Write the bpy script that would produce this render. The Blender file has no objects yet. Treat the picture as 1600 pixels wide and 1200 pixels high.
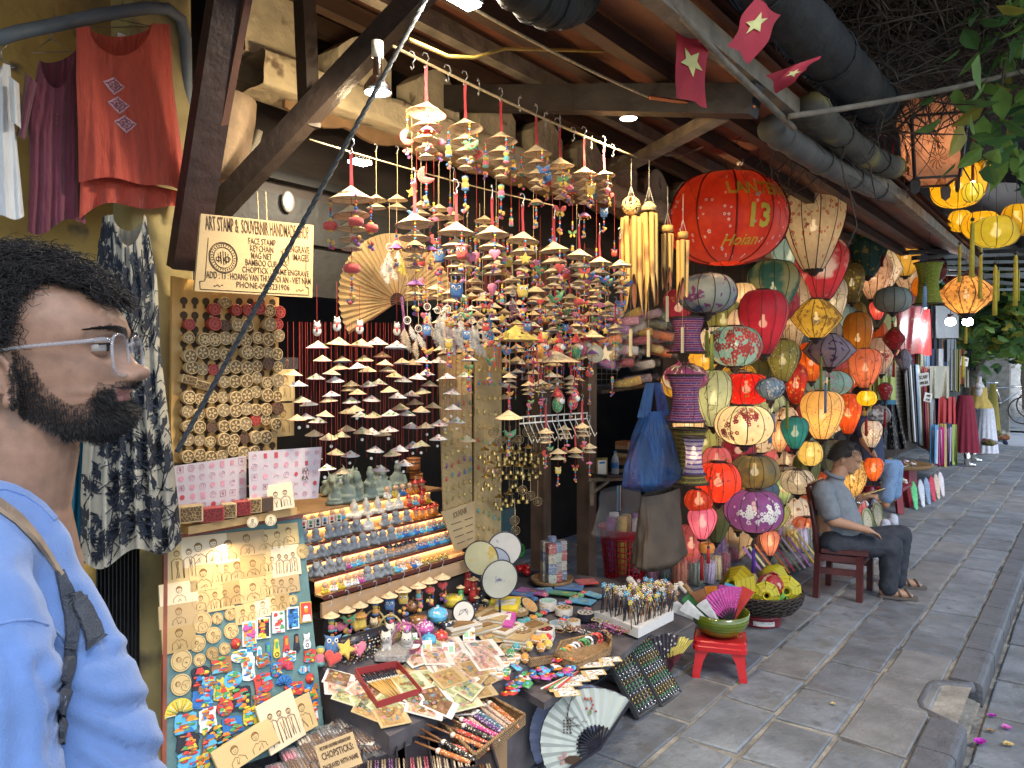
import bpy,math,random
from math import sin,cos,pi,radians as R,sqrt,atan2
from mathutils import Vector,Matrix,noise as mnoise
random.seed(7)
SC=bpy.context.scene
COL=SC.collection
CAMZ,FPX,YAW,PITCH=1.65,1155.0,38.5,-1.24
cam_d=bpy.data.cameras.new('camera');cam=bpy.data.objects.new('camera',cam_d);COL.objects.link(cam)
cam_d.sensor_width=36;cam_d.lens=36*FPX/1600;cam_d.clip_start=.02;cam_d.clip_end=600
cam.location=(0,0,CAMZ);cam.rotation_euler=(R(90+PITCH),0,R(YAW))
SC.camera=cam
CM=Matrix.Rotation(R(YAW),3,'Z')@Matrix.Rotation(R(90+PITCH),3,'X')
SC.view_settings.view_transform='Standard';SC.view_settings.look='None'
SC.view_settings.gamma=1;SC.view_settings.exposure=1.32
world=bpy.data.worlds.new('World');SC.world=world;world.use_nodes=True
wn=world.node_tree;bg=wn.nodes['Background'];sky=wn.nodes.new('ShaderNodeTexSky')
sky.sky_type='NISHITA';sky.sun_disc=False;sky.sun_elevation=R(48);sky.sun_rotation=R(115)
wn.links.new(sky.outputs[0],bg.inputs[0]);bg.inputs[1].default_value=.125
sd=bpy.data.lights.new('sun','SUN');sd.energy=.65;sd.angle=R(16);sd.color=(1,.97,.94)
sun=bpy.data.objects.new('sun',sd);COL.objects.link(sun)
az,el=R(115),R(48)
sdir=Vector((sin(az)*cos(el),cos(az)*cos(el),sin(el)))
sun.rotation_euler=sdir.to_track_quat('Z','Y').to_euler()
SC.cycles.use_denoising=True
SC.cycles.max_bounces=6;SC.cycles.transparent_max_bounces=12
SC.cycles.sample_clamp_indirect=4
def at(u,v,x=None,y=None,z=None,d=None):
 r=CM@Vector(((u-800)/FPX,-(v-600)/FPX,-1))
 o=Vector((0,0,CAMZ))
 if x is not None:t=(x-o.x)/r.x
 elif y is not None:t=(y-o.y)/r.y
 elif z is not None:t=(z-o.z)/r.z
 else:t=d
 return o+r*t
FW=CM@Vector((0,0,-1))
def dep(p):return(Vector(p)-Vector((0,0,CAMZ))).dot(FW)
def px(n,p):return n*dep(p)/FPX
MATS={}
def mat(name,col=(.5,.5,.5),rough=.6,metal=0,var=.12,sc=25,bump=.12,bsc=None,pats=(),tL=0,clear=0,emit=0,coat=0,sheen=0,alpha=1,sX=None,ior=1.45,ecol=None):
 if name in MATS:return MATS[name]
 m=bpy.data.materials.new(name);m.use_nodes=True;MATS[name]=m
 nt=m.node_tree;N=nt.nodes;L=nt.links
 out=N['Material Output'];b=N['Principled BSDF']
 tc=N.new('ShaderNodeTexCoord');oi=N.new('ShaderNodeObjectInfo')
 mul=N.new('ShaderNodeMath');mul.operation='MULTIPLY';mul.inputs[1].default_value=17.3
 L.new(oi.outputs['Random'],mul.inputs[0])
 ad=N.new('ShaderNodeVectorMath');ad.operation='ADD'
 L.new(tc.outputs['Object'],ad.inputs[0]);L.new(mul.outputs[0],ad.inputs[1])
 vec=ad.outputs[0]
 if sX:
  mp=N.new('ShaderNodeVectorMath');mp.operation='MULTIPLY';mp.inputs[1].default_value=sX
  L.new(vec,mp.inputs[0]);vec=mp.outputs[0]
 nz=N.new('ShaderNodeTexNoise');nz.inputs['Scale'].default_value=sc;nz.inputs['Detail'].default_value=5
 L.new(vec,nz.inputs['Vector'])
 mr=N.new('ShaderNodeMapRange');mr.inputs[1].default_value=.3;mr.inputs[2].default_value=.7
 L.new(nz.outputs[0],mr.inputs[0])
 mx=N.new('ShaderNodeMix');mx.data_type='RGBA'
 c=Vector(col)
 mx.inputs[6].default_value=(*[max(0,k*(1-var))for k in c],1)
 mx.inputs[7].default_value=(*[min(1,k*(1+var))for k in c],1)
 L.new(mr.outputs[0],mx.inputs[0]);cur=mx.outputs[2]
 for p in pats:
  kind,s,lo,hi,pc=p[:5]
  if kind=='n':
   t=N.new('ShaderNodeTexNoise');t.inputs['Scale'].default_value=s;t.inputs['Detail'].default_value=3;val=t.outputs[0]
  elif kind=='v':
   t=N.new('ShaderNodeTexVoronoi');t.inputs['Scale'].default_value=s;val=t.outputs['Distance']
  elif kind=='e':
   t=N.new('ShaderNodeTexVoronoi');t.feature='DISTANCE_TO_EDGE';t.inputs['Scale'].default_value=s;val=t.outputs['Distance']
  elif kind[0]=='w':
   t=N.new('ShaderNodeTexWave');t.bands_direction={'wx':'X','wy':'Y','wz':'Z','wd':'DIAGONAL'}[kind]
   t.inputs['Scale'].default_value=s;t.inputs['Distortion'].default_value=p[5]if len(p)>5 else 1.0
   t.inputs['Detail'].default_value=2;val=t.outputs['Fac']
  elif kind=='m':
   t=N.new('ShaderNodeTexMagic');t.turbulence_depth=3;t.inputs['Scale'].default_value=s;val=t.outputs['Fac']
  L.new(vec,t.inputs['Vector'])
  q=N.new('ShaderNodeMapRange');q.inputs[1].default_value=lo;q.inputs[2].default_value=hi
  L.new(val,q.inputs[0])
  x2=N.new('ShaderNodeMix');x2 .data_type='RGBA';L.new(q.outputs[0],x2 .inputs[0]);L.new(cur,x2 .inputs[6])
  if pc=='rand':
   L.new(t.outputs['Color'],x2 .inputs[7])
  else:
   x2 .inputs[7].default_value=(*pc,1)
  cur=x2 .outputs[2]
 L.new(cur,b.inputs['Base Color'])
 b.inputs['Roughness'].default_value=rough;b.inputs['Metallic'].default_value=metal
 b.inputs['Coat Weight'].default_value=coat;b.inputs['Sheen Weight'].default_value=sheen;b.inputs['IOR'].default_value=ior
 if bump:
  n2=N.new('ShaderNodeTexNoise');n2 .inputs['Scale'].default_value=bsc or sc*2.5;n2 .inputs['Detail'].default_value=6
  L.new(vec,n2 .inputs['Vector'])
  bp=N.new('ShaderNodeBump');bp.inputs['Strength'].default_value=bump;bp.inputs['Distance'].default_value=.02
  L.new(n2 .outputs[0],bp.inputs['Height']);L.new(bp.outputs[0],b.inputs['Normal'])
 if emit:
  if ecol:b.inputs['Emission Color'].default_value=(*ecol,1)
  else:L.new(cur,b.inputs['Emission Color'])
  b.inputs['Emission Strength'].default_value=emit
 sh=b.outputs[0]
 if tL:
  tr=N.new('ShaderNodeBsdfTranslucent');L.new(cur,tr.inputs[0])
  ms=N.new('ShaderNodeMixShader');ms.inputs[0].default_value=tL
  L.new(sh,ms.inputs[1]);L.new(tr.outputs[0],ms.inputs[2]);sh=ms.outputs[0]
 if clear:
  tp=N.new('ShaderNodeBsdfTransparent')
  ms=N.new('ShaderNodeMixShader');ms.inputs[0].default_value=clear
  L.new(sh,ms.inputs[1]);L.new(tp.outputs[0],ms.inputs[2]);sh=ms.outputs[0]
 L.new(sh,out.inputs[0])
 return m
def basis(d):
 d=Vector(d).normalized();a=Vector((0,0,1))if abs(d.z)<.9 else Vector((1,0,0))
 x=a.cross(d).normalized();return x,d.cross(x).normalized(),d
class MB:
 def __init__(s):s.v=[];s.f=[];s.m=[];s.s=[]
 def add(s,vs,fs,mi=0,sm=False,M=None):
  o=len(s.v)
  s.v+=[tuple(M@Vector(p))for p in vs]if M is not None else[tuple(p)for p in vs]
  for f in fs:s.f.append([i+o for i in f]);s.m.append(mi);s.s.append(sm)
  return s
 def box(s,c,sz,rot=None,mi=0,tp=1.0):
  x,y,z=[k/2 for k in sz]
  vs=[(-x,-y,-z),(x,-y,-z),(x,y,-z),(-x,y,-z),(-x*tp,-y*tp,z),(x*tp,-y*tp,z),(x*tp,y*tp,z),(-x*tp,y*tp,z)]
  M=Matrix.Translation(Vector(c))
  if rot is not None:M=M@(rot.to_4x4()if isinstance(rot,Matrix)else Matrix.Rotation(rot,4,'Z'))
  return s.add(vs,[(0,3,2,1),(4,5,6,7),(0,1,5,4),(1,2,6,5),(2,3,7,6),(3,0,4,7)],mi,False,M)
 def rbox(s,c,sz,r=.01,rot=None,mi=0):
  x,y,z=[k/2 for k in sz];r=min(r,x*.9,y*.9)
  P=[]
  for q,(sx,sy)in enumerate(((1,1),(-1,1),(-1,-1),(1,-1))):
   for k in range(4):
    a=(q*90+k*30)*pi/180;P.append((sx*(x-r)+r*cos(a),sy*(y-r)+r*sin(a)))
  M=Matrix.Translation(Vector(c))
  if rot is not None:M=M@(rot.to_4x4()if isinstance(rot,Matrix)else Matrix.Rotation(rot,4,'Z'))
  n=len(P);rr=min(r*.5,z*.4)
  vs=[(a,b,-z)for a,b in P]+[(a,b,z-rr)for a,b in P]+[(a*(1-rr/x),b*(1-rr/y),z)for a,b in P]
  fs=[tuple(range(n-1,-1,-1)),tuple(range(2*n,3*n))]
  for l in(0,n):
   for i in range(n):j=(i+1)%n;fs.append((l+i,l+j,l+n+j,l+n+i))
  return s.add(vs,fs,mi,False,M)
 def lathe(s,prof,seg=20,M=None,mi=0,sm=True,cap=False,fn=None):
  vs=[];fs=[];n=len(prof)
  for k in range(seg):
   a=2*pi*k/seg
   for r,z in prof:
    rr=r*(fn(a,z)if fn else 1);vs.append((rr*cos(a),rr*sin(a),z))
  for k in range(seg):
   k2=(k+1)%seg
   for i in range(n-1):fs.append((k*n+i,k2*n+i,k2*n+i+1,k*n+i+1))
  if cap:
   fs.append(tuple(k*n for k in range(seg-1,-1,-1)));fs.append(tuple(k*n+n-1 for k in range(seg)))
  if isinstance(M,(tuple,list,Vector)):M=Matrix.Translation(Vector(M))
  return s.add(vs,fs,mi,sm,M)
 def sph(s,c,r,seg=12,rg=8,mi=0,rot=None):
  if not isinstance(r,(tuple,list)):r=(r,r,r)
  M=Matrix.Translation(Vector(c))
  if rot is not None:M=M@rot.to_4x4()
  M=M@Matrix.Diagonal((*r,1))
  vs=[(0,0,-1)];fs=[]
  for i in range(1,rg):
   p=-pi/2+pi*i/rg
   for k in range(seg):a=2*pi*k/seg;vs.append((cos(p)*cos(a),cos(p)*sin(a),sin(p)))
  vs.append((0,0,1));L=len(vs)-1
  for k in range(seg):
   j=(k+1)%seg
   fs.append((0,1+j,1+k));fs.append((L,L-seg+k,L-seg+j))
   for i in range(rg-2):o=1+i*seg;fs.append((o+k,o+j,o+seg+j,o+seg+k))
  return s.add(vs,fs,mi,True,M)
 def tube(s,pts,r,seg=6,mi=0,cap=True,sm=True):
  pts=[Vector(p)for p in pts];n=len(pts);vs=[];fs=[]
  rs=r if isinstance(r,(list,tuple))else[r]*n
  u=None
  for i,p in enumerate(pts):
   d=(pts[min(i+1,n-1)]-pts[max(i-1,0)])
   if d.length<1e-9:d=Vector((0,0,1))
   d.normalize()
   if u is None:u=basis(d)[0]
   u=(u-d*u.dot(d))
   u=u.normalized()if u.length>1e-6 else basis(d)[0]
   w=d.cross(u)
   for k in range(seg):a=2*pi*k/seg;vs.append(p+(u*cos(a)+w*sin(a))*rs[i])
  for i in range(n-1):
   for k in range(seg):j=(k+1)%seg;fs.append((i*seg+k,i*seg+j,(i+1)*seg+j,(i+1)*seg+k))
  if cap:fs.append(tuple(range(seg-1,-1,-1)));fs.append(tuple((n-1)*seg+k for k in range(seg)))
  return s.add(vs,fs,mi,sm)
 def cyl(s,a,b,r,seg=12,mi=0,r2=None,sm=True):
  return s.tube([a,b],[r,r if r2 is None else r2],seg,mi,True,sm)
 def bar(s,a,b,w,h,mi=0,up=(0,0,1)):
  a,b=Vector(a),Vector(b);d=(b-a).normalized();x=d.cross(Vector(up));x=x.normalized()if x.length>1e-5 else basis(d)[0]
  z=x.cross(d)
  vs=[]
  for p in(a,b):
   for i,j in((-1,-1),(1,-1),(1,1),(-1,1)):vs.append(p+x*i*w/2+z*j*h/2)
  return s.add(vs,[(0,1,2,3),(7,6,5,4),(0,4,5,1),(1,5,6,2),(2,6,7,3),(3,7,4,0)],mi)
 def prism(s,poly,h,M=None,mi=0,mi2=None):
  n=len(poly);vs=[(a,b,0)for a,b in poly]+[(a,b,h)for a,b in poly]
  s.add(vs,[tuple(range(n-1,-1,-1)),tuple(range(n,2*n))],mi,False,M)
  s.add(vs,[(i,(i+1)%n,n+(i+1)%n,n+i)for i in range(n)],mi if mi2 is None else mi2,False,M)
  return s
 def puff(s,poly,h,M=None,mi=0):
  n=len(poly);cx=sum(p[0]for p in poly)/n;cy=sum(p[1]for p in poly)/n
  rings=[(1,0),(.92,.6),(.7,.9),(.35,1)]
  vs=[];fs=[]
  for sg in(1,-1):
   o=len(vs)
   for q,hh in rings:
    vs+=[(cx+(a-cx)*q,cy+(b-cy)*q,sg*h*hh)for a,b in poly]
   vs.append((cx,cy,sg*h*1.02))
   for l in range(len(rings)-1):
    for i in range(n):
     j=(i+1)%n;f=(o+l*n+i,o+l*n+j,o+(l+1)*n+j,o+(l+1)*n+i);fs.append(f if sg>0 else f[::-1])
   l=len(rings)-1
   for i in range(n):
    j=(i+1)%n;f=(o+l*n+i,o+l*n+j,o+len(rings)*n);fs.append(f if sg>0 else f[::-1])
  return s.add(vs,fs,mi,True,M)
 def grid(s,nu,nv,fn,mi=0,sm=True,th=0):
  vs=[fn(i/nu,j/nv)for i in range(nu+1)for j in range(nv+1)]
  fs=[(i*(nv+1)+j,(i+1)*(nv+1)+j,(i+1)*(nv+1)+j+1,i*(nv+1)+j+1)for i in range(nu)for j in range(nv)]
  return s.add(vs,fs,mi,sm)
 def build(s,name,mats,parent=None,world=False,loc=None):
  me=bpy.data.meshes.new(name)
  if world and parent is not None:
   o=parent.location;s.v=[(a-o.x,b-o.y,c-o.z)for a,b,c in s.v]
  me.from_pydata(s.v,[],s.f);me.update()
  if not isinstance(mats,(list,tuple)):mats=[mats]
  for m in mats:me.materials.append(m)
  me.polygons.foreach_set('material_index',s.m);me.polygons.foreach_set('use_smooth',s.s);me.update()
  ob=bpy.data.objects.new(name,me);COL.objects.link(ob)
  if parent is not None:ob.parent=parent
  if loc is not None:ob.location=loc
  return ob
LABELS={}
def tag(o,label,cat,group=None):
 label=' '.join(label.split());o['label']=label;o['category']=cat
 if group:o['group']=group
 return o
def thG(name,label,cat,loc=(0,0,0),rz=0,group=None):
 o=bpy.data.objects.new(name,None);COL.objects.link(o);o.location=loc
 o.rotation_euler=rz if isinstance(rz,(tuple,list))else(0,0,rz);o.empty_display_size=.05
 return tag(o,label,cat,group)
def struct(o):o['kind']='structure';return o
def stuff(o):o['kind']='stuff';return o
KIDS={}
def adopt(root):
 KIDS[root.name]=[(c,[g for g in COL.objects if g.parent==c])for c in COL.objects if c.parent==root];return root
def dup(root,loc,rz=None,label=None,group=None,scale=None,swap=None):
 r=root.copy();COL.objects.link(r);r.location=loc
 if rz is not None:r.rotation_euler=rz if isinstance(rz,(tuple,list))else(0,0,rz)
 if scale is not None:r.scale=scale if isinstance(scale,(tuple,list))else(scale,)*3
 if label:r['label']=' '.join(label.split())
 if group:r['group']=group
 for c,gs in KIDS.get(root.name,[]):
  d=c.copy();COL.objects.link(d);d.parent=r
  for g in gs:e=g.copy();COL.objects.link(e);e.parent=d
 return r
ORD='first second third fourth fifth sixth seventh eighth ninth tenth eleventh twelfth thirteenth fourteenth fifteenth sixteenth seventeenth eighteenth nineteenth twentieth'.split()
for _t in 'twenty thirty forty fifty sixty seventy eighty'.split():ORD+=([_t[:-1]+'ieth']if _t!='twenty' else[])+[_t+'-'+w for w in ORD[:9]]
def nth(i,n=None,a='first',z='last'):
 if n is not None and i==n-1 and n>1:return z
 return ORD[i]if i<len(ORD)else ORD[-1]
def text(body,size,mt,parent=None,M=None,sx=1.0,ext=.0004,name='lettering',align='CENTER',bold=.0,sh=0):
 cu=bpy.data.curves.new('t','FONT');cu.body=body;cu.size=size;cu.extrude=ext;cu.align_x=align;cu.offset=bold;cu.shear=sh
 cu.resolution_u=2
 o=bpy.data.objects.new('t',cu);COL.objects.link(o)
 bpy.context.view_layer.update()
 me=bpy.data.meshes.new_from_object(o.evaluated_get(bpy.context.evaluated_depsgraph_get()));bpy.data.objects.remove(o);bpy.data.curves.remove(cu)
 me.transform(Matrix.Diagonal((sx,1,1,1)))
 if M is not None:me.transform(M)
 me.name=name;me.materials.clear();me.materials.append(mt)
 ob=bpy.data.objects.new(name,me);COL.objects.link(ob)
 if parent is not None:ob.parent=parent
 return ob
def frame(o,xdir,zdir):
 x=Vector(xdir).normalized();z=Vector(zdir);z=(z-x*z.dot(x)).normalized();y=z.cross(x)
 return Matrix.Translation(Vector(o))@Matrix((x,y,z)).transposed().to_4x4()
def setm(o,M):o.matrix_world=M;return o
def lR(mb,vox,smooth=6,fac=.5):
 me=bpy.data.meshes.new('t');me.from_pydata(mb.v,[],mb.f);me.update()
 o=bpy.data.objects.new('t',me);COL.objects.link(o)
 r=o.modifiers.new('r','REMESH');r.mode='VOXEL';r.voxel_size=vox
 if smooth:q=o.modifiers.new('s','SMOOTH');q.iterations=smooth;q.factor=fac
 bpy.context.view_layer.update()
 m2=bpy.data.meshes.new_from_object(o.evaluated_get(bpy.context.evaluated_depsgraph_get()))
 bpy.data.objects.remove(o);bpy.data.meshes.remove(me)
 m2 .polygons.foreach_set('use_smooth',[True]*len(m2 .polygons));return m2
def meshobj(name,me,mats,parent=None):
 me.materials.clear();me.name=name
 for m in(mats if isinstance(mats,(list,tuple))else[mats]):me.materials.append(m)
 o=bpy.data.objects.new(name,me);COL.objects.link(o)
 if parent is not None:o.parent=parent
 return o
def lamp(name,kind,loc,energy,col,parent=None,size=.03,rot=None,sx=None,spot=None):
 l=bpy.data.lights.new(name,kind);l.energy=energy;l.color=col
 if kind=='AREA':
  l.size=size
  if sx:l.shape='RECTANGLE';l.size_y=sx
 else:l.shadow_soft_size=size
 if kind=='SPOT':l.spot_size=R(spot or 120);l.spot_blend=.6
 o=bpy.data.objects.new(name,l);COL.objects.link(o);o.location=loc
 if rot:o.rotation_euler=rot
 if parent is not None:o.parent=parent
 return o
WARM=(1,.72,.40);Vc=Vector;ru=None;MB.bd=MB.build;E_=enumerate;rG=range;MT=Matrix.Translation
# the setting
rnd=random.Random(3)
ru=rnd.uniform
def rv(a):return ru(-a,a)
m_stone=mat('paving stone',(.165,.185,.205),.62,var=.3,sc=5,bump=.35,bsc=45,pats=[('n',14,.55,.75,(.11,.12,.13)),('n',3,.6,.8,(.14,.14,.13))])
m_mortar=mat('mortar',(.27,.255,.22),.9,var=.35,sc=9,bump=.5,bsc=60,pats=[('n',4,.5,.65,(.09,.09,.085))])
m_kerb=mat('kerb stone',(.1,.105,.115),.5,var=.25,sc=8,bump=.4,bsc=50)
m_conc=mat('old concrete',(.21,.2,.17),.9,var=.3,sc=10,bump=.6,bsc=60,pats=[('n',5,.55,.75,(.1,.1,.09))])
def slabs(name,cols,y0,y1,ln,z,mats,gap=.015,jit=.02,skip=None):
 mb=MB()
 for c,(xa,xb)in E_(cols):
  y=y0+ru(-ln,0)
  while y<y1:
   l=ln*ru(.85,1.12);g=gap*ru(.35,1.1)
   if skip and skip((xa+xb)/2,y+l/2):y+=l;continue
   zz=[z+rv(.0035)for _ in rG(4)];b=.007
   P=[(xa+g+rv(jit/4),y+g+rv(jit)),(xb-g+rv(jit/4),y+g+rv(jit)),(xb-g+rv(jit/4),y+l-g+rv(jit)),(xa+g+rv(jit/4),y+l-g+rv(jit))]
   cx=sum(p[0]for p in P)/4;cy=sum(p[1]for p in P)/4
   top=[(p[0]+(b if p[0]<cx else-b),p[1]+(b if p[1]<cy else-b),zz[i])for i,p in E_(P)]
   mid=[(p[0],p[1],zz[i]-.006)for i,p in E_(P)];bot=[(p[0],p[1],z-.035)for p in P]
   fs=[(0,1,2,3)]+[(4+i,4+(i+1)%4,(i+1)%4,i)for i in rG(4)]+[(8+i,8+(i+1)%4,4+(i+1)%4,4+i)for i in rG(4)]
   mb.add(top+mid+bot,fs,rnd.choice(rG(len(mats))));y+=l
 return struct(mb.bd(name,mats))
st2=mat('paving stone darker',(.135,.15,.168),.6,var=.3,sc=6,bump=.35,bsc=45,pats=[('n',9,.5,.7,(.11,.11,.11))])
st3=mat('paving stone warmer',(.175,.178,.178),.66,var=.28,sc=6,bump=.35,bsc=45)
def sheet(name,x0,x1,y0,y1,z,m):
 return struct(MB().add([(x0,y0,z),(x1,y0,z),(x1,y1,z),(x0,y1,z)],[(0,1,2,3)]).bd(name,m))
sheet('ground',-80,80,-30,160,-.14,m_conc)
sheet('pavement_bed',-6,-.5,-2,19,-.011,m_mortar)
xs=[-4.4,-4.1,-3.8,-3.5,-3.2,-2.9,-2.6,-2.32,-2.04,-1.76,-1.47,-1.19,-.905,-.615]
slabs('pavement',list(zip(xs[:-1],xs[1:])),-1,18.6,.46,0,[m_stone,st2,st3,m_stone])
sheet('road_bed',-.47,14,-3,19,-.118,m_mortar)
slabs('road',[(-.44+.42*i,-.44+.42*(i+1))for i in rG(12)],-1,18.6,.62,-.1,[m_stone,st2,m_stone],skip=None)
sheet('side_road',-30,60,19,30,-.02,mat('pale concrete road',(.33,.35,.37),.8,var=.1,sc=1.5))
sheet('far_pavement',-30,60,23,60,.03,mat('far paving',(.2,.21,.22),.8,var=.2,sc=2))
mb=MB()
y=-1.0
def kseg(y0,y1,x0=-.607,x1=-.455):
 prof=[(x0,-.05),(x0,.0),(x0+.006,.006),(x1-.03,.006),(x1-.012,.001),(x1-.002,-.012),(x1,-.03),(x1,-.14)]
 n=len(prof);vs=[];
 for yy in(y0,y1):vs+=[(a+rv(.002),yy,b+rv(.001))for a,b in prof]
 mb.add(vs,[(i,i+1,n+i+1,n+i)for i in rG(n-1)],0,False);mb.add(vs,[tuple(rG(n-1,-1,-1)),tuple(rG(n,2*n))],0)
while y<18.5:
 l=ru(.42,.6)
 if 3.6<y+l and y<4.5:
  if y<3.9:kseg(y+.004,3.93);y=4.5;continue
 kseg(y+.004,y+l-.004);y+=l
struct(mb.bd('kerb',m_kerb))
mb=MB()
P=[(-.50,3.93),(-.545,3.96),(-.60,3.985),(-.655,4.02),(-.675,4.09),(-.675,4.34),(-.655,4.41),(-.60,4.45),(-.545,4.47),(-.50,4.5)]
mb.tube([(a,b,-.022)for a,b in P],.03,8,0)
struct(mb.bd('gutter_rim',m_kerb))
struct(MB().grid(6,8,lambda a,b:(-.66+.2*a,3.97+.49*b,-.03-.05*a+rv(.003))).bd('gutter_floor',m_conc))
m_pet=mat('magenta petal',(.5,.04,.5),.6,tL=.3,var=.2)
m_pet2=mat('pink petal',(.62,.2,.55),.6,tL=.3,var=.2);m_dead=mat('dead leaf',(.3,.2,.09),.7,var=.3)
m_dead2=mat('pale dead leaf',(.5,.4,.18),.7,var=.2)
def petal(u,v,s,m,name,label,z=-.095):
 p=at(u,v,z=z);r2=random.Random(u)
 b=MB()
 for k in rG(4):
  a=r2 .uniform(0,6.28);o=Vc((cos(a),sin(a),0))*s*.3
  b.grid(4,4,lambda q,w:Vc((o.x+(q-.5)*s*(1-.6*abs(w-.5)*2),o.y+(w-.5)*s*.8,.004+.25*s*(abs(q-.5)**1.5*2+abs(w-.5)*r2 .uniform(.3,.8)))))
 ob=b.bd(name,m,loc=p);ob.rotation_euler=(0,0,r2 .uniform(0,6));tag(ob,label,'petal' if 'petal' in name else 'leaf')
petal(1534,1163,.05,m_pet,'fallen_petal','largest magenta flower petal lying on the road stones at the bottom right')
petal(1572,1138,.035,m_pet2,'fallen_petal','pink petal lying between two magenta ones on the road')
petal(1549,1119,.03,m_pet,'fallen_petal','small purple petal nearest the drain notch of the kerb')
petal(1547,1143,.03,m_dead,'fallen_leaf','curled brown leaf among the petals on the road')
petal(1575,1165,.035,m_dead2,'fallen_leaf','pale yellow dead leaf at the lower right of the petals')
petal(1301,1101,.02,m_dead2,'fallen_leaf','tiny yellow leaf on the pavement slabs',.004)
petal(1318,1011,.012,m_dead,'fallen_leaf','tiny dark red leaf on the pavement slabs',.004)
m_yel=mat('ochre plaster',(.50,.34,.10),.85,var=.22,sc=3,bump=.3,bsc=30,pats=[('n',2.2,.58,.7,(.3,.2,.09)),('n',7,.64,.72,(.13,.10,.07))])
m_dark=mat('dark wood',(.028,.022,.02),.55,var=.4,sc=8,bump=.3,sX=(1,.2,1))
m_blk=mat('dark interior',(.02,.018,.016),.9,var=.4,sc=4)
m_bwood=mat('brown beam wood',(.075,.042,.026),.6,var=.35,sc=9,bump=.4,sX=(1,.15,1))
m_grey=mat('weathered batten',(.2,.165,.12),.8,var=.35,sc=12,bump=.5)
def wall(name,label,p0,p1,th,z0,z1,m,cat='wall'):
 p0=Vc((*p0,0));p1=Vc((*p1,0))
 b=MB();b.bar(p0+Vc((0,0,(z0+z1)/2)),p1+Vc((0,0,(z0+z1)/2)),th,z1-z0)
 return tag(b.bd(name,m),label,cat)
wall('plaster_wall','ochre plastered wall behind the hanging tops',(-2.62,-2.5),(-2.62,1.30),.2,0,4.2,m_yel)
t=thG('plaster_pillar','grimy ochre pillar beside the magnet board at the left','pillar',(-2.45,1.18,0))
b=MB();b.rbox((0,0,1.6),(.16,.2,3.2),.02);b.bd('shaft',mat('grimy plaster',(.33,.27,.12),.8,var=.35,sc=5,bump=.3,pats=[('n',6,.55,.7,(.12,.1,.06))]),t)
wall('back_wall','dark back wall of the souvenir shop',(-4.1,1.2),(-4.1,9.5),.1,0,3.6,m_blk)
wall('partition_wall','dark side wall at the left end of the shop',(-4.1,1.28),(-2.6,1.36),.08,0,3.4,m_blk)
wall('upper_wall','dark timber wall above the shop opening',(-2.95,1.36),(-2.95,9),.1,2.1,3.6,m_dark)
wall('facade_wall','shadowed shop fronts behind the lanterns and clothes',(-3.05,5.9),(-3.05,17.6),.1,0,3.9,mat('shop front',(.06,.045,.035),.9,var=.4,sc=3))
def zr(x):return 2.74+(-1-x)*.25
m_roof=mat('rusty roof sheet',(.17,.06,.033),.55,var=.35,sc=3,bump=.3,bsc=14,pats=[('n',5,.5,.75,(.13,.06,.04)),('n',1.7,.6,.75,(.3,.15,.09))])
roof=thG('awning_roof','rust brown awning roof sloping over the stall on timber joists','roof',(-2,3,3))
b=MB();b.grid(24,10,lambda a,c:Vc((-3.3+2.35*a+.0,-.5+9.5*c,zr(-3.3+2.35*a)+.05+.008*sin(a*60))));b.grid(4,4,lambda a,c:Vc((-3.3+2.35*a,-.5+9.5*c,zr(-3.3+2.35*a)+.09)))
b.bd('roof_sheet',m_roof,roof,world=True)
for k,x in E_((-1.02,-1.38,-1.72,-2.05,-2.4,-2.72)):
 b=MB();b.bar((x,-.5,zr(x)-.01+rv(.006)),(x+rv(.03),9,zr(x)-.01),.055,.07);b.bd('joist',m_bwood if k%3 else m_grey,roof,world=True)
b=MB();b.bar((-1.0,2.7,2.63),(-3.1,2.72,3.12),.08,.11);b.bd('cross_beam',m_dark,roof,world=True)
def bE(name,label,a,c,w,h,m,cat='beam'):
 return tag(MB().bar(a,c,w,h).bd(name,m),label,cat)
bE('timber_brace','pale weathered timber brace slanting up to the awning beam',at(945,278,x=-2.3),at(1128,178,x=-1.28),.07,.05,m_grey)
t=thG('timber_brace','steep dark red timber brace beside the orange top','beam',(0,0,0))
MB().bar(at(362,-40,x=-1.95),at(290,420,x=-2.25),.10,.05).bd('plank',mat('dark red wood',(.03,.014,.013),.5,var=.3,sc=9,bump=.3),t)
MB().bar(at(388,-40,x=-1.93),at(318,330,x=-2.2),.022,.06).bd('plank',mat('red brown wood',(.13,.055,.035),.5,var=.3,sc=9),t)
m_beam2=mat('oiled dark beam',(.028,.02,.017),.5,var=.35,sc=8,bump=.35)
bE('timber_brace','thick dark timber brace rising to the right above the wooden sign',at(672,-25,x=-1.7),at(318,352,x=-2.5),.06,.075,m_beam2)
bE('timber_post','short dark upright post resting on the slanting brace',at(473,-60,x=-2.12),at(484,200,x=-2.12),.055,.05,m_beam2)
def rope(name,label,pts,r,m,cat='rope',twist=0,seg=6):
 b=MB();P=[Vc(p)for p in pts]
 if twist:
  n=160
  for k in rG(3):
   Q=[]
   for i in rG(n+1):
    q=P[0].lerp(P[-1],i/n);u,w,d=basis(P[-1]-P[0]);a=i*twist+k*2.094
    Q.append(q+(u*cos(a)+w*sin(a))*r*.55)
   b.tube(Q,r*.6,5)
 else:b.tube(P,r,seg)
 return tag(b.bd(name,m),label,cat)
m_rope=mat('grey rope',(.05,.055,.06),.9,var=.4,sc=60)
rope('tarp_rope','thick grey twisted rope slanting down across the sign and stamp board',[at(676,-20,x=-1.5),at(276,706,x=-2.06)],.0068,m_rope,twist=.62)
m_twine=mat('hemp twine',(.5,.4,.23),.8,var=.3,sc=80)
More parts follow.
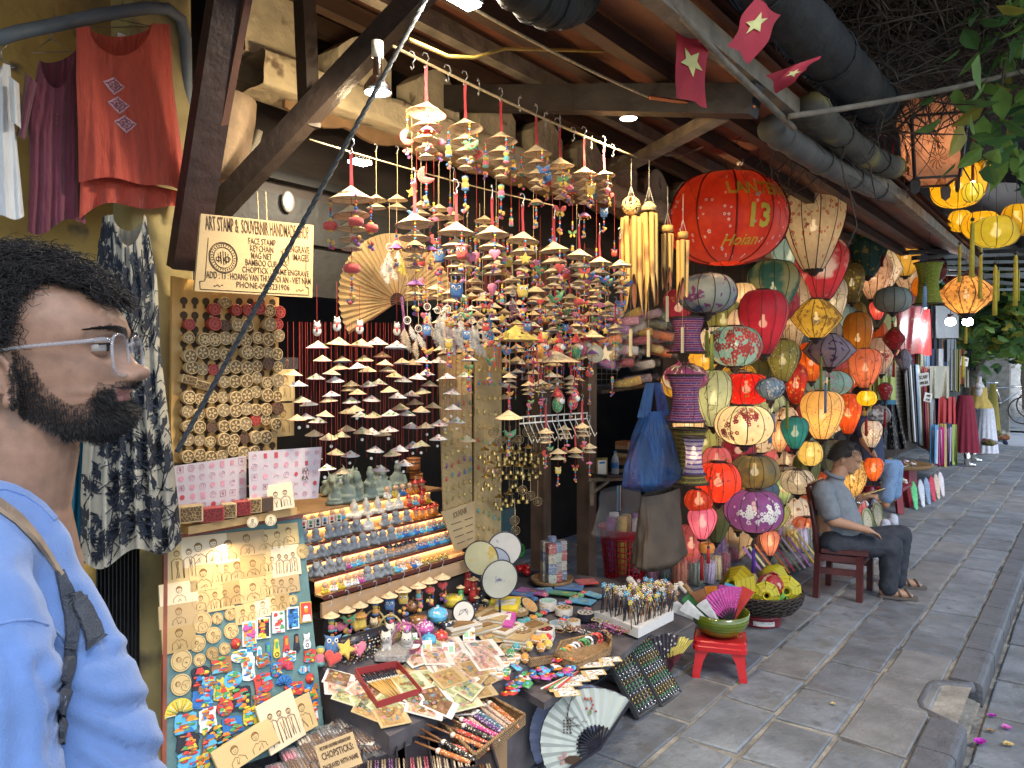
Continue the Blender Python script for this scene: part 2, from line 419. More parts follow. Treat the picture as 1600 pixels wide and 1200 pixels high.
def sag(a,c,s,n=14):
 a,c=Vc(a),Vc(c);return[a.lerp(c,i/n)-Vc((0,0,s*4*(i/n)*(1-i/n)))for i in rG(n+1)]
rope('hanging_line','taut hemp line carrying the upper row of hat mobiles',sag((-1.75,1.60,2.66),(-1.75,3.16,2.66),.015),.0045,m_twine)
rope('hanging_line','thin twine under the ledge carrying the lower row of hats',sag(at(484,218,x=-1.9),at(870,322,x=-1.9),.01),.0025,m_twine)
rope('hanging_line','thin line under the joists ending at the dark cross beam',sag(at(700,-10,x=-1.5),at(1055,168,x=-1.4),.02),.005,m_twine)
m_ycab=mat('yellow cable',(.42,.28,.06),.5)
rope('yellow_cable','loose yellow electric cable wandering across the awning joists',[at(u,v,x=-1.6)for u,v in((640,62),(700,88),(740,90),(790,76),(860,78),(940,80),(1000,70),(1055,80))],.006,m_ycab,'cable')
rope('copper_rod','thin glowing copper rod along the bottom of the cross beam',[at(1015,152,x=-1.3),at(1085,162,x=-1.25),at(1180,167,x=-1.0)],.007,mat('copper',(.6,.2,.08),.3,1),'rod')
rope('bent_pipe','bent white plastic conduit hanging under the roof',[at(1040,242,x=-1.9),at(1070,240,x=-1.9),at(1100,228,x=-1.9),at(1118,214,x=-1.9)],.009,m_grey,'pipe')
rope('long_cable','long pale cable crossing from the awning to the trees',sag(at(1232,182,x=-.95),at(1640,100,y=4.2),.02),.012,m_grey,'cable')
m_led=mat('flaking lime plaster',(.62,.52,.34),.9,var=.25,sc=6,bump=.7,bsc=22,pats=[('n',9,.62,.7,(.2,.14,.09))])
t=thG('stone_ledge','weathered plaster ledge with rounded blocks above the stall','ledge',(-2.68,1.6,2.7))
def lump(b,c,s,r=.03,seed=0):
 q=MB();q.rbox(c,s,r);return b.add(q.v,q.f,0,False)
b=MB();b.grid(90,20,lambda a,c:Vc((-2.58-max(-.1,min(.1,.15*cos(c*2*pi)))+rv(.007),1.62+7.0*a,2.79+max(-.065,min(.065,.1*sin(c*2*pi)))+rv(.006))));b.bd('cornice',m_led,t,world=True)
for k in rG(9):
 y=1.72+k*.46;b=MB();Pp=[(-.15,0)]+[(-.15+.3*(i/8),.16+.09*sin(pi*i/8))for i in rG(9)]+[(.15,0)]
 if k==0:Pp=[(-.13,0),(-.14,.3),(-.1,.42),(.1,.42),(.14,.33),(.16,0)]
 b.prism([(p,q)for p,q in Pp],.14,MT((-2.56,y,2.86))@Matrix(((0,0,-1,0),(1,0,0,0),(0,1,0,0),(0,0,0,1))))
 b.bd('coping_block',m_led,t,world=True)
b=MB();b.prism([(0,0)]+[(i*.05,-.03-.035*abs(sin(i*.5)))for i in rG(0,120)]+[(6.0,0)],.02,MT((-2.56,1.75,2.715))@Matrix(((0,0,1,0),(1,0,0,0),(0,1,0,0),(0,0,0,1))));b.bd('fascia',mat('fascia board',(.2,.12,.06),.8,var=.3,sc=9),t,world=True)
p=at(335,195,x=-2.5)
b=MB();b.lathe([(.0,-.2),(.07,-.19),(.12,-.1),(.14,.02),(.145,.09),(.12,.1),(.11,.05),(0,.0)],18,p);tag(b.bd('clay_gutter_end',mat('old clay pipe',(.26,.19,.13),.9,var=.4,sc=8,bump=.5)),'broken clay gutter mouth sticking out of the plaster wall','gutter')
t=thG('lintel_panel','black timber panelling with metal studs behind the wooden sign','panel',(-2.88,2,2.2))
b=MB();b.box((-2.87,2.3,2.32),(.03,1.7,.2));b.box((-2.87,2.3,2.09),(.035,1.7,.22));b.box((-2.865,2.3,2.5),(.05,1.7,.04));b.bd('panel',mat('charcoal painted wood',(.009,.010,.011),.6,var=.3,sc=9,bump=.2),t,world=True)
for u,v in((365,295),(450,315)):
 b=MB();b.sph(at(u,v,x=-2.84),(.012,.035,.05),10,8);b.bd('stud',mat('pale metal stud',(.5,.5,.5),.4,.8),t,world=True)
rope('white_conduit','curved white conduit by the shop lintel',[at(405,205,x=-2.7),at(398,230,x=-2.7),at(385,252,x=-2.7)],.016,mat('grey plastic',(.5,.48,.42),.5),'pipe')
bE('door_post','dark wooden door post behind the red basket',(-2.55,3.97,0),(-2.55,3.97,2.4),.09,.09,mat('door wood',(.085,.055,.038),.6,var=.4,sc=6,bump=.4),'post')
bE('door_post','dark wooden post between the bells and the blue bag',(-2.75,3.75,0),(-2.75,3.75,2.4),.08,.10,MATS['door wood'],'post')
bE('door_sill','worn raised wooden sill across the shop entrance',(-2.6,2.9,.09),(-2.6,4.6,.09),.1,.16,MATS['door wood'],'sill')
m_tarp=mat('dark tarpaulin',(.018,.017,.016),.75,var=.6,sc=4,bump=1,bsc=14,pats=[('n',2.5,.55,.75,(.05,.042,.034))])
def roll(name,label,a,c,r,m,seg=22):
 a,c=Vc(a),Vc(c);n=24;r2=random.Random(int(r*1000))
 b=MB();n=60;b.tube([a.lerp(c,i/n)-Vc((0,0,.04*4*(i/n)*(1-i/n)))for i in rG(n+1)],[r*r2 .uniform(.93,1.04)for i in rG(n+1)],seg)
 for k in rG(3,n,14):q=a.lerp(c,k/n)-Vc((0,0,.04*4*(k/n)*(1-k/n)));x,y,z=basis(c-a);b.tube([q+(x*cos(h*.5)+y*sin(h*.5))*(r*1.06)for h in rG(14)],.005,4)
 return tag(b.bd(name,m),label,'awning')
roll('rolled_awning','thick dark rolled up awning along the roof edge above the flags',(-.86,.7,2.93),(-.86,3.9,2.92),.10,m_tarp)
roll('rolled_awning','black end of a rolled tarp poking in at the top of the picture',at(800,-40,x=-1.2),at(905,-8,x=-1.2),.07,m_blk)
m_corr=mat('dull corrugated tube',(.09,.085,.075),.6,var=.5,sc=6,pats=[('wy',14,.5,.9,(.1,.09,.08),0)])
roll('rolled_blind','translucent ribbed roll with glints hanging above the lanterns',at(1205,200,x=-1.06),at(1405,305,x=-1.04),.058,m_corr)
roll('rolled_awning','stained rolled canvas beyond the ribbed roll',at(1265,165,x=-.95),at(1398,262,x=-.95),.06,mat('stained canvas',(.10,.09,.07),.8,var=.5,sc=3,pats=[('n',3,.5,.65,(.28,.22,.06))]))
rope('awning_rail','thin weathered rail running under the rolled awning',[at(1035,-10,x=-1.0),at(1130,95,x=-.98),at(1240,200,x=-.97)],.013,m_grey,'rail')
m_flag=mat('red flag cloth',(.30,.02,.035),.75,var=.2,sc=7,bump=.2,tL=.2);m_star=mat('star yellow',(.46,.44,.17),.7,var=.12)
def star2(r,k=.42,n=5):return[((r if i%2==0 else r*k)*sin(pi*i/n),(r if i%2==0 else r*k)*cos(pi*i/n))for i in rG(2*n)]
def flag(label,c00,c10,c11,c01,x,star,wav=.008):
 A,B,Cc,D=[at(u,v,x=xx)for(u,v),xx in zip((c00,c10,c11,c01),x)]
 def f(a,c,o=0):
  p=(A.lerp(B,a)).lerp(D.lerp(Cc,a),c);return p+Vc((wav*sin(a*7+c*5)-o,wav*.4*sin(c*8),0))
 t=thG('flag',label,'flag',A)
 MB().grid(14,14,f).bd('cloth',m_flag,t,world=True)
 su,sv,sr,rot=star
 b=MB();n=5;R_=star2(1)
 vs=[];
 for q in(0,.45,.75,1):
  for(a,c)in R_:
   ca,sa=cos(rot),sin(rot);a2,c2=(a*ca-c*sa)*q,(a*sa+c*ca)*q;vs.append(f(su+a2*sr[0],sv+c2*sr[1],-.004))
 fs=[(k*10+i,k*10+(i+1)%10,(k+1)*10+(i+1)%10,(k+1)*10+i)for k in rG(3)for i in rG(10)]
 b.add(vs,fs);b.bd('star',m_star,t,world=True);return t
flag('narrow red flag with yellow star hanging straight down from the roof',(1050,18),(1102,40),(1106,168),(1060,152),(-1.06,-1.0,-1.0,-1.06),(.5,.52,(.30,.19),.1))
flag('red flag with yellow star wrapped round the rolled awning',(1136,72),(1178,-2),(1222,22),(1174,98),(-.72,-.70,-.66,-.70),(.6,.42,(.22,.26),.5))
flag('small folded red flag drooping below the rolled awning',(1196,118),(1280,88),(1262,108),(1216,145),(-.75,-.66,-.66,-.75),(.5,.5,(.14,.24),.3))
m_twig=mat('dry twig',(.085,.062,.048),.85,var=.4,sc=20)
def twigs(name,label,cat,zone,n,r,ln,m,seed=1):
 r2=random.Random(seed);b=MB()
 for _ in rG(n):
  p=zone(r2);d=Vc((r2 .gauss(0,1),r2 .gauss(0,1),r2 .gauss(0,.55))).normalized();l=ln*r2 .uniform(.3,1);P=[p]
  for k in rG(4):d=(d+Vc((r2 .gauss(0,.45),r2 .gauss(0,.45),r2 .gauss(0,.35)-.08))).normalized();p=p+d*l/4;P.append(p)
  rr=r*r2 .choice((.5,.7,1,1.8));b.tube(P,[rr,rr,rr*.8,rr*.7,rr*.4],3,0,False)
 return b.bd(name,m)
o=twigs('dry_vine_tangle','','',lambda q:(lambda u:at(u,q.uniform(-70,215 if u<1370 else 135),d=q.uniform(3.4,5)))(q.uniform(1230,1660)),3000,.0034,.7,m_twig)
o['label']='dense dark tangle of dry vines over the street';o['kind']='stuff'
b=MB();b.grid(8,20,lambda a,c:Vc((-1.5+2.6*a,2.2+9*c,3.35+.55*a+.1*sin(c*9+a*4))));tag(b.bd('sky_backing',m_blk),'black backing sheet added above the vines to block the sky','blocker')  # dark sheet added behind the vines, only to shut out the sky
def leaf_mesh(b,p,d,nrm,L,W,mi=0):
 d=d.normalized();s=d.cross(nrm);s=s.normalized()if s.length>1e-4 else basis(d)[0];n=s.cross(d)
 b.add([p,p+d*L*.3+s*W-n*W*.3,p+d*L*.65+s*W*.8-n*W*.3,p+d*L,p+d*L*.65-s*W*.8-n*W*.3,p+d*L*.3-s*W-n*W*.3,p+d*L*.35,p+d*L*.68],[(0,6,1),(1,6,7,2),(2,7,3),(0,5,6),(5,4,7,6),(4,3,7)],mi)
m_leafs=[mat('leaf green',(.075,.17,.045),.5,tL=.35,var=.3,sc=8),mat('leaf light',(.17,.30,.06),.5,tL=.4,var=.3,sc=8),mat('leaf dark',(.02,.055,.02),.5,tL=.25,var=.3,sc=8),mat('leaf yellow',(.30,.27,.04),.5,tL=.4,var=.3,sc=8)]
def foliage(name,zone,n,L,W,seed,parent=None,w=(4,3,3,1),clump=1):
 r2=random.Random(seed);b=MB()
 for _ in rG(n//clump):
  c=zone(r2);mi=r2 .choices((0,1,2,3),w)[0]
  for k in rG(clump):
   p=c+Vc((r2 .gauss(0,1),r2 .gauss(0,1),r2 .gauss(0,1)))*L*.9
   d=Vc((r2 .gauss(0,1),r2 .gauss(0,1),r2 .gauss(-.5,.7)));nn=Vc((r2 .gauss(0,.5),r2 .gauss(0,.5),1));s=r2 .uniform(.6,1.2)
   leaf_mesh(b,p,d,nn,L*s,W*s,mi if r2 .random()<.8 else r2 .choice((0,1,2)))
 return b.bd(name,m_leafs,parent)
t=thG('leafy_branch','broad leaved branch reaching in at the upper right corner','branch',(0,0,0))
foliage('foliage',lambda q:at(q.triangular(1490,1690,1640),q.uniform(-40,250),d=q.uniform(2.9,3.6)),240,.13,.034,5,t,(5,5,1,1),2)
MB().tube([at(1660,-20,d=3.3),at(1610,60,d=3.25),at(1570,90,d=3.2),at(1560,190,d=3.2)],[.014,.01,.006,.003],5).bd('branch',m_twig,t)
t=thG('fern','hanging fern with fine fronds among the yellow lanterns','fern',at(1560,270,d=4.8))
r2=random.Random(11)
for k in rG(9):
 b=MB();base=at(1555+r2 .uniform(-12,25),262+r2 .uniform(-8,8),d=4.8);a=r2 .uniform(0,6.28);P=[]
 for i in rG(11):s=i/10*.42;P.append(base+Vc((cos(a)*s,sin(a)*s,.12*sin(i/10*2.2)-.25*(i/10)**2)))
 b.tube(P,.002,3,2)
 for i in rG(1,11):
  d=P[i]-P[i-1];s=d.cross(Vc((0,0,1))).normalized()
  for sg in(-1,1):
   for h in(0,.5):leaf_mesh(b,P[i-1].lerp(P[i],h),s*sg+d.normalized()*.3,Vc((0,0,1)),.075*(1-i/14),.007,1 if i%2 else 0)
 b.bd('frond',m_leafs,t,world=True)
def tree(label,base,top,r,zone,n,L,W,seed,w=(4,3,3,1),mt=None,limbs=()):
 t=thG('street_tree',label,'tree',base);b=MB();base=Vc(base);top=Vc(top)
 P=[base.lerp(top,i/8)+Vc((.06*sin(i*1.3+seed),.06*cos(i+seed),0))for i in rG(9)]
 b.tube(P,[r*(1.25-.08*i)if i else r*1.5 for i in rG(9)],12)
 for q in limbs:b.tube([P[5],P[6].lerp(Vc(q),.5),Vc(q)],[r*.5,r*.4,r*.2],7)
 b.bd('trunk',mt or mat('tree bark',(.13,.11,.09),.9,var=.35,sc=10,bump=.8),t,world=True)
 f=foliage('crown',zone,n,L,W,seed,None,w,4)
 f.data.transform(MT(-base));f.parent=t;return t
mw=mat('whitewashed bark',(.5,.5,.47),.9,var=.3,sc=5,bump=.7,pats=[('n',6,.55,.65,(.2,.18,.15))])
tree('tree with a whitewashed trunk across the far road',at(1583,650,y=24),at(1578,430,y=24),.22,lambda q:at(q.uniform(1530,1680),q.uniform(330,540),d=q.uniform(20,27)),3200,.42,.14,21,mt=mw)
tree('slanting tree with a thin twisted trunk beyond the clothes stall',at(1500,640,y=18.2),at(1585,440,y=17.2),.10,lambda q:at(q.uniform(1495,1640),q.triangular(395,560,470),d=q.uniform(13,17)),2400,.26,.09,33,(4,4,2,2))
tree('dense dark green tree at the far end behind the tree trunks',at(1640,640,y=34),at(1640,400,y=34),.3,lambda q:at(q.uniform(1480,1760),q.uniform(250,560),d=q.uniform(34,44)),3600,.7,.26,45,(3,2,5,1))
wall('garden_wall','mossy grey wall behind the far trees',at(1470,600,y=38).xy,at(1800,600,y=36).xy,.3,0,2.6,mat('mossy wall',(.2,.2,.17),.9,var=.4,sc=1.2,pats=[('n',2,.5,.7,(.08,.11,.05))]))
t=thG('hedge','low green hedge at the foot of the far wall','hedge',(0,0,0));foliage('foliage',lambda q:at(q.uniform(1530,1680),q.uniform(595,640),d=q.uniform(26,28)),1200,.3,.12,8,t,(4,4,2,1),3)
wall('gate_post','short grey stone gate post beyond the far road',at(1558,650,y=22.5).xy,(at(1558,650,y=22.5)+Vc((.01,.25,0))).xy,.5,0,2.0,m_conc,'post')
bE('street_pole','slim brown pole at the right edge of the view',at(1601,640,y=21.5),at(1600,545,y=21.5),.1,.1,m_twig,'pole')
# left side: clothes, sign, stamp board, magnet board
class PL:
 def __init__(s,O,X,Y):
  s.O=Vc(O);s.X=Vc(X).normalized();Y=Vc(Y);s.Y=(Y-s.X*Y.dot(s.X)).normalized();s.N=s.X.cross(s.Y)
  if s.N.dot(Vc((0,0,CAMZ))-s.O)<0:s.N=-s.N;s.X=-s.X
 def hit(s,u,v):
  r=at(u,v,d=1)-Vc((0,0,CAMZ));o=Vc((0,0,CAMZ));return o+r*((s.O-o).dot(s.N)/r.dot(s.N))
 def M(s,p,rot=0,lift=0,tilt=0):
  m=Matrix((s.X,s.Y,s.N)).transposed().to_4x4();return MT(Vc(p)+s.N*lift)@m@Matrix.Rotation(rot,4,'Z')@Matrix.Rotation(tilt,4,'X')
def ap(b,M):
 b.v=[tuple(M@Vc(p))for p in b.v];return b
m_cord=mat('blue grey pvc',(.13,.16,.19),.5,var=.2,sc=8)
rope('wall_pipe','blue grey plastic pipe along the ochre wall carrying the clothes hangers',[at(u,v,x=x)for u,v,x in((-10,62,-2.33),(30,50,-2.33),(90,38,-2.33),(160,22,-2.33),(232,12,-2.33),(262,14,-2.34),(283,30,-2.35),(290,60,-2.36),(291,130,-2.38),(293,200,-2.4),(296,330,-2.42))],.019,m_cord,'pipe',seg=12)
def lerpl(L,t):
 t=max(0,min(.9999,t))*(len(L)-1);i=int(t);f=t-i;return L[i][0]*(1-f)+L[i+1][0]*f,L[i][1]*(1-f)+L[i+1][1]*f
def garment(label,cat,X,left,right,neck,hem,m,fold=.012,nf=5,thick=.06,seed=0,motif=None,name='blouse',nback=.35,sl=None):
 """left/right: pixel edges top->bottom. neck=(s0,s1,depth_px): scoop. hem: fn(s)->px offset"""
 t=thG(name,label,cat,at((left[0][0]+right[0][0])/2,left[0][1],x=X));r2=random.Random(seed);ph=[r2 .uniform(0,6)for _ in rG(4)]
 def surf(side,lift=0):
  def f(s,q):
   L=lerpl(left,q);Rr=lerpl(right,q);u=L[0]+(Rr[0]-L[0])*s;vb=lerpl(left,1)[1]*(1-s)+lerpl(right,1)[1]*s+hem(s)
   vt=left[0][1]*(1-s)+right[0][1]*s
   if neck[0]<s<neck[1]:
    k=(s-neck[0])/(neck[1]-neck[0]);vt+=neck[2]*(nback if side<0 else 1)*(sin(pi*k)**.55)
   else:k=s/neck[0]if s<=neck[0]else(1-s)/(1-neck[1]);vt-=3*k
   v=vt+(vb-vt)*q
   env=max(0,sin(pi*min(1,max(0,s))))**.5;w=.25+.75*q
   dx=side*(thick*.5*env)+lift+fold*w*(sin(s*nf*6.28+ph[0]+2*q)+.5*sin(s*nf*13+ph[1]+q*4))*.6+.004*mnoise.noise(Vc((s*6,q*7,seed)))
   return at(u,v,x=X+dx)
  return f
 b=MB();b.grid(44,36,surf(1));b.grid(30,20,surf(-1));b.bd('cloth',m,t,world=True)
 if motif:motif(t,surf(1,.003),r2)
 if sl:sl(t)
 return t,surf(1,.003)
m_wire=mat('hanger wire',(.45,.46,.48),.35,.9)
def hanger(label,u,v,w,X,drop=45):
 b=MB();c=[at(u+a,v+d,x=X)for a,d in((0,0),(5,-6),(10,0),(8,10),(0,16),(0,30))];b.tube(c,.0016,4)
 b.tube([at(u+a,v+d,x=X)for a,d in((0,30),(-w,30+drop*.5),(w*1.05,30+drop*.45),(0,30))],.0016,4);tag(b.bd('clothes_hanger',m_wire),label,'hanger')
hanger('wire hanger carrying the orange red top',182,0,55,-2.34,26);hanger('wire hanger carrying the maroon blouse',80,30,30,-2.36);hanger('wire hanger carrying the white shirt',2,62,20,-2.34,30)
m_red=mat('crinkled orange red linen',(.50,.075,.045),.85,var=.12,sc=30,bump=.5,bsc=90,sX=(1,1,.25),sheen=.3,tL=.12)
m_mar=mat('maroon linen',(.16,.035,.06),.85,var=.12,sc=30,bump=.4,bsc=80,sX=(1,1,.3),sheen=.3)
m_wh=mat('white cotton',(.72,.74,.76),.85,var=.06,sc=30,bump=.3,bsc=80,sX=(1,1,.3),sheen=.2)
m_lace=mat('pink lace patch',(.55,.33,.38),.8,var=.1);m_lace2=mat('maroon embroidery',(.30,.05,.08),.8)
def diamonds(t,f,r2):
 W=1/180;H=1/300
 for k,(u,v)in E_(((187,137),(193,177),(201,216))):
  s0=(u-122)/165;q0=(v-70)/270
  b=MB();P=[]
  for a,c in((0,-19),(19,0),(0,19),(-19,0)):P.append((s0+a/165,q0+c/262))
  g=[]
  for i in rG(4):
   for h in rG(4):p=P[i];q=P[(i+1)%4];g.append((p[0]+(q[0]-p[0])*h/4,p[1]+(q[1]-p[1])*h/4))
  vs=[f(s0,q0)]+[f(s0+(a-s0)*.5,q0+(c-q0)*.5)for a,c in g]+[f(a,c)for a,c in g];n=16
  b.add(vs,[(0,1+i,1+(i+1)%n)for i in rG(n)]+[(1+i,17+i,17+(i+1)%n,1+(i+1)%n)for i in rG(n)])
  for i in rG(4):
   p=P[i];q=P[(i+1)%4];m=((p[0]+q[0])/2*.72+s0*.28,(p[1]+q[1])/2*.72+q0*.28)
   pts=[(s0+(p[0]-s0)*.8,q0+(p[1]-q0)*.8),(s0+(p[0]-s0)*.62,q0+(p[1]-q0)*.5),m,(s0+(q[0]-s0)*.5,q0+(q[1]-q0)*.62),(s0+(q[0]-s0)*.8,q0+(q[1]-q0)*.8)]
   b.tube([f(a,c)+Vc((.003,0,0))for a,c in pts],.0014,4,1)
  for i in rG(5):
   a=i*1.2566;b.tube([f(s0+.03*cos(a)+.012*cos(h),q0+.017*sin(a)+.008*sin(h))+Vc((.003,0,0))for h in(0,1.57,3.14,4.71,6.28)],.0011,3,1)
  b.bd('lace_patch',[m_lace,m_lace2],t,world=True)
 b=MB();b.box(at(190,56,x=-2.33),(.004,.022,.012));b.bd('label_tag',m_wh,t,world=True)
t,f=garment('orange red sleeveless crinkled top with three pale lace diamonds','top',-2.28,[(119,44),(119,120),(122,200),(123,285)],[(266,38),(270,120),(282,200),(294,312)],(.14,.80,46),lambda s:-18*sin(pi*s)-10*sin(s*9)*s,m_red,.010,5,.07,4,diamonds,'sleeveless_top')
b=MB()
def hemf(s,q):
 u=126+(293-126)*s;v0=262+40*s;v1=343-22*sin(pi*s)-9*sin(s*8)+(-8)*s;return at(u+4*q*(s-.5),v0+(v1-v0)*q,x=-2.31+.02*sin(s*26+q)*q+.02*sin(pi*s))
b.grid(40,8,hemf);b.bd('lower_layer',m_red,t,world=True)
def slv(t):
 b=MB();b.grid(10,12,lambda s,q:at(40-14*q+20*s*(1-.3*q),112+20*s+100*q-14*s*q,x=-2.36+.05*sin(pi*s)));b.bd('sleeve',m_mar,t,world=True)
 b=MB()
 for k in rG(4):b.sph(at(88,178+7*k,x=-2.31),.0035,6,4)
 b.bd('buttons',mat('brown buttons',(.1,.05,.03),.4),t,world=True)
garment('maroon short sleeved blouse hanging between the white shirt and the orange top','blouse',-2.36,[(60,95),(44,160),(46,260),(43,362)],[(122,75),(128,160),(130,260),(134,345)],(.06,.95,52),lambda s:8*sin(s*7),m_mar,.012,4,.06,6,None,'blouse',.2,slv)
def slw(t):
 b=MB();b.grid(10,12,lambda s,q:at(14+16*s+3*q,118+8*s+70*q+5*s,x=-2.30+.05*sin(pi*s)));b.bd('sleeve',m_wh,t,world=True)
garment('white short sleeved linen shirt at the left edge of the photo','shirt',-2.34,[(-40,100),(-45,200),(-50,300),(-50,350)],[(16,102),(22,180),(30,270),(38,335)],(.2,.8,20),lambda s:6*sin(s*9),m_wh,.012,4,.06,8,None,'shirt',.3,slw)
m_man=mat('glossy white mannequin',(.55,.54,.55),.25,var=.05)
m_dress=mat('cream dress cloth',(.36,.34,.28),.85,var=.08,sc=12,bump=.3,tL=.1);m_leafp=mat('ink blue leaf print',(.018,.024,.038),.85,var=.5,sc=14)
t=thG('mannequin','glossy white headless mannequin wearing the long leaf print dress','mannequin',at(205,900,x=-2.18))
b=MB();c=at(205,395,x=-2.2)
b.sph(c+Vc((0,0,-.02)),(.07,.13,.14),20,14);b.sph(at(240,368,x=-2.2),(.045,.045,.06),14,10);b.sph(at(165,372,x=-2.2),(.045,.045,.06),14,10);b.sph(at(204,370,x=-2.2),(.06,.12,.05),14,10)
b.cyl(c+Vc((0,0,.05)),at(208,330,x=-2.22),.035,14,0,.03);b.cyl(at(250,380,x=-2.2),at(262,470,x=-2.2),.035,12,0,.03);b.sph(at(205,500,x=-2.2),(.07,.13,.2),16,10)
meshobj('torso',lR(b,.009,5),m_man,t).matrix_world=Matrix.Identity(4)
t.children[0].data.transform(MT(-t.location))
def leafprint(t,f,r2):
 b=MB()
 for _ in rG(230):
  s0=r2 .uniform(.0,1);q0=r2 .uniform(.0,1);a0=r2 .uniform(0,6.28);n=r2 .choice((5,6,7))
  for k in rG(n):
   a=a0+(k-n/2)*.34;L=r2 .uniform(.05,.085);W=.010
   def g(l,w):return f(min(1,max(0,s0+(cos(a)*l-sin(a)*w)*1.9)),min(1,max(0,q0+(sin(a)*l+cos(a)*w)*.62)))
   b.add([g(.01,0),g(L*.35,W),g(L*.7,W*.8),g(L,0),g(L*.7,-W*.6),g(L*.35,-W*.7)],[(0,1,2,3,4,5)])
  P=[f(min(1,max(0,s0-cos(a0)*.1*h*1.9)),min(1,max(0,q0-sin(a0)*.1*h*.62)))for h in(0,.3,.6,1)];b.tube(P,.0016,3)
 b.bd('leaf_print',m_leafp,t,world=True)
garment('long sleeveless cream dress printed with dark blue leaves on the mannequin','dress',-2.14,[(160,338),(146,400),(140,520),(132,640),(126,780),(126,872)],[(228,338),(246,420),(250,520),(262,640),(274,760),(284,838)],(.25,.95,46),lambda s:14*sin(s*9)+18*sin(pi*s),m_dress,.028,6,.12,12,leafprint,'long_dress',.5)
m_dp=mat('purple shawl',(.11,.01,.09),.8,var=.2);m_tl=mat('teal shawl',(.01,.12,.2),.8,var=.2)
for k,(m,lb,u)in E_(((m_dp,'dark purple garment hanging behind the leaf print dress',106),(m_tl,'teal blue garment hanging behind the leaf print dress',118))):
 b=MB();b.grid(14,16,lambda s,q:at(u+(26+10*k)*s*(.6+.5*q)-14*q,690+190*q,x=-2.25+.04*k+.02*sin(s*12)));tag(b.bd('garment',m),lb,'garment')
b=MB();b.grid(60,4,lambda s,q:at(150+68*s,850+400*q,x=-2.34+.018*sin(s*70)));tag(b.bd('fluted_curtain',mat('black pleated curtain',(.02,.02,.022),.7,var=.3,sc=10)),'black pleated curtain under the dress beside the pillar','curtain')
m_ply=mat('laser wood',(.42,.30,.15),.6,var=.13,sc=5,bump=.1,sX=(1,.2,1.5));m_ink=mat('burnt ink',(.07,.04,.022),.8);m_bro=mat('burnt brown',(.26,.15,.06),.8,var=.3,sc=60)
A,B_,C_,D_=at(313,334,x=-2.08),at(489,352,x=-2.08),at(487,465,x=-2.08),at(303,455,x=-2.08)
pl=PL((A+C_)/2,(B_-A),(A-D_))
sw=(B_-A).length;sh_=(A-D_).length
sg=thG('shop_sign','pale wooden shop sign with dark engraved lettering above the stamp board','sign',(A+C_)/2)
def q2(P):return[tuple(p)for p in P]
b=MB();N8=pl.N*.004;b.add([A+N8,B_+N8,C_+N8,D_+N8,A-N8,B_-N8,C_-N8,D_-N8],[(3,2,1,0),(4,5,6,7),(0,1,5,4),(1,2,6,5),(2,3,7,6),(3,0,4,7)]);b.bd('board',m_ply,sg,world=True)
def SP(a,c,lift=.0052):return A.lerp(B_,a).lerp(D_.lerp(C_,a),c)+pl.N*lift
def st(body,a,c,size,sx=.6,bold=.012,al='CENTER'):
 dx=(SP(a+.01,c)-SP(a,c)).normalized();M=frame(SP(a,c),dx,pl.N)
 M=MT(-sg.location)@M;return text(body,size,m_ink,sg,M,sx,.0003,'lettering',al,bold*size*.3)
st('ART STAMP &  SOUVERNIR HANDMADE SHOP',.5,.20,.060,.295,.02)
for i,w in E_(('FACE STAMP','KEYCHAIN','MAG NET','BAMBOO CUP')):st(w,.52,.335+.095*i,.028,.62)
st('ENGRAVE',.86,.40,.032,.6);st('IMAGES',.88,.51,.032,.6);st('CHOPTICK : NAME ENGRAVE',.66,.715,.026,.72)
st('ADD : 13 : HOANG VAN THU - HOI AN - VIET NAM',.53,.82,.029,.56);st('PHONE-0935231906',.55,.92,.026,.85)
b=MB()
def ring(a,c,r,w,n=32,r1=None):
 P=[SP(a,c)+pl.X*cos(i*2*pi/n)*r+pl.Y*sin(i*2*pi/n)*r for i in rG(n+1)];b.tube(P,w,4,0,False)
ring(.2,.545,.046,.0012);ring(.2,.545,.043,.0008);ring(.2,.545,.031,.001)
for i in rG(30):a=i*2*pi/30;b.tube([SP(.2,.545)+(pl.X*cos(a)+pl.Y*sin(a))*r for r in(.034,.040)],.001,4)
for i in rG(-2,3):b.tube([SP(.2,.545)+pl.X*i*.008+pl.Y*y for y in(-.022+abs(i)*.004,.022-abs(i)*.005)],.0016 if i%2 else.001,4)
for dx,r in((.012,.010),(-.016,.008)):P=[SP(.2,.545)+pl.X*(dx+cos(i*.7)*r)+pl.Y*(-.004+sin(i*.7)*r*.8)for i in rG(10)];b.tube(P,.0014,4)
for i in rG(2):P=[SP(.73+.012*i,.45)+pl.X*(cos(j*.8)*(.012-.003*i))+pl.Y*(sin(j*.8)*.022-.01*i)for j in rG(9)];b.tube(P,.0011,4)
P=[SP(.72,.5)+pl.X*(.012*sin(j*1.3))+pl.Y*(-.04+j*.008)for j in rG(10)];b.tube(P,.001,4)
for a0,c0,a1,c1 in((.07,.3,.07,.86),(.07,.86,.03,.87),(.03,.87,.04,.97),(.04,.97,.96,.97),(.96,.97,.96,.87),(.96,.87,.93,.86),(.93,.86,.93,.3)):b.tube([SP(a0,c0),SP(a1,c1)],.0009,4)
for a0 in(.14,.84):b.tube([SP(a0+.012*i,.91+.015*sin(i*2))for i in rG(7)],.001,4)
b.bd('emblem',m_ink,sg,world=True)
for u in(407,420):rope('sign_cord','pale cord holding the wooden sign on its left side' if u==407 else 'pale cord holding the wooden sign beside the knot',[at(u-5,300,x=-2.2),at(u-3,345,x=-2.09)],.002,m_twine,'cord')
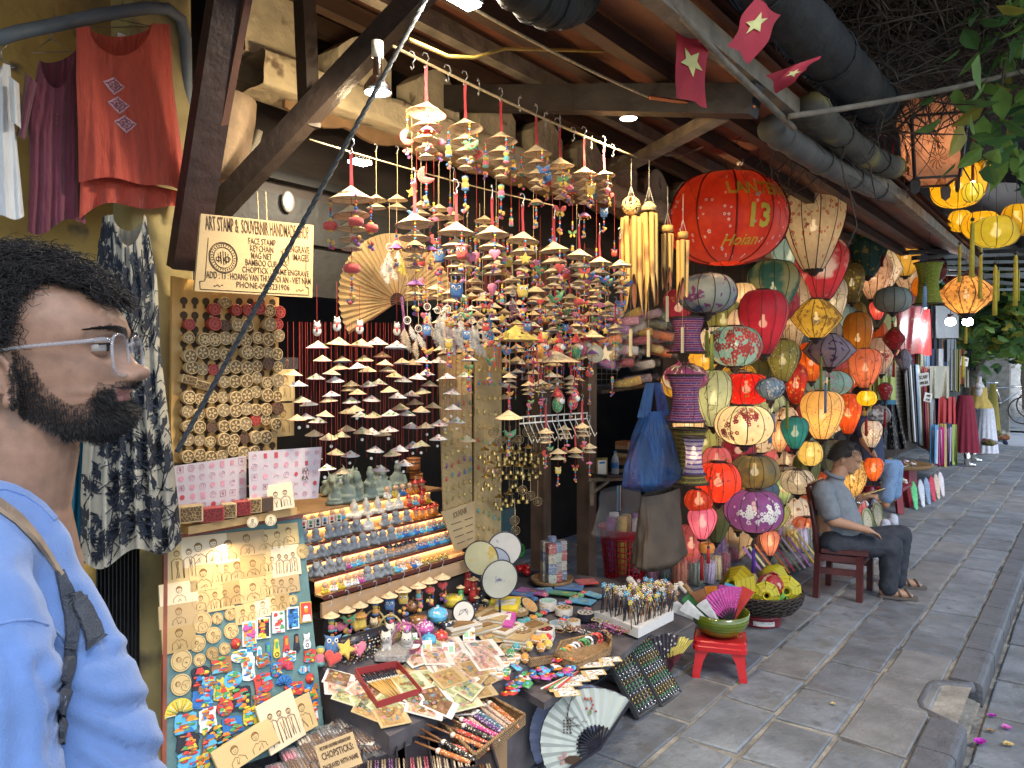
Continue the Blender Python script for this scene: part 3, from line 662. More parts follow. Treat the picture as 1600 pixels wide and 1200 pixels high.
m_pine=mat('varnished pine',(.50,.29,.085),.4,var=.18,sc=4,bump=.08,sX=(1,6,.4));m_hole=mat('dark slot',(.05,.03,.015),.8)
m_st=mat('stamp wood',(.50,.36,.18),.55,var=.15,sc=12);m_stf=mat('stamp face',(.38,.25,.10),.7,var=.2,sc=60,pats=[('e',90,.02,.06,(.09,.05,.02))])
m_str=mat('red lacquer',(.33,.03,.025),.4,var=.2,sc=40,pats=[('e',90,.02,.06,(.12,.01,.01))]);m_stfl=mat('pale stamp face',(.6,.48,.28),.7,var=.15,sc=60,pats=[('e',110,.02,.06,(.12,.07,.03))])
bp=PL(at(350,580,x=-2.3),(0,1,0),(0,0,1))
cr=[bp.hit(u,v)for u,v in((269,431),(436,465),(432,735),(267,722))]
ob=thG('stamp_board','yellow pine board full of round wooden stamps in keyhole slots','board',cr[3])
b=MB();n_=bp.N*.012;b.add([p for p in cr]+[p-n_ for p in cr],[(3,2,1,0),(4,5,6,7),(0,1,5,4),(1,2,6,5),(2,3,7,6),(3,0,4,7)]);b.bd('board',m_pine,ob,world=True)
b=MB()
for r_ in rG(12):
 for c_ in rG(9):
  u=287+17.3*c_;v=470+22.3*r_-2*(c_>4)+c_*.6;p=bp.hit(u,v);rr=.0125
  P=[(cos(a)*rr,sin(a)*rr)for a in[x*.5236-1.1 for x in rG(11)]];P=[(rr*cos(-1.15+i*.55),rr*sin(-1.15+i*.55))for i in rG(11)]
  b.prism([(rr*cos(-pi/2+.45+i*(2*pi-.9)/12),rr*sin(-pi/2+.45+i*(2*pi-.9)/12))for i in rG(13)]+[(-.0045,-.024),(.0045,-.024)],.0012,bp.M(p,0,.0008))
b.bd('keyhole_slots',m_hole,ob,world=True)
def stampproto(nm,mf,ms,rim):
 b=MB();b.lathe([(0,-.004),(.75,-.004),(.75,.55),(.97,.62),(1,.7),(1,1.25),(.95,1.3),(rim,1.3),(rim-.04,1.24),(0,1.24)],22,None,0)
 b.m=[1 if max(abs(b.v[i][2])for i in f)>=1.235 and min(b.v[i][2]for i in f)<1.26 and max(sqrt(b.v[i][0]**2+b.v[i][1]**2)for i in f)<rim+.01 else 0 for f in b.f]
 b.s=[False]*len(b.f)
 r3=random.Random(nm);k=r3 .choice((4,5,6,8));
 for i in rG(k):
  a=i*2*pi/k;b.prism([(.2*cos(a)+.1*cos(a+1.57),.2*sin(a)+.1*sin(a+1.57)),(.62*cos(a)+.14*cos(a+1.57),.62*sin(a)+.14*sin(a+1.57)),(.7*cos(a),.7*sin(a)),(.62*cos(a)-.14*cos(a+1.57),.62*sin(a)-.14*sin(a+1.57)),(.2*cos(a)-.1*cos(a+1.57),.2*sin(a)-.1*sin(a+1.57))],.05,MT((0,0,1.24)),0)
 return b,[ms,mf]
def sc_mesh(bm):b,ms=bm;o=b.bd('round_stamp',ms);me=o.data;bpy.data.objects.remove(o);return me
st_me={'a':[sc_mesh(stampproto(i,m_stf,m_st,.86))for i in rG(5)],'r':[sc_mesh(stampproto(9,m_str,mat('red stamp',(.36,.05,.035),.4,var=.2),.8))],'d':[sc_mesh(stampproto(7,mat('dark stamp face',(.06,.035,.02),.6),mat('dark stamp',(.13,.06,.03),.5),.85))],'l':[sc_mesh(stampproto(6,m_stfl,m_st,.9))]}
ROWS=["1035,280l","985,312r 1088,315r 1140,315r 1190,305r 1240,318a 1287,325r","870,382r 982,380r 1035,388d 1090,385l 1135,385a 1240,382l 1280,382r","868,445a 935,453a 982,453a 1032,447l 1082,452l 1130,457a 1185,445a 1232,452a 1283,435l","868,530a 925,512a 982,520a 1035,525a 1135,512a 1187,513a 1235,515l 1275,520a","876,583a 928,592l 980,592r 1030,585a 1080,580a 1133,585a 1183,577a 1232,565d 1280,580a","1030,650l 1077,648a 1130,645a 1180,630l 1228,655a 1277,643l","863,722a 917,730a 970,720a 1025,722l 1080,725a 1130,710a 1177,697l 1228,712a 1277,718a","858,788l 912,800a 970,795a 1025,782l 1080,783a 1130,775l 1177,780a 1223,778a 1277,772d","860,858l 912,860a 973,862d 1027,857a 1077,852a 1125,845l 1177,828r 1223,825a 1270,847a","860,920l 915,922l 965,930a 1025,918a 1075,920a 1125,912d 1175,908l 1220,908a","858,998a 915,990a 965,1002a 1018,995l 1070,968a 1118,982l 1170,975a"]
cn={'a':'carved','r':'red lacquered','d':'dark faced','l':'pale faced'}
for i,row in E_(ROWS):
 it=row.split()
 for j,s_ in E_(it):
  k=s_[-1];x,y=map(float,s_[:-1].split(','));u,v=x/3,y/3+380;p=bp.hit(u,v);r_=px(ru(8.6,10.8),p)
  o=bpy.data.objects.new('round_stamp',rnd.choice(st_me[k]));COL.objects.link(o);o.matrix_world=bp.M(p,ru(0,6),0,0)@Matrix.Diagonal((r_,r_,r_*1.25,1))
  tag(o,f'{cn[k]} round stamp, {nth(j, len(it))} from the left in the {nth(i, 12, z="bottom")} row of the board' if len(it)>1 else 'pale faced round stamp standing alone at the top of the board','stamp','round stamps in the keyhole board')
for k,(x,y)in E_(((868,640),(930,665))):
 p=bp.hit(x/3,y/3+380);b=MB();b.rbox((0,0,.015),(.05,.026,.03),.003);b.rbox((0,0,.031),(.044,.02,.003),.002,mi=1);ap(b,bp.M(p,-.25));tag(b.bd('block_stamp',[m_st,m_stf]),('left' if k==0 else 'right')+' one of two rectangular stamps wedged in the seventh row of the board','stamp')
def sketch(b,w,h,n,seed,mi=1,z=.001):
 r3=random.Random(seed);th=max(.0006,min(w,h)*.012)
 for i in rG(n):
  cx=(i-(n-1)/2)*w*.8/max(n,1.6);hy=h*(.18+r3 .uniform(-.06,.06));r_=min(w/(n+.6)*.26,h*.17)
  b.tube([(cx+r_*cos(a*.5236)*.85,hy+r_*sin(a*.5236),z)for a in rG(13)],th,3,mi)
  b.prism([(cx+r_*1.0*cos(a*.35),hy+r_*.1+r_*1.0*sin(a*.35))for a in rG(0,10)]+[(cx-r_*.6,hy+r_*.35),(cx+r_*.5,hy+r_*.45)],.0004,MT((0,0,z-.0006)),mi)
  b.tube([(cx-r_*1.9,-h*.44,z),(cx-r_*1.8,hy-r_*2.4,z),(cx-r_*.5,hy-r_*1.5,z),(cx,hy-r_*1.9,z),(cx+r_*.5,hy-r_*1.5,z),(cx+r_*1.8,hy-r_*2.4,z),(cx+r_*1.9,-h*.44,z)],th,3,mi)
  for q in rG(3):b.tube([(cx+r3 .uniform(-1,1)*r_,hy-r_*r3 .uniform(2,3),z),(cx+r3 .uniform(-1,1)*r_,-h*.42,z)],th*.7,3,mi)
  b.tube([(cx-r_*.35,hy-r_*.1,z),(cx-r_*.1,hy-r_*.05,z)],th*.8,3,mi);b.tube([(cx+r_*.15,hy-r_*.1,z),(cx+r_*.4,hy-r_*.05,z)],th*.8,3,mi);b.tube([(cx-r_*.25,hy-r_*.5,z),(cx+r_*.25,hy-r_*.5,z)],th*.8,3,mi)
m_eng=mat('engraving',(.24,.13,.045),.8,var=.2);m_ply2=mat('yellow plywood',(.55,.40,.18),.6,var=.12,sc=5,bump=.06,sX=(1,.3,2));m_ply3=mat('tan plywood',(.42,.29,.12),.6,var=.15,sc=6,bump=.06,sX=(1,.3,2));m_ply4=mat('white maple plywood',(.66,.55,.36),.6,var=.08,sc=6,bump=.06)
def plaque(P,x,y,w,h,label,n=2,m=None,rnd_=False,rot=0,th=.005,lift=0,seed=0,tilt=0,cat='plaque',sc=2.857,off=(0,780),nm='engraved_plaque',grp='engraved wooden plaques on the board'):
 p=P.hit(x/sc+off[0],y/sc+off[1]);W=px(w/sc,p)*1.0;H=px(h/sc,p)
 fx=abs(P.X.dot(Vc((.7826,.6225,0))));W=W/max(.55,fx)
 b=MB()
 if rnd_:b.lathe([(0,0),(H/2,0),(H/2,th),(0,th)],28,None,0,False);b.tube([(H*.43*cos(a*.2618),H*.43*sin(a*.2618),th)for a in rG(25)],.0007,3,1);sketch(b,H*.75,H*.75,1,seed,1,th+.001)
 else:b.rbox((0,0,th/2),(W,H,th),.002);sketch(b,W*.9,H*.9,n,seed,1,th+.001)
 ap(b,P.M(p,rot,lift,tilt));return tag(b.bd(nm,[m or m_ply2,m_eng]),label,cat,grp)
TL,TR,BL,BR=at(258,842,x=-2.28),at(472,806,x=-2.28),at(255,1235,x=-2.1),at(548,1150,x=-2.05)
mp=PL((TL+TR+BL+BR)/4,(TR-TL)+(BR-BL),(TL-BL)+(TR-BR))
c4=[mp.hit(*q)for q in((258,842),(472,806),(508,1150),(255,1240))]
ob=thG('magnet_board','teal cloth board in a red brown frame covered with magnets and plaques','board',c4[3])
b=MB();n_=mp.N*.01;b.add([p-n_*.2 for p in c4]+[p-n_ for p in c4],[(3,2,1,0),(4,5,6,7),(0,1,5,4),(1,2,6,5),(2,3,7,6),(3,0,4,7)]);b.bd('cloth_panel',mat('teal felt',(.11,.20,.20),.9,var=.12,sc=20),ob,world=True)
m_fr=mat('red brown frame wood',(.22,.06,.03),.45,var=.3,sc=10)
for k in(0,3):b=MB();b.bar(c4[k],c4[(k+1)%4],.012,.012,up=mp.N);b.bd('frame_rail',m_fr,ob,world=True)
PQ="815,278,90,180,2 950,225,180,130,3 1098,200,110,110,1 1208,185,105,95,2 1285,155,58,90,1 905,350,75,110,1 985,325,75,105,2 1055,310,70,100,1 1125,300,70,95,1 1193,282,65,95,2 1275,275,85,130,3 797,420,105,90,1 980,440,75,105,2 1055,415,75,100,1 1125,405,70,100,1 1197,385,70,95,2 1275,380,80,75,2 795,518,105,95,1 1082,515,40,80,1 1125,500,45,80,1 1170,485,40,75,1 1217,465,40,75,1 1258,460,38,70,1 797,622,90,110,1".split()
rowsn=[5,6,6,6,1];i=0
for ri,n in E_(rowsn):
 for j in rG(n):
  x,y,w,h,k=map(float,PQ[i].split(','))
  plaque(mp,x,y,w+9,h+5,f'rectangular engraved wood plaque, {nth(j, n)} from the left in the {nth(ri)} row of plaques' if n>1 else 'rectangular wood plaque alone below the left column of plaques',int(k),[m_ply2,m_ply3,m_ply,m_ply4][(i*7+ri)%4]if i%3 else m_ply2,seed=i,th=.004+.0006*(i%3));i+=1
RN="893,455,92 1305,450,45 897,550,95 968,533,50 1025,515,52 951,607,70 1030,588,68 880,645,72 945,688,55 1000,668,52 888,718,55 807,720,95 806,828,92 1348,232,65".split()
RL=['large round wood magnet directly right of the third row left plaque','small round engraved magnet at the right end under the plaques','largest round magnet with a bold engraved emblem','small round magnet right of the bold emblem one','small pale round magnet under the narrow plaques','medium round magnet with a carved figure, left of the hat portrait','medium round magnet with a portrait in a hat','medium round magnet below the bold emblem magnet','small dark round magnet left of the red hat','small round magnet touching the red cone hat magnet','small round magnet at the foot of the round cluster','large round magnet at the left edge, upper of two','large round magnet at the left edge, lower of two','oval wood magnet with a seated figure at the upper right corner']
for k,s_ in E_(RN):x,y,w=map(float,s_.split(','));plaque(mp,x,y,w,w,RL[k],1,m_ply3 if k==8 else m_ply2,True,.1*k,seed=50+k,nm='round_magnet',cat='magnet',grp='round wooden magnets')
PAL=[(.55,.05,.04),(.7,.25,.03),(.65,.5,.05),(.08,.3,.1),(.03,.15,.42),(.1,.4,.6),(.7,.7,.68),(.45,.08,.3),(.02,.02,.03),(.3,.13,.05)]
mP=[mat('enamel '+n,c,.3,var=.1,sc=50,bump=0)for n,c in zip(('red','orange','yellow','green','blue','sky blue','white','magenta','black','brown'),PAL)]
def blobpoly(w,h,k,seed,n=18):
 r3=random.Random(seed);
 if k=='fan':return[(-w/2+0*w,-h*.1)]+[(w/2*cos(pi-pi*i/12),-h*.2+h*.7*sin(pi*i/12))for i in rG(13)]+[(w*.12,-h*.5),(-w*.12,-h*.5)][:0]+[(w*.16,-h*.2),(0,-h*.05),(-w*.16,-h*.2)]
 if k=='rect':return[(-w/2,-h/2),(w/2,-h/2),(w/2,h/2),(-w/2,h/2)]
 if k=='oval':return[(w/2*cos(i*2*pi/n),h/2*sin(i*2*pi/n))for i in rG(n)]
 return[(w/2*cos(i*2*pi/n)*r3 .uniform(.85,1.05)*min(1.25,1/max(abs(cos(i*2*pi/n)),abs(sin(i*2*pi/n)))*.95),h/2*sin(i*2*pi/n)*r3 .uniform(.8,1.08)*min(1.25,1/max(abs(cos(i*2*pi/n)),abs(sin(i*2*pi/n)))*.95))for i in rG(n)]
def magnet(P,x,y,w,h,label,k='blob',base=6,rot=0,seed=0,lift=.001,sc=2.857,off=(0,780),cols=None,nm='souvenir_magnet',grp='painted souvenir magnets'):
 p=P.hit(x/sc+off[0],y/sc+off[1]);W=px(w/sc,p)*1.1;H=px(h/sc,p);b=MB();r3=random.Random(seed)
 b.prism(blobpoly(W,H,k,seed),.004,None,base)
 cols=cols or[0,1,2,3,4,5,9]
 if k=='rect':b.box((0,0,.0045),(W*.82,H*.84,.001),mi=r3 .choice(cols))
 if k=='fan':
  for i in rG(12):a=pi*(i+.5)/12;b.tube([(W*.12*cos(a),-H*.2+H*.1*sin(a),.0045),(W*.47*cos(a),-H*.2+H*.62*sin(a),.0045)],.001,4,cols[i%len(cols)])
 else:
  for i in rG(16):
   cw=W*r3 .uniform(.15,.42);ch=H*r3 .uniform(.08,.22);cx=r3 .uniform(-.3,.3)*W;cy=(-.38+.05*i)*H+r3 .uniform(-.02,.02)*H
   c=r3 .choice(cols if cy<H*.15 else cols)
   if r3 .random()<.4:b.prism([(cx-cw*.6,cy-ch/2),(cx+cw*.6,cy-ch/2),(cx+cw*.3,cy+ch/2),(cx-cw*.3,cy+ch/2)],.0018+.0004*i/4,MT((0,0,.004+.00013*i)),c)
   else:b.sph((cx,cy,.005),(cw*.5,ch*.5,.002+.0003*i/3),10,6,c)
 ap(b,P.M(p,rot,lift));return tag(b.bd(nm,mP),label,'magnet',grp)
for k,(x,y,w,h,lb,cs)in E_(((1110,600,60,105,'leftmost of four postage stamp shaped magnets',[7,5,1]),(1173,575,60,90,'postage stamp shaped magnet with a sunset, second of four',[0,1,2,8]),(1240,548,55,92,'postage stamp shaped magnet with a flower plate, third of four',[0,3,6]),(1305,530,55,95,'blue bridge postage stamp shaped magnet, rightmost of four',[4,5,8]))):
 magnet(mp,x,y,w,h,lb,'rect',6,-.08,300+k,.001,cols=cs,grp='postage stamp shaped magnets')
p=mp.hit(1363/2.857,505/2.857+780);b=MB();W,H=.046,.07;b.rbox((0,0,.002),(W,H,.004),.001,mi=2);b.box((0,0,.0045),(W*.9,H*.92,.001),mi=0);b.sph((0,.008,.005),(.009,.012,.003),12,8,1);b.prism([(-.018,-H*.44),(.018,-H*.44),(.013,-.008),(-.013,-.008)],.002,MT((0,0,.005)),6);b.sph((0,.016,.005),(.008,.006,.003),10,6,6);ap(b,mp.M(p,-.06,.001));tag(b.bd('portrait_magnet',mP),'red portrait magnet of a pale bust at the right edge of the board','magnet')
for k,(x,y,c,lb)in E_(((1155,700,6,'pale metal bottle opener magnet, leftmost of the row'),(1195,680,4,'blue bottle opener magnet, second in the row'),(1232,665,2,'yellow bottle opener magnet, third in the row'),(1276,650,0,'dark red bottle opener magnet with pointed top'),(1322,640,8,'black bottle opener magnet beside the white cat'))):
 p=mp.hit(x/2.857,y/2.857+780);b=MB();b.prism([(.008*cos(a),.02+.010*sin(a))for a in[i*.4488 for i in rG(-1,9)]]+[(-.011,-.008)]+[(.013*cos(pi+i*.4488),-.02+.012*sin(pi+i*.4488))for i in rG(8)]+[(.011,-.008)],.004,None,c)
 b.tube([(.007*cos(i*.5236),-.02+.006*sin(i*.5236),.0045)for i in rG(13)],.0015,5,8);b.box((0,.01,.0045),(.010,.022,.0014),mi=[5,3,3,1,9][k]);ap(b,mp.M(p,-.06,.001));tag(b.bd('bottle_opener',mP),lb,'bottle opener','bottle opener magnets')
p=mp.hit(1367/2.857,632/2.857+780);b=MB();b.prism([(-.011,.012),(-.012,.026),(-.006,.022),(.006,.022),(.012,.026),(.011,.012),(.008,.008),(.015,-.012),(.012,-.026),(-.012,-.026),(-.015,-.012),(-.008,.008)],.005,None,6);b.tube([(.006*cos(i*.5236),-.015+.006*sin(i*.5236),.0055)for i in rG(13)],.0014,5,8)
for x in(-.004,.004):b.sph((x,.016,.0055),.0013,6,4,8)
for x in(-.006,-.002,.002,.006):b.box((x,.001,.0055),(.0012,.008,.001),mi=8)
ap(b,mp.M(p,-.06,.001));tag(b.bd('cat_magnet',mP),'white cat shaped bottle opener magnet at the right of the row','magnet')
for k,(x,y,w,h,c,lb)in E_(((1265,745,85,75,0,'dark red folding fan magnet'),(1265,820,80,70,4,'dark blue folding fan magnet below the red one'),(795,940,122,95,2,'yellow folding fan magnet overhanging the left frame'))):magnet(mp,x,y,w,h,lb,'fan',c,[-.2,-.3,.1][k],320+k,.003,cols=[[0,7],[4,8],[3,1,6]][k],nm='fan_magnet',grp='fan shaped magnets')
p=mp.hit(1350/2.857,762/2.857+780);b=MB();b.prism([(-.02,0),(-.01,.012),(.006,.013),(.016,.004),(.024,.012),(.024,-.010),(.016,-.002),(.004,-.012),(-.012,-.01)],.004,None,5)
for i in rG(5):b.box((-.01+.006*i,.001,.0045),(.003,.018-.002*abs(i-2),.001),mi=[1,4,1,6,0][i])
ap(b,mp.M(p,-.1,.003));tag(b.bd('fish_magnet',mP),'striped blue fish magnet at the right of the dark fans','magnet')
for x,y,lb in((1052,645,'red cone hat magnet with a yellow star among the wooden rounds'),(1382,800,'red cone hat magnet at the lower right of the fish')):
 p=mp.hit(x/2.857,y/2.857+780);b=MB();b.lathe([(0,.016),(.017,.002),(.017,0),(0,0)],20,None,0);b.prism(star2(.006),.001,MT((0,-.002,.0145)),2);ap(b,mp.M(p,0,.001));tag(b.bd('hat_magnet',mP),lb,'magnet')
SM="893,805,80,110 985,740,90,80 1035,805,80,70 1105,755,60,110 1170,820,85,90 900,890,95,90 980,850,70,100 1075,890,90,110 1165,890,80,50 825,1000,100,90 925,985,80,120 1000,930,70,70 1035,1010,100,80 1115,965,75,80 835,1085,100,90 945,1100,90,110 840,1160,100,80 1075,700,95,55 1310,845,95,60 1385,880,70,110 900,1170,60,70 1000,1090,80,60 1170,720,60,60 1120,660,50,50 1290,700,60,50 1380,700,60,60 1230,760,55,60 1020,870,60,60 960,1040,60,60 1060,1080,70,60 930,820,60,60 1385,960,60,80".split()
SL=['shrine','red letter','sandwich','pink lady','blue bottles','street','hat','market','green leaf','harbour','red house','noodle bowl','river','blue wave','red lantern','yellow house','boat','long boat','bridge','dancers','crowd','garden','fruit','flower','moon','drum','cat','tree','lamp','buffalo','kite','temple']
for k,s_ in E_(SM):x,y,w,h=map(float,s_.split(','));magnet(mp,x,y,w,h,f'painted {SL[k]} souvenir magnet with raised details, {nth(k)} counted down the magnet board','oval' if k in(2,11,17)else 'blob',[8,9,5,6,0,4,2][k%7],ru(-.15,.15),400+k,.002+.0008*(k%3))
plaque(mp,1228,990,120,215,'large pale portrait plaque of a family leaning at the foot of the board',3,m_ply4,False,.2,.008,.03,77,-.1);plaque(mp,1325,960,75,150,'narrow tan portrait plaque leaning beside the family plaque',1,m_ply2,False,.15,.008,.03,78,-.1);plaque(mp,1068,1105,190,120,'wide portrait plaque of a hatted couple lying tilted at the board foot',2,m_ply2,False,.25,.010,.035,79,-.25)
plaque(bp,448*3,(568-380)*3,78,55,'small black label card beside the stamp board',1,mat('black card',(.03,.03,.03),.6),sc=3,off=(0,380),nm='label_card',cat='card',th=.002,grp=None)
plaque(bp,443*3,(602-380)*3,72,150,'upper engraved wood strip with a standing figure right of the stamps',1,m_ply2,sc=3,off=(0,380),grp=None);plaque(bp,441*3,(656-380)*3,76,155,'lower engraved wood strip with a standing figure right of the stamps',1,m_ply3,sc=3,off=(0,380),grp=None)
m_prt=mat('seal print red',(.42,.05,.07),.6);m_prt2=mat('pink seal print',(.55,.25,.30),.6);m_sheet=mat('print sheet',(.50,.43,.45),.25,var=.06,sc=9)
def seals(label,Q,X,nx,ny,seed):
 Pn=PL(at(*Q[0],x=X),(0,1,0),(0,0,1));P=[Pn.hit(*q)for q in Q];t=thG('print_sheet',label,'sheet',P[3]);b=MB();b.add(P,[(3,2,1,0)]);b.bd('paper',m_sheet,t,world=True);b=MB();r3=random.Random(seed)
 for i in rG(nx):
  for j in rG(ny):
   a=(i+.5)/nx;c=(j+.5)/ny;p=P[0].lerp(P[1],a).lerp(P[3].lerp(P[2],a),c);k=r3 .choice('rqxdsr');s_=.0095*r3 .uniform(.8,1.15);mi=r3 .choice((0,1,1))
   M=Pn.M(p,r3 .uniform(-.1,.1),.001);c=MB()
   if k=='r':c.tube([(s_*cos(h*.5236),s_*sin(h*.5236),0)for h in rG(13)],.0007,3,mi);c.tube([(s_*.5*cos(h*1.3),s_*.5*sin(h*1.3),0)for h in rG(6)],.0006,3,mi)
   elif k=='q':c.tube([(s_*h,s_*g,0)for h,g in((-1,-1),(1,-1),(1,1),(-1,1),(-1,-1))],.0007,3,mi);c.tube([(s_*.5*cos(h*1.9),s_*.6*sin(h*1.3),0)for h in rG(7)],.0006,3,mi)
   elif k=='d':c.prism([(s_*.9*cos(h*.6),s_*.9*sin(h*.6))for h in rG(10)],.0003,None,mi)
   elif k=='s':c.prism([(-s_*.7,-s_),(s_*.7,-s_),(s_*.7,s_),(-s_*.7,s_)],.0003,None,mi)
   else:c.tube([(-s_,-s_*.6,0),(s_*.3,s_*.5,0),(s_,-s_*.2,0),(-s_*.4,s_*.6,0)],.0008,3,mi)
   ap(c,M);b.add(c.v,c.f);b.m[-len(c.f):]=c.m
 b.bd('seal_pattern',[m_prt,m_prt2],t,world=True);return t,Pn,P
seals('wide pale sheet printed with rows of red seals below the stamp board',((272,728),(385,712),(385,790),(278,800)),-2.24,7,5,1)
t,Pn,P=seals('tall clear sheet of red seal prints with two dark letters pairs',((388,706),(503,698),(497,778),(390,786)),-2.20,7,5,2)
for w,v in(('JO',737),('RA',750)):text(w,.022,m_ink,t,MT(-t.location)@Pn.M(Pn.hit(476,v),0,.003),1,.0003)
sh=thG('stamp_shelf','small stepped wooden shelf with a light strip above the magnet board','shelf',at(350,830,x=-2.2))
m_shw=mat('shelf pine',(.45,.28,.11),.5,var=.2,sc=6)
b=MB();b.bar(at(283,826,x=-2.24),at(452,796,x=-2.24),.09,.025);b.bar(at(283,812,x=-2.3),at(452,782,x=-2.3),.05,.03);b.bd('board',m_shw,sh,world=True)
BK=((297,802,31,26,0),(330,803,32,22,1),(357,797,19,22,0),(377,793,22,22,1),(397,789,18,22,0),(415,787,17,22,2),(290,776,26,20,0),(320,778,26,18,1),(346,776,22,18,3),(368,772,20,20,1),(388,768,18,18,2))
kn=['tan carved','red carved','dark carved','yellow carved'];km=[m_st,MATS['red stamp'],MATS['dark stamp'],m_pine];kf=[m_stf,m_str,MATS['dark stamp face'],m_stf]
for k,(u,v,w,h,c)in E_(BK):
 p=at(u,v,x=-2.2 if k<6 else-2.27);W=px(w,p)*1.15;H=px(h,p);b=MB();b.rbox((0,0,0),(.035,W,H),.002,0);b.box((.018,0,0),(.002,W*.85,H*.85),mi=1)
 o=b.bd('block_stamp',[km[c],kf[c]],loc=p);o.rotation_euler=(0,0,-.35+ru(-.1,.1));tag(o,f'{kn[c]} block stamp, {nth(k if k < 6 else k-6)} from left in the {"front" if k < 6 else "back"} row on the lit shelf','stamp','block stamps on the shelf')
pb=PL(at(436,776,x=-2.2),(.35,1,0),(-.15,0,1));plaque(pb,436,776,34,40,'cream wood block engraved with two faces right of the block stamps',2,m_ply4,False,.08,.02,0,90,0,sc=1,off=(0,0),grp=None)
for u,v in((389,815),(417,812)):plaque(pb,u,v,15,17,'round wooden keyring disc hanging below the block stamps, '+('left one' if u<400 else 'right one'),1,m_ply4,True,0,.003,.05,u,0,'keyring',1,(0,0),'keyring',None)
lamp('strip_light','AREA',at(366,826,x=-2.19)+Vc((.03,0,-.01)),.9,WARM,None,.34,(0,R(-28),0),.02)
# hanging goods
def mO(b,name,mats):
 o=b.bd(name,mats);me=o.data;bpy.data.objects.remove(o);return me
def inst(name,me,parent=None,loc=(0,0,0),rz=0,sc=1,M=None):
 o=bpy.data.objects.new(name,me);COL.objects.link(o)
 if parent is not None:o.parent=parent
 if M is not None:o.matrix_local=M
 else:
  o.location=loc;o.rotation_euler=rz if isinstance(rz,(tuple,list))else(0,0,rz);o.scale=sc if isinstance(sc,(tuple,list))else(sc,)*3
 return o
m_straw=mat('palm leaf straw',(.62,.49,.29),.75,var=.16,sc=3,bump=.15,bsc=30,pats=[('n',1.2,.6,.8,(.42,.28,.12))]);m_under=mat('straw underside',(.50,.42,.32),.8,var=.1,sc=4)
m_rim=mat('rim thread',(.22,.08,.05),.7);mQ=mat('red satin ribbon',(.36,.015,.02),.5,sheen=.5);m_redt=mat('red string',(.34,.03,.02),.7)
def hatmesh(ms,dots=0,seed=0,H=.62,brush=0):
 b=MB();N=48;fl=lambda a,z:1+.012*(1 if int(a/(2*pi)*N+.5)%2 else-1)
 b.lathe([(.02,H),(.28,H*.70),(.62,H*.34),(1,0)],N,None,0,False,fn=fl)
 b.lathe([(.98,-.012),(.6,H*.33),(.28,H*.67),(0,H*.95)],24,None,1,True)
 for r,z in((1,-.005),(.72,H*.235),(.45,H*.48)):b.tube([(r*.985*cos(i*.2618),r*.985*sin(i*.2618),z)for i in rG(25)],.018 if r==1 else.012,4,2,False)
 b.cyl((0,0,H*.3),(0,0,H*.95),.02,4,2)
 r3=random.Random(seed)
 for k in rG(dots):
  a=r3 .uniform(0,6.28);q=r3 .uniform(.35,.85);c=Vc((q*cos(a),q*sin(a),H*(1-q)*.93+.01));s=r3 .uniform(.09,.17)
  nrm=Vc((H*cos(a),H*sin(a),1)).normalized();x,y,z=basis(nrm);P=[c+nrm*.025+(x*cos(i)+y*sin(i))*s*r3 .uniform(.7,1.1)for i in(0,.9,1.8,2.7,3.6,4.5,5.4)];b.add(P,[tuple(rG(7))],3)
 for k in rG(brush):
  a0=r3 .uniform(0,6.28);P=[]
  for i in rG(9):a=a0+i*.10;q=.62+.06*sin(i*2.3+k);P.append((q*cos(a),q*sin(a),H*(1-q)*.95+.025))
  b.tube(P,.014,3,3)
 return mO(b,'hat',ms)
hatA=[hatmesh([m_straw,m_under,m_rim,mat('ink lettering',(.12,.06,.04),.7)],0,k,.62,3)for k in rG(3)]
def cm(n,c,**k):return mat(n,c,.6,var=.1,sc=6,**k)
m_w=cm('painted white',(.70,.68,.62));m_gr=cm('painted green',(.16,.34,.04));m_pk=cm('pink rim',(.55,.10,.22));m_or=cm('painted orange',(.6,.28,.05));m_bl=cm('painted blue',(.2,.3,.5));m_rd2=cm('painted red',(.55,.06,.05));m_cream=cm('cream straw',(.55,.47,.30))
hatC=[hatmesh([m_w,m_pk,m_pk,m_gr],9,1),hatmesh([m_w,m_bl,m_bl,m_rd2],6,2),hatmesh([m_cream,m_or,m_or,m_gr],5,3),hatmesh([m_straw,m_under,m_pk,m_gr],3,4),hatmesh([m_w,m_rd2,m_rd2,m_rd2],7,5),hatmesh([m_straw,m_bl,m_bl,m_rd2],2,6)]
hcn=['white and pink','white and blue','cream and orange','plain straw','white and red','straw and blue']
b=MB();b.tube([(0,0,0),(.25,0,.35),(.1,0,.75),(-.2,0,.8),(-.3,0,.55)],.05,5);b.tube([(0,0,0),(.1,0,-.3),(-.1,0,-.5),(-.2,0,-.3)],.05,5);hookM=mO(b,'hook',m_wire)
b=MB();b.grid(2,8,lambda s,q:Vc(((s-.5)*(1-.25*sin(q*pi)),.3*sin(q*5),-q)));ribM=mO(b,'ribbon',mQ)
b=MB();b.cyl((0,0,0),(0,0,-1),.5,4);strM=mO(b,'string',m_redt);b=MB();b.cyl((0,0,0),(0,0,-1),.5,4);strW=mO(b,'string',m_twine)
def beads(n,seed):
 r3=random.Random(seed);b=MB()
 for i in rG(n):b.sph((0,0,-i*.009),r3 .choice((.0032,.0042,.005)),7,5,r3 .choice((0,1,2,3,4,5,7)))
 return mO(b,'bead_string',mP)
beadM=[beads(n,n)for n in(5,6,7,8,9)]
YZ=Matrix(((0,0,1,0),(1,0,0,0),(0,1,0,0),(0,0,0,1)))
def fabric(n,c,c2):return mat(n,c,.9,var=.2,sc=60,bump=.3,pats=[('v',130,.35,.2,c2)],sheen=.3)
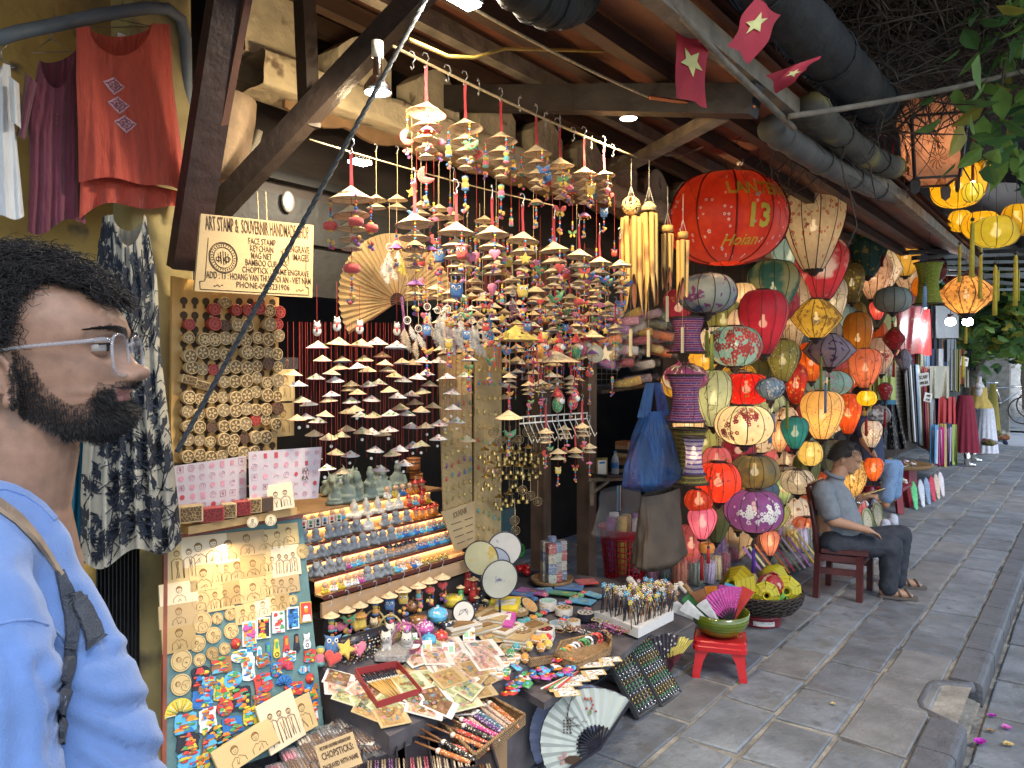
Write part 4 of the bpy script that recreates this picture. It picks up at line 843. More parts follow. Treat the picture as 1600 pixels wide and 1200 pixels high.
fz=[fabric('felt red',(.52,.03,.05),(.7,.45,.1)),fabric('felt blue',(.03,.13,.35),(.5,.55,.5)),fabric('felt orange',(.62,.26,.05),(.6,.5,.1)),fabric('felt pink',(.6,.12,.22),(.7,.5,.3)),fabric('felt green',(.06,.25,.12),(.6,.5,.1)),fabric('felt purple',(.2,.06,.25),(.6,.2,.3)),fabric('felt yellow',(.62,.45,.08),(.5,.1,.05)),fabric('felt teal',(.05,.3,.32),(.6,.3,.1))]
def heart(s):return[(s*16*sin(t)**3/17,s*(13*cos(t)-5*cos(2*t)-2*cos(3*t)-cos(4*t))/17)for t in[i*2*pi/20 for i in rG(20)]]
def charm(kind,c,c2,c3=6):
 b=MB();M=YZ;ms=[fz[c],fz[c2],fz[c3]]+mP[6:9:2]
 if kind=='heart':b.puff(heart(.9),.35,M,0)
 elif kind=='star':b.puff(star2(1.05,.5),.3,M,0)
 elif kind=='owl':
  b.puff([(-.6,-.8),(.6,-.8),(.8,0),(.7,.7),(.85,1.05),(.3,.85),(-.3,.85),(-.85,1.05),(-.7,.7),(-.8,0)],.4,M,0)
  for y in(-.33,.33):b.sph((.36,y,.4),(.08,.24,.24),10,6,3);b.sph((.44,y,.4),(.05,.11,.11),8,5,4)
  b.sph((.42,0,.12),(.08,.1,.16),8,5,2)
 elif kind=='bird':
  b.puff([(-.9,.5),(-.6,.75),(-.3,.5),(.1,.15),(.7,.35),(1.2,.9),(1.15,.2),(.8,-.35),(.2,-.6),(-.4,-.45),(-.65,0),(-.75,.35),(-1.15,.42)],.33,M,0);b.puff([(-.2,-.1),(.3,.25),(.8,.1),(.3,-.3)],.42,M,1);b.sph((.3,-.65,.55),.06,6,4,4)
 elif kind=='butterfly':
  for sg in(-1,1):b.puff([(0,.1),(sg*.4,.8),(sg*1.0,.95),(sg*.95,.2),(sg*.5,0)][::sg],.1,M,0);b.puff([(0,0),(sg*.5,0),(sg*.75,-.5),(sg*.35,-.85)][::sg],.1,M,1)
  b.sph((0,0,0),(.12,.1,.6),8,6,4)
 elif kind=='moon':b.puff([(cos(a),sin(a))for a in[pi*.55+i*.33 for i in rG(13)]]+[(.35+.72*cos(a),.1+.72*sin(a))for a in[pi*1.75-i*.33 for i in rG(10)]],.2,M,0)
 elif kind=='doll':b.sph((0,0,.55),.42,12,8,2);b.sph((0,0,-.2),(.42,.48,.6),12,8,0);b.sph((0,0,-.62),(.4,.5,.25),12,6,1);b.sph((-.04,0,.72),(.40,.46,.32),10,6,1)
 elif kind=='fish':b.puff([(-1,.3),(-.5,.05),(0,.5),(.6,.35),(1,0),(.6,-.35),(0,-.5),(-.5,-.05),(-1,-.35)],.3,M,0);b.sph((.25,.6,.08),.09,6,4,4)
 elif kind=='lantern':b.lathe([(.15,.55),(.75,.35),(.85,0),(.75,-.35),(.15,-.55)],16,None,0);b.lathe([(.3,.5),(.3,.62),(.0,.62)],12,None,1);b.lathe([(.3,-.5),(.3,-.62),(.0,-.62)],12,None,1)
 elif kind=='balloon':b.lathe([(0,.8),(.5,.6),(.6,.2),(.35,-.4),(.12,-.8)],14,None,0);b.lathe([(.14,-.8),(.14,-1),(0,-1)],8,None,1)
 elif kind=='umbrella':
  b.lathe([(.05,.6),(.5,.35),(1.0,-.1)],12,None,0,True,fn=lambda a,z:1+.1*abs(cos(a*3)));b.lathe([(1.0,-.1),(.5,.2),(0,.4)],12,None,1)
  for i in rG(6):a=i*1.047;b.sph((1.05*cos(a),1.05*sin(a),-.35),.12,6,4,2);b.cyl((1.0*cos(a),1.0*sin(a),-.1),(1.05*cos(a),1.05*sin(a),-.3),.03,4,4)
 if kind in('owl','heart','bird','fish','star'):b.v=[(x,y,z)for x,y,z in b.v]
 return mO(b,kind+'_charm',ms)
CH={k:charm(*v)for k,v in dict(redheart=('heart',0,6),pinkheart=('heart',3,0),goldstar=('star',6,2),redowl=('owl',0,3),blueowl=('owl',1,7),yelowl=('owl',6,2),orbird=('bird',2,4),blbird=('bird',1,0),grbird=('bird',4,0),grfly=('butterfly',4,6),redfly=('butterfly',0,6),moon=('moon',0,1),doll=('doll',7,3),doll2=('doll',3,7),doll3=('doll',2,1),fish=('fish',3,6),redlan=('lantern',0,6),balloon=('balloon',3,4),umb=('umbrella',5,0,6),umb2=('umbrella',2,7,0),hummer=('bird',4,3)).items()}
CHN=dict(redheart='red heart',pinkheart='pink heart',goldstar='gold star',redowl='red owl',blueowl='blue owl',yelowl='yellow owl',orbird='orange bird',blbird='blue bird',grbird='green bird',grfly='green butterfly',redfly='red butterfly',moon='crescent moon',doll='teal doll',doll2='pink doll',doll3='orange doll',fish='pink fish',redlan='red velvet lantern',balloon='pink balloon',umb='purple umbrella',umb2='orange umbrella',hummer='green bird')
def pom(seed):
 b=MB();r3=random.Random(seed)
 for i in rG(6):
  c=Vc((r3 .uniform(-.5,.5),r3 .uniform(-.7,.7),r3 .uniform(-.9,.6)));mi=r3 .choice((0,1,2,3,5,6))
  b.sph(c,.38,9,6,mi);b.cyl((0,0,1.1),c,.03,4,mi)
  for j in rG(14):d=Vc((r3 .gauss(0,1),r3 .gauss(0,1),r3 .gauss(0,1))).normalized();b.sph(c+d*.34,.1,4,3,mi)
 return mO(b,'pompom_tassel',fz)
pomM=[pom(i)for i in rG(5)]
def tasselmesh(m,L=3.2,n=26,w=.34):
 b=MB();r3=random.Random(5);b.sph((0,0,0),.3,8,6);b.cyl((0,0,0),(0,0,-.4),.22,8)
 for i in rG(n):a=r3 .uniform(0,6.28);q=r3 .uniform(.3,1);b.tube([(.15*q*cos(a),.15*q*sin(a),-.3),(w*.7*q*cos(a),w*.7*q*sin(a),-1.2),(w*q*cos(a+.3),w*q*sin(a+.3),-L*r3 .uniform(.93,1.03))],.05,4,0,False)
 return mO(b,'tassel',m)
tasR=tasselmesh(m_redt)
def mbL(u,v,w,X,label,n=5,ch=('redheart',),hang=None,hooklen=.05,grp='straw hat mobiles',hm=None,side=3,ribbon=True,gap=.74,shrink=.82,rz=None,tail=True):
 p=at(u,v,x=X);r_=px(w/2,p);top=hang if hang is not None else r_*.9
 t=thG('hat_mobile',label,'mobile',p+Vc((0,0,top)),0,grp);z=-top;r3=random.Random(int(u*7+v))
 if hooklen:inst('hook',hookM,t,(0,0,.0),r3 .uniform(-.6,.6)+1.57,hooklen*.8)
 if ribbon:inst('ribbon',ribM,t,(0,0,-.01),1.0,(.012,.012,top))
 else:inst('string',strW,t,(0,0,0),0,(.0025,.0025,top))
 R0=r_
 for k in rG(n):
  tl=(r3 .uniform(-.07,.07),r3 .uniform(-.07,.07),r3 .uniform(0,6));inst('hat',(hm or hatA)[r3 .randrange(len(hm or hatA))],t,(0,0,z-r_*.62),tl,r_)
  if k<n-1:inst('string',strM,t,(0,0,z-r_*.4),0,(.002,.002,r_*gap*1.3))
  z-=r_*gap*1.1;r_*=shrink
 z-=r_*.6
 for s in rG(side):
  a=-.6+s*2.1+r3 .uniform(-.2,.2);q=(R0*.93*cos(a),R0*.93*sin(a));zz=-top-R0*.62;L=r3 .uniform(.02,.035)
  inst('bead_string',beadM[r3 .randrange(5)],t,(q[0],q[1],zz),0,1);k=ch[(s+1)%len(ch)]
  inst(k_name(k),CH[k],t,(q[0],q[1],zz-.075),(0,0,-.8+r3 .uniform(-.5,.5)),R0*.40);inst('pompom_tassel',pomM[r3 .randrange(5)],t,(q[0],q[1],zz-.075-R0*.75),r3 .uniform(0,6),R0*.22)
 if tail:
  k=ch[0];inst('string',strM,t,(0,0,z+.03),0,(.002,.002,.06));inst(k_name(k),CH[k],t,(0,0,z-.035),(0,0,-.75+r3 .uniform(-.3,.3)),R0*.45);inst('bead_string',beadM[2],t,(0,0,z-.035-R0*.3));inst('pompom_tassel',pomM[r3 .randrange(5)],t,(0,0,z-.06-R0*.9),1,R0*.26)
 return t
def k_name(k):return CH[k].name.split('.')[0]
V1=[(666,158,64,('moon','umb','fish')),(727,184,57,('doll3','grbird','redheart')),(783,205,52,('doll2','doll','doll3')),(838,226,50,('umb2','blbird','blueowl')),(875,246,46,('redfly','grfly','fish')),(913,260,42,('umb','yelowl','grfly')),(944,265,36,('blueowl','balloon','redheart'))]
for i,(u,v,w,c)in E_(V1):
 p=at(u,v,x=-1.75);mbL(u,v,w,-1.75,f'straw mobile with {CHN[c[0]]} foot, {nth(i, 7)} from left on the upper line',5,c,2.655-p.z)
V2=[(549,290,72,('redlan','redlan','redlan')),(648,332,62,('umb','umb2','umb')),(713,346,60,('blueowl','redowl','pinkheart')),(769,351,56,('balloon','pinkheart','doll2')),(817,361,52,('yelowl','goldstar','fish')),(866,377,50,('grbird','redheart','fish')),(905,388,46,('redlan','redfly','blbird')),(937,400,42,('fish','blbird','grbird')),(969,405,38,('blbird','orbird','blbird'))]
for i,(u,v,w,c)in E_(V2):
 mbL(u,v,w,-1.72-.02*(i%2),f'straw mobile hung with {CHN[c[1]]} charms, {nth(i, 9)} from the left in the lower row',5,c,.11,grp='straw hat mobiles of the lower row')
b5=[(800,430),(838,446),(742,432),(860,470),(588,303),(621,303),(658,313),(686,318),(709,330),(757,336),(648,438),(681,443),(705,450),(754,460),(730,395),(778,405)]
for i,(u,v)in E_(b5):
 mbL(u,v,33,-2.02-.03*(i%3),f'small two hat straw mobile in the back row, {nth(i)} of sixteen',2,('fish',),.16,.03,'small two hat mobiles',None,0,False,.7,.95,tail=False)
b6=[(890,458,30,5),(930,448,30,4),(905,500,36,5),(925,515,44,1),(868,480,30,4),(870,590,26,4),(892,585,26,4),(826,595,24,3),(845,592,24,3),(796,582,24,2),(853,668,26,3),(882,664,24,3),(910,660,24,3),(872,700,28,2),(899,698,26,2),(921,692,24,2),(795,640,44,1),(950,470,28,3),(962,505,26,2)]
ck=list(CH)
for i,(u,v,w,n)in E_(b6):
 c=(ck[(i*5+3)%len(ck)],ck[(i*7+1)%len(ck)]);mbL(u,v,w,-2.0-.05*(i%3),f'{["single", "two tier", "three tier", "four tier", "five tier"][n-1]} straw mobile ending in a {CHN[c[0]]}, number {nth(i)} right of the fan',n,c,.12,.03,'assorted mobiles by the doorway',None,1 if n>2 else 0,i%2==0,.6,.9)
for i in rG(46):
 u=640+7.3*i+ru(-4,4);v=(300+(i*53)%230)+(u-640)*.2;X=-1.92-.06*(i%4);p=at(u,v,x=X);k=ck[(i*11+2)%len(ck)];k2=ck[(i*5+7)%len(ck)]
 t=thG('charm_string',f'felt charm string, {CHN[k]} over {CHN[k2]}, {nth(i)} from left among the mobiles','charm',p,0,'hanging strings of felt charms');L=.30
 inst('string',strM if i%3 else strW,t,(0,0,L),0,(.002,.002,L));inst('bead_string',beadM[i%5],t,(0,0,.06));inst(k_name(k),CH[k],t,(0,0,0),(0,0,-.8+ru(-.5,.5)),.021);inst(k_name(k2),CH[k2],t,(0,0,-.075),(0,0,-.8+ru(-.6,.6)),.02);inst('bead_string',beadM[(i+2)%5],t,(0,0,-.09));inst('pompom_tassel',pomM[i%5],t,(0,0,-.15),i,.014)
H3="165,490 155,660 75,785 115,805 240,755 225,785 205,865 165,900 50,885 145,970 225,990 295,980 265,1075 345,1085 140,1100 280,470 300,565 285,605 240,635 260,675 350,700 340,725 385,745 350,790 370,835 400,870 470,870 325,945 410,955 460,960 520,970 560,950 405,480 385,600 440,620 535,585 550,620 500,690 560,730 460,780 605,765 620,825 565,860 680,930 760,930 630,575 635,675 715,660 680,755 740,740 735,840 800,820 745,570 830,570 835,915 865,905 830,995 690,1035 735,1030 615,1055 575,1080 480,1060 640,1135 510,1165 490,470 600,490 60,700 30,640 100,880 190,560 330,850 445,700 655,860 700,800 780,700 520,540 590,650 690,580 760,640 420,560 215,1160 300,1180 880,660 905,745 930,900 975,650 1000,560 985,1000 910,830".split()
bins={}
for s_ in H3:
 x,y=map(float,s_.split(','));bins.setdefault(int(x//44),[]).append((x,y))
for gi,(kk,L)in E_(sorted(bins.items())):
 L.sort(key=lambda q:q[1]);X=-2.12-.05*(gi%4);mx=sum(q[0]for q in L)/len(L);p0=at(mx/3.53+450,512,x=X);L=L[:];t=thG('hat_garland',f'red string garland of tiny painted hats, {nth(gi)} from the left','garland',p0,0,'garlands of tiny painted hats')
 pl_=at(mx/3.53+450,L[-1][1]/3.53+404,x=X)
 for dy in(-.016,0,.018):inst('string',strM,t,(dy*.6,dy,.02),0,(.0016,.0016,p0 .z-pl_.z+.03+abs(dy)))
 for j,(x,y)in E_(L):
  p=at(x/3.53+450,y/3.53+405,x=X);w=38 if y<500 else 29;mi=rnd.randrange(6);inst('hat',hatC[mi],t,p-p0,(ru(-.08,.08),ru(-.08,.08),ru(0,6)),px(w/2,p))
 b=MB();b.sph(pl_-p0+Vc((0,.0,-.03)),.006,8,6);b.bd('end_bead',m_w,t)
for i in rG(26):
 u=690+9.6*i+rv(4);X=-2.45-.05*(i%3);p0=at(u,440+(i*29)%60,x=X);n=6+i%4;t=thG('hat_garland',f'dim back garland of straw hats, {nth(i)} from the left behind the mobiles','garland',p0,0,'garlands of straw hats at the back');inst('string',strM,t,(0,0,.25),0,(.002,.002,.25+n*.065))
 for j in rG(n):inst('hat',(hatA+hatC)[(i+j*2)%9],t,(0,0,-.065*j),(rv(.1),rv(.1),rv(3)),.045-.002*(j%3));inst('bead_string',beadM[j%5],t,(.02,.02,-.065*j))
for i,(x,y)in E_(((160,415),(270,390),(395,405),(600,415))):
 p=at(x/3.53+450,y/3.53+400,x=-2.12);t=thG('lucky_cat',f'tiny painted lucky cat on a red string, {nth(i)} of four above the painted hats','figurine',p,0,'tiny lucky cats');b=MB();b.sph((0,0,0),(.014,.015,.017),12,8,0);b.sph((.002,0,.02),(.012,.013,.012),12,8,0)
 for s in(-1,1):b.cyl((0,s*.008,.028),(0,s*.010,.037),.004,6,0,.001);b.sph((.013,s*.004,.022),.0017,5,4,2)
 b.sph((.010,-.008,.004),(.005,.005,.009),8,6,1);b.tube([(.0125*cos(a*.7),.0125*sin(a*.7),.010)for a in rG(10)],.002,4,1);b.bd('body',[m_w,mQ,mP[8]],t);inst('string',strM,t,(0,0,.16),0,(.002,.002,.13))
c0=at(621,471,x=-2.42);Rf=px(104,c0);b=MB();N=76;vs=[]
for i in rG(N+1):
 a=R(212)-R(205)*i/N;o=.006*(1 if i%2 else-1)
 for q in(.13,.55,1.0):vs.append(c0+Vc((o*q+.02*q,Rf*q*cos(a)*1.15,Rf*q*sin(a))))
b.add(vs,[(i*3+j,i*3+j+1,i*3+j+4,i*3+j+3)for i in rG(N)for j in rG(2)])
t=thG('bamboo_fan','large pleated palm leaf fan opened behind the hat garlands','fan',c0);b.bd('leaf',mat('dry palm leaf',(.44,.31,.15),.6,var=.25,sc=8,bump=.2,tL=.1),t,world=True)
b=MB();[b.tube([c0+Vc((.004,0,0)),c0+Vc((.02,Rf*1.15*.6*cos(R(212)-R(205)*i/12),Rf*.6*sin(R(212)-R(205)*i/12)))],.0015,4)for i in rG(13)];b.bd('ribs',m_rim,t,world=True)
b=MB();b.tube([c0+Vc((.02,.006,.02)),c0+Vc((.03,.01,-.08)),c0+Vc((.02,.012,-.2))],.006,6);b.bd('purple_tassel',fz[5],t,world=True)
def feathermesh(m,seed):
 b=MB();r3=random.Random(seed);b.tube([(0,0,0),(.1,.1,-1),(.05,.25,-2.2),(0,.5,-3.2)],[.03,.03,.02,.01],4)
 for i in rG(34):
  q=i/33;z=-3.1*q-.2;y=.5*q*q;W=.75*sin(pi*min(1,q*.85+.12))*r3 .uniform(.75,1.1)
  for s in(-1,1):d=-.35-.3*r3 .random();b.add([(0,y,z),(r3 .uniform(-.2,.2),y+s*W*.55,z+d*.4),(r3 .uniform(-.35,.35),y+s*W,z+d),(0,y+s*.02,z-.09)],[(0,1,2,3)])
 return mO(b,'feather',m)
fcol=[mat('feather '+n,c,.9,var=.1,sc=10,tL=.3)for n,c in(('cream',(.6,.5,.38)),('grey',(.5,.5,.5)),('pink',(.62,.42,.40)),('blue',(.03,.28,.48)),('white',(.66,.64,.6)),('mauve',(.28,.13,.2)),('yellow',(.6,.5,.12)))]
ftM=[feathermesh(m,i)for i,m in E_(fcol)]
b=MB();b.tube([(0,cos(i*.2618),sin(i*.2618))for i in rG(25)],.14,6,0,False)
for i in rG(8):a=i*pi/4;b.tube([(0,.95*cos(a),.95*sin(a)),(0,.35*cos(a+.6),.35*sin(a+.6)),(0,.95*cos(a+1.57),.95*sin(a+1.57))],.03,3)
dcM=mO(b,'ring',mat('dreamcatcher ring',(.52,.48,.42),.7))
fn=['cream','grey','pink','bright blue','white','mauve','yellow']
for i,(x,y,c)in E_(((658,355,0),(768,280,0),(825,298,1),(880,290,2),(1015,355,1),(1115,310,3),(955,330,4),(1240,205,5),(560,-50,4),(600,-60,6),(720,400,0),(850,340,4),(910,360,2),(1060,380,1))):
 p=at(x/3.53+450,y/3.53+400,x=-1.95-.04*(i%3));t=thG('dreamcatcher',f'small dreamcatcher ring with {fn[c]} feathers, number {nth(i)} around the middle of the stall','dreamcatcher',p,0,'dreamcatchers');inst('ring',dcM,t,(0,0,0),-.5,.013);inst('string',strW,t,(0,0,.16),0,(.0018,.0018,.15))
 for k in rG(4 if c in(0,5,6)else 6):inst('feather',ftM[c if k%4 else(4 if c!=3 else 3)],t,(0,ru(-.016,.016),-.014-.012*k),(ru(-.35,.35),ru(-.2,.2),-.6+ru(-.7,.7)),.019)
m_plem=mat('painted yellow hat',(.48,.38,.10),.5,var=.25,sc=3,bump=.1,pats=[('n',3,.6,.68,(.10,.07,.03)),('v',3.0,.25,.18,(.5,.25,.06))])
hl=hatmesh([m_plem,m_under,m_plem,m_rim],0,1);hb=hatmesh([m_straw,m_under,m_rim,m_rim],0,2,.5)
for(u,v,w,me,lb)in((806,508,76,hl,'yellow conical hat painted with a dark landscape among the mobiles'),(868,542,78,hb,'wide plain conical hat hanging above the santa dolls')):
 p=at(u,v,x=-2.05);t=thG('conical_hat',lb,'hat',p);inst('hat',me,t,(0,0,-px(w/2,p)*.62),0,px(w/2,p));inst('string',strM,t,(0,0,.15),0,(.002,.002,.15))
 for i in rG(7):a=i*.9;inst('bead_string',beadM[i%5],t,(px(w/2,p)*.9*cos(a),px(w/2,p)*.9*sin(a),-px(w/2,p)*.62));inst('ribbon',ribM,t,(px(w/2,p)*.9*cos(a),px(w/2,p)*.9*sin(a),-px(w/2,p)*.62-.03),a,(.008,.008,.09))
for i,(u,v,c)in E_(((871,632,4),(895,628,0),(913,545,3),(872,548,0),(846,548,2),(900,548,4))):
 p=at(u,v,x=-2.05);t=thG('santa_doll',f'felt christmas doll with red hat and white beard, {nth(i)} of six beside the doorway','doll',p,0,'felt christmas dolls');b=MB();b.sph((0,0,0),(.025,.032,.04),12,9,0);b.sph((.012,0,.025),(.02,.024,.022),10,8,1);b.lathe([(0,.095),(.012,.07),(.03,.045),(.032,.038),(0,.038)],14,None,2);b.sph((.028,0,.018),(.01,.018,.016),8,6,3);b.sph((.034,0,.03),.005,6,4,2);b.sph((0,0,.1),.008,7,5,3)
 for s in(-1,1):b.sph((.028,s*.008,.034),.003,5,4,4)
 b.bd('body',[fz[c],mat('skin felt',(.55,.35,.25),.8),fz[0],m_w,mP[8]],t);inst('string',strM,t,(0,0,.2),0,(.002,.002,.1))
for i,(u,v,k)in E_(((929,553,0),(945,553,1))):
 p=at(u,v,x=-2.0);b=MB()
 if k==0:b.cyl((0,0,0),(.012,0,0),.045,24)
 else:b.prism(star2(.045,.45),.008,YZ)
 o=b.bd('wood_ornament',m_ply4,loc=p);o.rotation_euler=(0,0,-.6);tag(o,'pale wooden '+('disc' if k==0 else 'star')+' ornament hanging right of the christmas dolls','ornament')
b=MB()
for z in(0,-.05):b.tube([at(812,652,x=-2.1)+Vc((0,0,z*.6)),at(918,645,x=-2.1)+Vc((0,0,z*.6))],.004,5)
for i in rG(12):a=at(818+9*i,652-.6*i,x=-2.1);b.tube([a,a+Vc((0,0,-.03)),a+Vc((.05,0,-.12)),a+Vc((.06,0,-.10))],.0025,4)
tag(b.bd('wire_rack',m_w),'white wire hook rack holding the small mobiles by the doorway','rack')
m_brass=mat('brass',(.45,.33,.12),.28,.95,var=.3,sc=40,bump=.1);m_gold=mat('gold trinket',(.55,.40,.14),.3,.9,var=.3,sc=60)
b=MB();b.lathe([(0,1),(.35,.98),(.5,.8),(.55,.2),(.75,-.1),(.7,-.12),(.45,.2),(.4,.8)],14);b.sph((0,0,-.15),.16,6,4);b.cyl((0,0,.9),(0,0,1.25),.08,6);bellM=mO(b,'bell',m_brass)
b=MB();b.lathe([(0,.8),(.3,.35),(.95,0),(1,-.05),(.9,-.06),(0,.25)],10);bcapM=mO(b,'cap',m_brass)
BL_=[(95,790),(135,785),(180,790),(215,770),(240,800),(150,910),(45,840),(20,780),(75,860),(175,850),(118,850),(205,860),(30,900),(250,850),(270,790),(60,760),(160,740),(110,735),(190,960),(130,975),(85,990)]
for i,(x,y)in E_(BL_):
 p=at(x/2.857+750,y/2.857+430,x=-2.12-.06*(i%3));t=thG('bell_chime',f'brass bell chime with pointed cap, {nth(i)} in the doorway cluster','chime',p,0,'brass bell chimes');inst('cap',bcapM,t,(0,0,0),0,.026);inst('string',strW,t,(0,0,.12),0,(.0015,.0015,.1))
 for k in rG(4):a=k*1.57+i;zz=-.03-.02*(k%2);inst('bell',bellM,t,(.019*cos(a),.019*sin(a),zz-.01),a,.0155);inst('string',strW,t,(.019*cos(a),.019*sin(a),-.0),0,(.001,.001,.03))
b=MB();b.tube([(0,cos(i*.2618),sin(i*.2618))for i in rG(25)],.1,5,0,False);b.tube([(0,.6*cos(i*.2618),.6*sin(i*.2618))for i in rG(25)],.07,5,0,False);b.prism([(.3*cos(i*.7),.3*sin(i*.7))for i in rG(9)],.08,YZ)
for i in rG(8):b.tube([(0,.3*cos(i*.785),.3*sin(i*.785)),(0,.95*cos(i*.785),.95*sin(i*.785))],.05,4)
pendM=mO(b,'pendant',mat('old bronze',(.18,.13,.07),.4,.8,var=.3))
for i,(x,y)in E_(((90,740),(132,735),(175,735),(260,505),(235,720),(190,960),(225,985),(258,1010),(60,700),(210,700),(158,1140),(155,1095))):
 p=at(x/2.857+750,y/2.857+430,x=-2.06);t=thG('bronze_pendant',f'dark bronze openwork pendant, {nth(i)} of twelve hanging around the bells','pendant',p,0,'bronze pendants');inst('pendant',pendM,t,(0,0,0),-.6,.021);inst('string',strW,t,(0,0,.1),0,(.0015,.0015,.08))
m_mat=mat('bamboo slat mat',(.42,.30,.13),.6,var=.2,sc=9,pats=[('wz',55,.75,.95,(.12,.07,.03),0)])
b=MB();b.tube([(0,.35*cos(i*.5236),.6+.35*sin(i*.5236))for i in rG(13)],.07,4,0,False);b.sph((0,0,-.3),(.12,.38,.55),8,6);k1=mO(b,'keyring',m_gold)
b=MB();b.tube([(0,.35*cos(i*.5236),.6+.35*sin(i*.5236))for i in rG(13)],.07,4,0,False);b.prism(heart(.55),.12,YZ@MT((0,-.4,0)));k2_=mO(b,'keyring',m_gold)
b=MB();b.tube([(0,.35*cos(i*.5236),.6+.35*sin(i*.5236))for i in rG(13)],.07,4,0,False);b.puff([(-.3,.2),(.3,.2),(.4,-.6),(-.4,-.6)],.2,YZ);
kcol=[mO(MB().add(b.v,b.f,0,True),'keyring',fz[c])for c in(0,1,4,7,5)]
for pi_,(Q,nm)in E_(((((686,556),(737,552),(738,790),(694,812)),'left'),(((742,545),(784,540),(783,870),(742,850)),'right'))):
 P=[at(*q,x=-2.3)for q in Q];tag(MB().add(P+[p-Vc((.008,0,0))for p in P],[(3,2,1,0),(4,5,6,7),(0,1,5,4),(1,2,6,5),(2,3,7,6),(3,0,4,7)]).bd('bamboo_mat',m_mat),f'narrow bamboo slat mat hung with keyrings, the {nm} one of two','mat')
 for r_ in rG(14):
  for c_ in rG(5):
   p=P[0].lerp(P[1],(c_+.5)/5).lerp(P[3].lerp(P[2],(c_+.5)/5),(r_+.5)/14);me=rnd.choice(kcol)if r_ in((9,10,4)if pi_==0 else(6,2,8,11))else rnd.choice((k1,k2_));o=inst('keyring',me,None,p+Vc((.008,rv(.004),rv(.006))),-.3+rv(.5),.0145)
   tag(o,f'{"coloured" if me in kcol else "gold"} keyring, {nth(c_)} in the {nth(r_)} row of the {nm} bamboo mat','keyring','keyrings on the bamboo mats')
m_bam=mat('bamboo tube',(.56,.34,.10),.45,var=.2,sc=10,bump=.05,sX=(1,1,.2),pats=[('wz',2.2,.96,1,(.25,.13,.04),0)]);m_bam2=mat('pale bamboo',(.6,.43,.2),.5,var=.15,sc=10)
def chime(u,v,X,n,Rr,L,r_,label,top,tails=()):
 p=at(u,v,x=X);t=thG('bamboo_chime',label,'wind chime',p,0,'bamboo wind chimes');r3=random.Random(u)
 if top=='ball':
  b=MB()
  for k in rG(14):
   ax=Vc((r3 .gauss(0,1),r3 .gauss(0,1),r3 .gauss(0,1))).normalized();x,y,z=basis(ax);b.tube([(x*cos(i*.349)+y*sin(i*.349))*Rr*.95+Vc((0,0,Rr))for i in rG(19)],.0035,5,0,False)
  b.bd('woven_ball',m_bam2,t)
 elif top=='dome':b=MB();b.lathe([(0,Rr*1.3),(Rr*.5,Rr*1.2),(Rr,Rr*.6),(Rr,0),(Rr*.9,0)],18,None,0);b.bd('woven_dome',mat('woven cane',(.5,.38,.2),.7,var=.3,sc=50,bump=.6,bsc=150),t)
 else:b=MB();b.cyl((0,0,0),(0,0,.03),Rr,16);b.bd('disc',m_bam,t)
 b=MB();[b.tube([(Rr*.8*cos(a),Rr*.8*sin(a),Rr*.7),(0,0,Rr*2.4+.03)],.0012,3)for a in(0,2.1,4.2)];b.cyl((0,0,Rr*2.4+.03),(0,0,Rr*2.4+.16),.0015,4);b.bd('cord',m_w,t)
 for k in rG(n):
  a=k*2*pi/n+.4;l=L*r3 .uniform(.8,1.12);c=(Rr*.85*cos(a),Rr*.85*sin(a),-.012);b=MB();N=14;cut=.75
  vs=[]
  for i in rG(N):
   aa=2*pi*i/N;vs+=[(r_*cos(aa),r_*sin(aa),0),(r_*cos(aa),r_*sin(aa),-l*.62-(l*.38*(.5+.5*cos(aa)))**1.0)]
  b.add(vs,[(2*i,2*((i+1)%N),2*((i+1)%N)+1,2*i+1)for i in rG(N)],0,True);b.add([(x_*.8,y_*.8,z_)for x_,y_,z_ in vs],[(2*i+1,2*((i+1)%N)+1,2*((i+1)%N),2*i)for i in rG(N)],1,True);b.add([vs[2*i]for i in rG(N)],[tuple(rG(N))]);o=b.bd('tube',[m_bam,m_rim],t,loc=c);o.rotation_euler=(rv(.03),rv(.03),r3 .uniform(0,6))
 b=MB();b.cyl((0,0,0),(0,0,-L*1.25),.0012,4);b.grid(4,8,lambda s,q:Vc((.006*cos((s-.5)*3),(s-.5)*.034,-L*1.25-.13*q)));b.bd('sail',m_bam2,t)
 return t
chime(986,336,-1.78,6,.045,.44,.0125,'largest bamboo wind chime under a woven ball','ball');chime(1014,330,-1.72,6,.036,.46,.0125,'bamboo wind chime under a domed woven basket','dome');chime(1043,362,-1.72,6,.028,.26,.008,'small slim bamboo wind chime between the larger ones','disc');chime(1067,372,-1.66,4,.026,.36,.0115,'bamboo wind chime in front of the big red lantern','disc')
for i,(u,v)in E_(((645,98),(700,118),(748,140),(812,166),(852,190),(872,198),(896,212),(924,226),(958,238))):
 o=inst('hook',hookM,None,at(u,v,x=-1.75),ru(0,3),.045);tag(o,f'bare wire S hook on the upper line, {nth(i)} from the left','hook','bare hooks on the hemp line')
m_chrome=mat('chrome',(.7,.7,.7),.15,1,var=.05);m_hot=mat('lit lamp glass',(1,.93,.8),.3,emit=25,ecol=(1,.93,.8));m_hotc=mat('cool lit lamp glass',(.9,.95,1),.3,emit=20,ecol=(.92,.96,1));m_porc=mat('porcelain',(.6,.58,.52),.4)
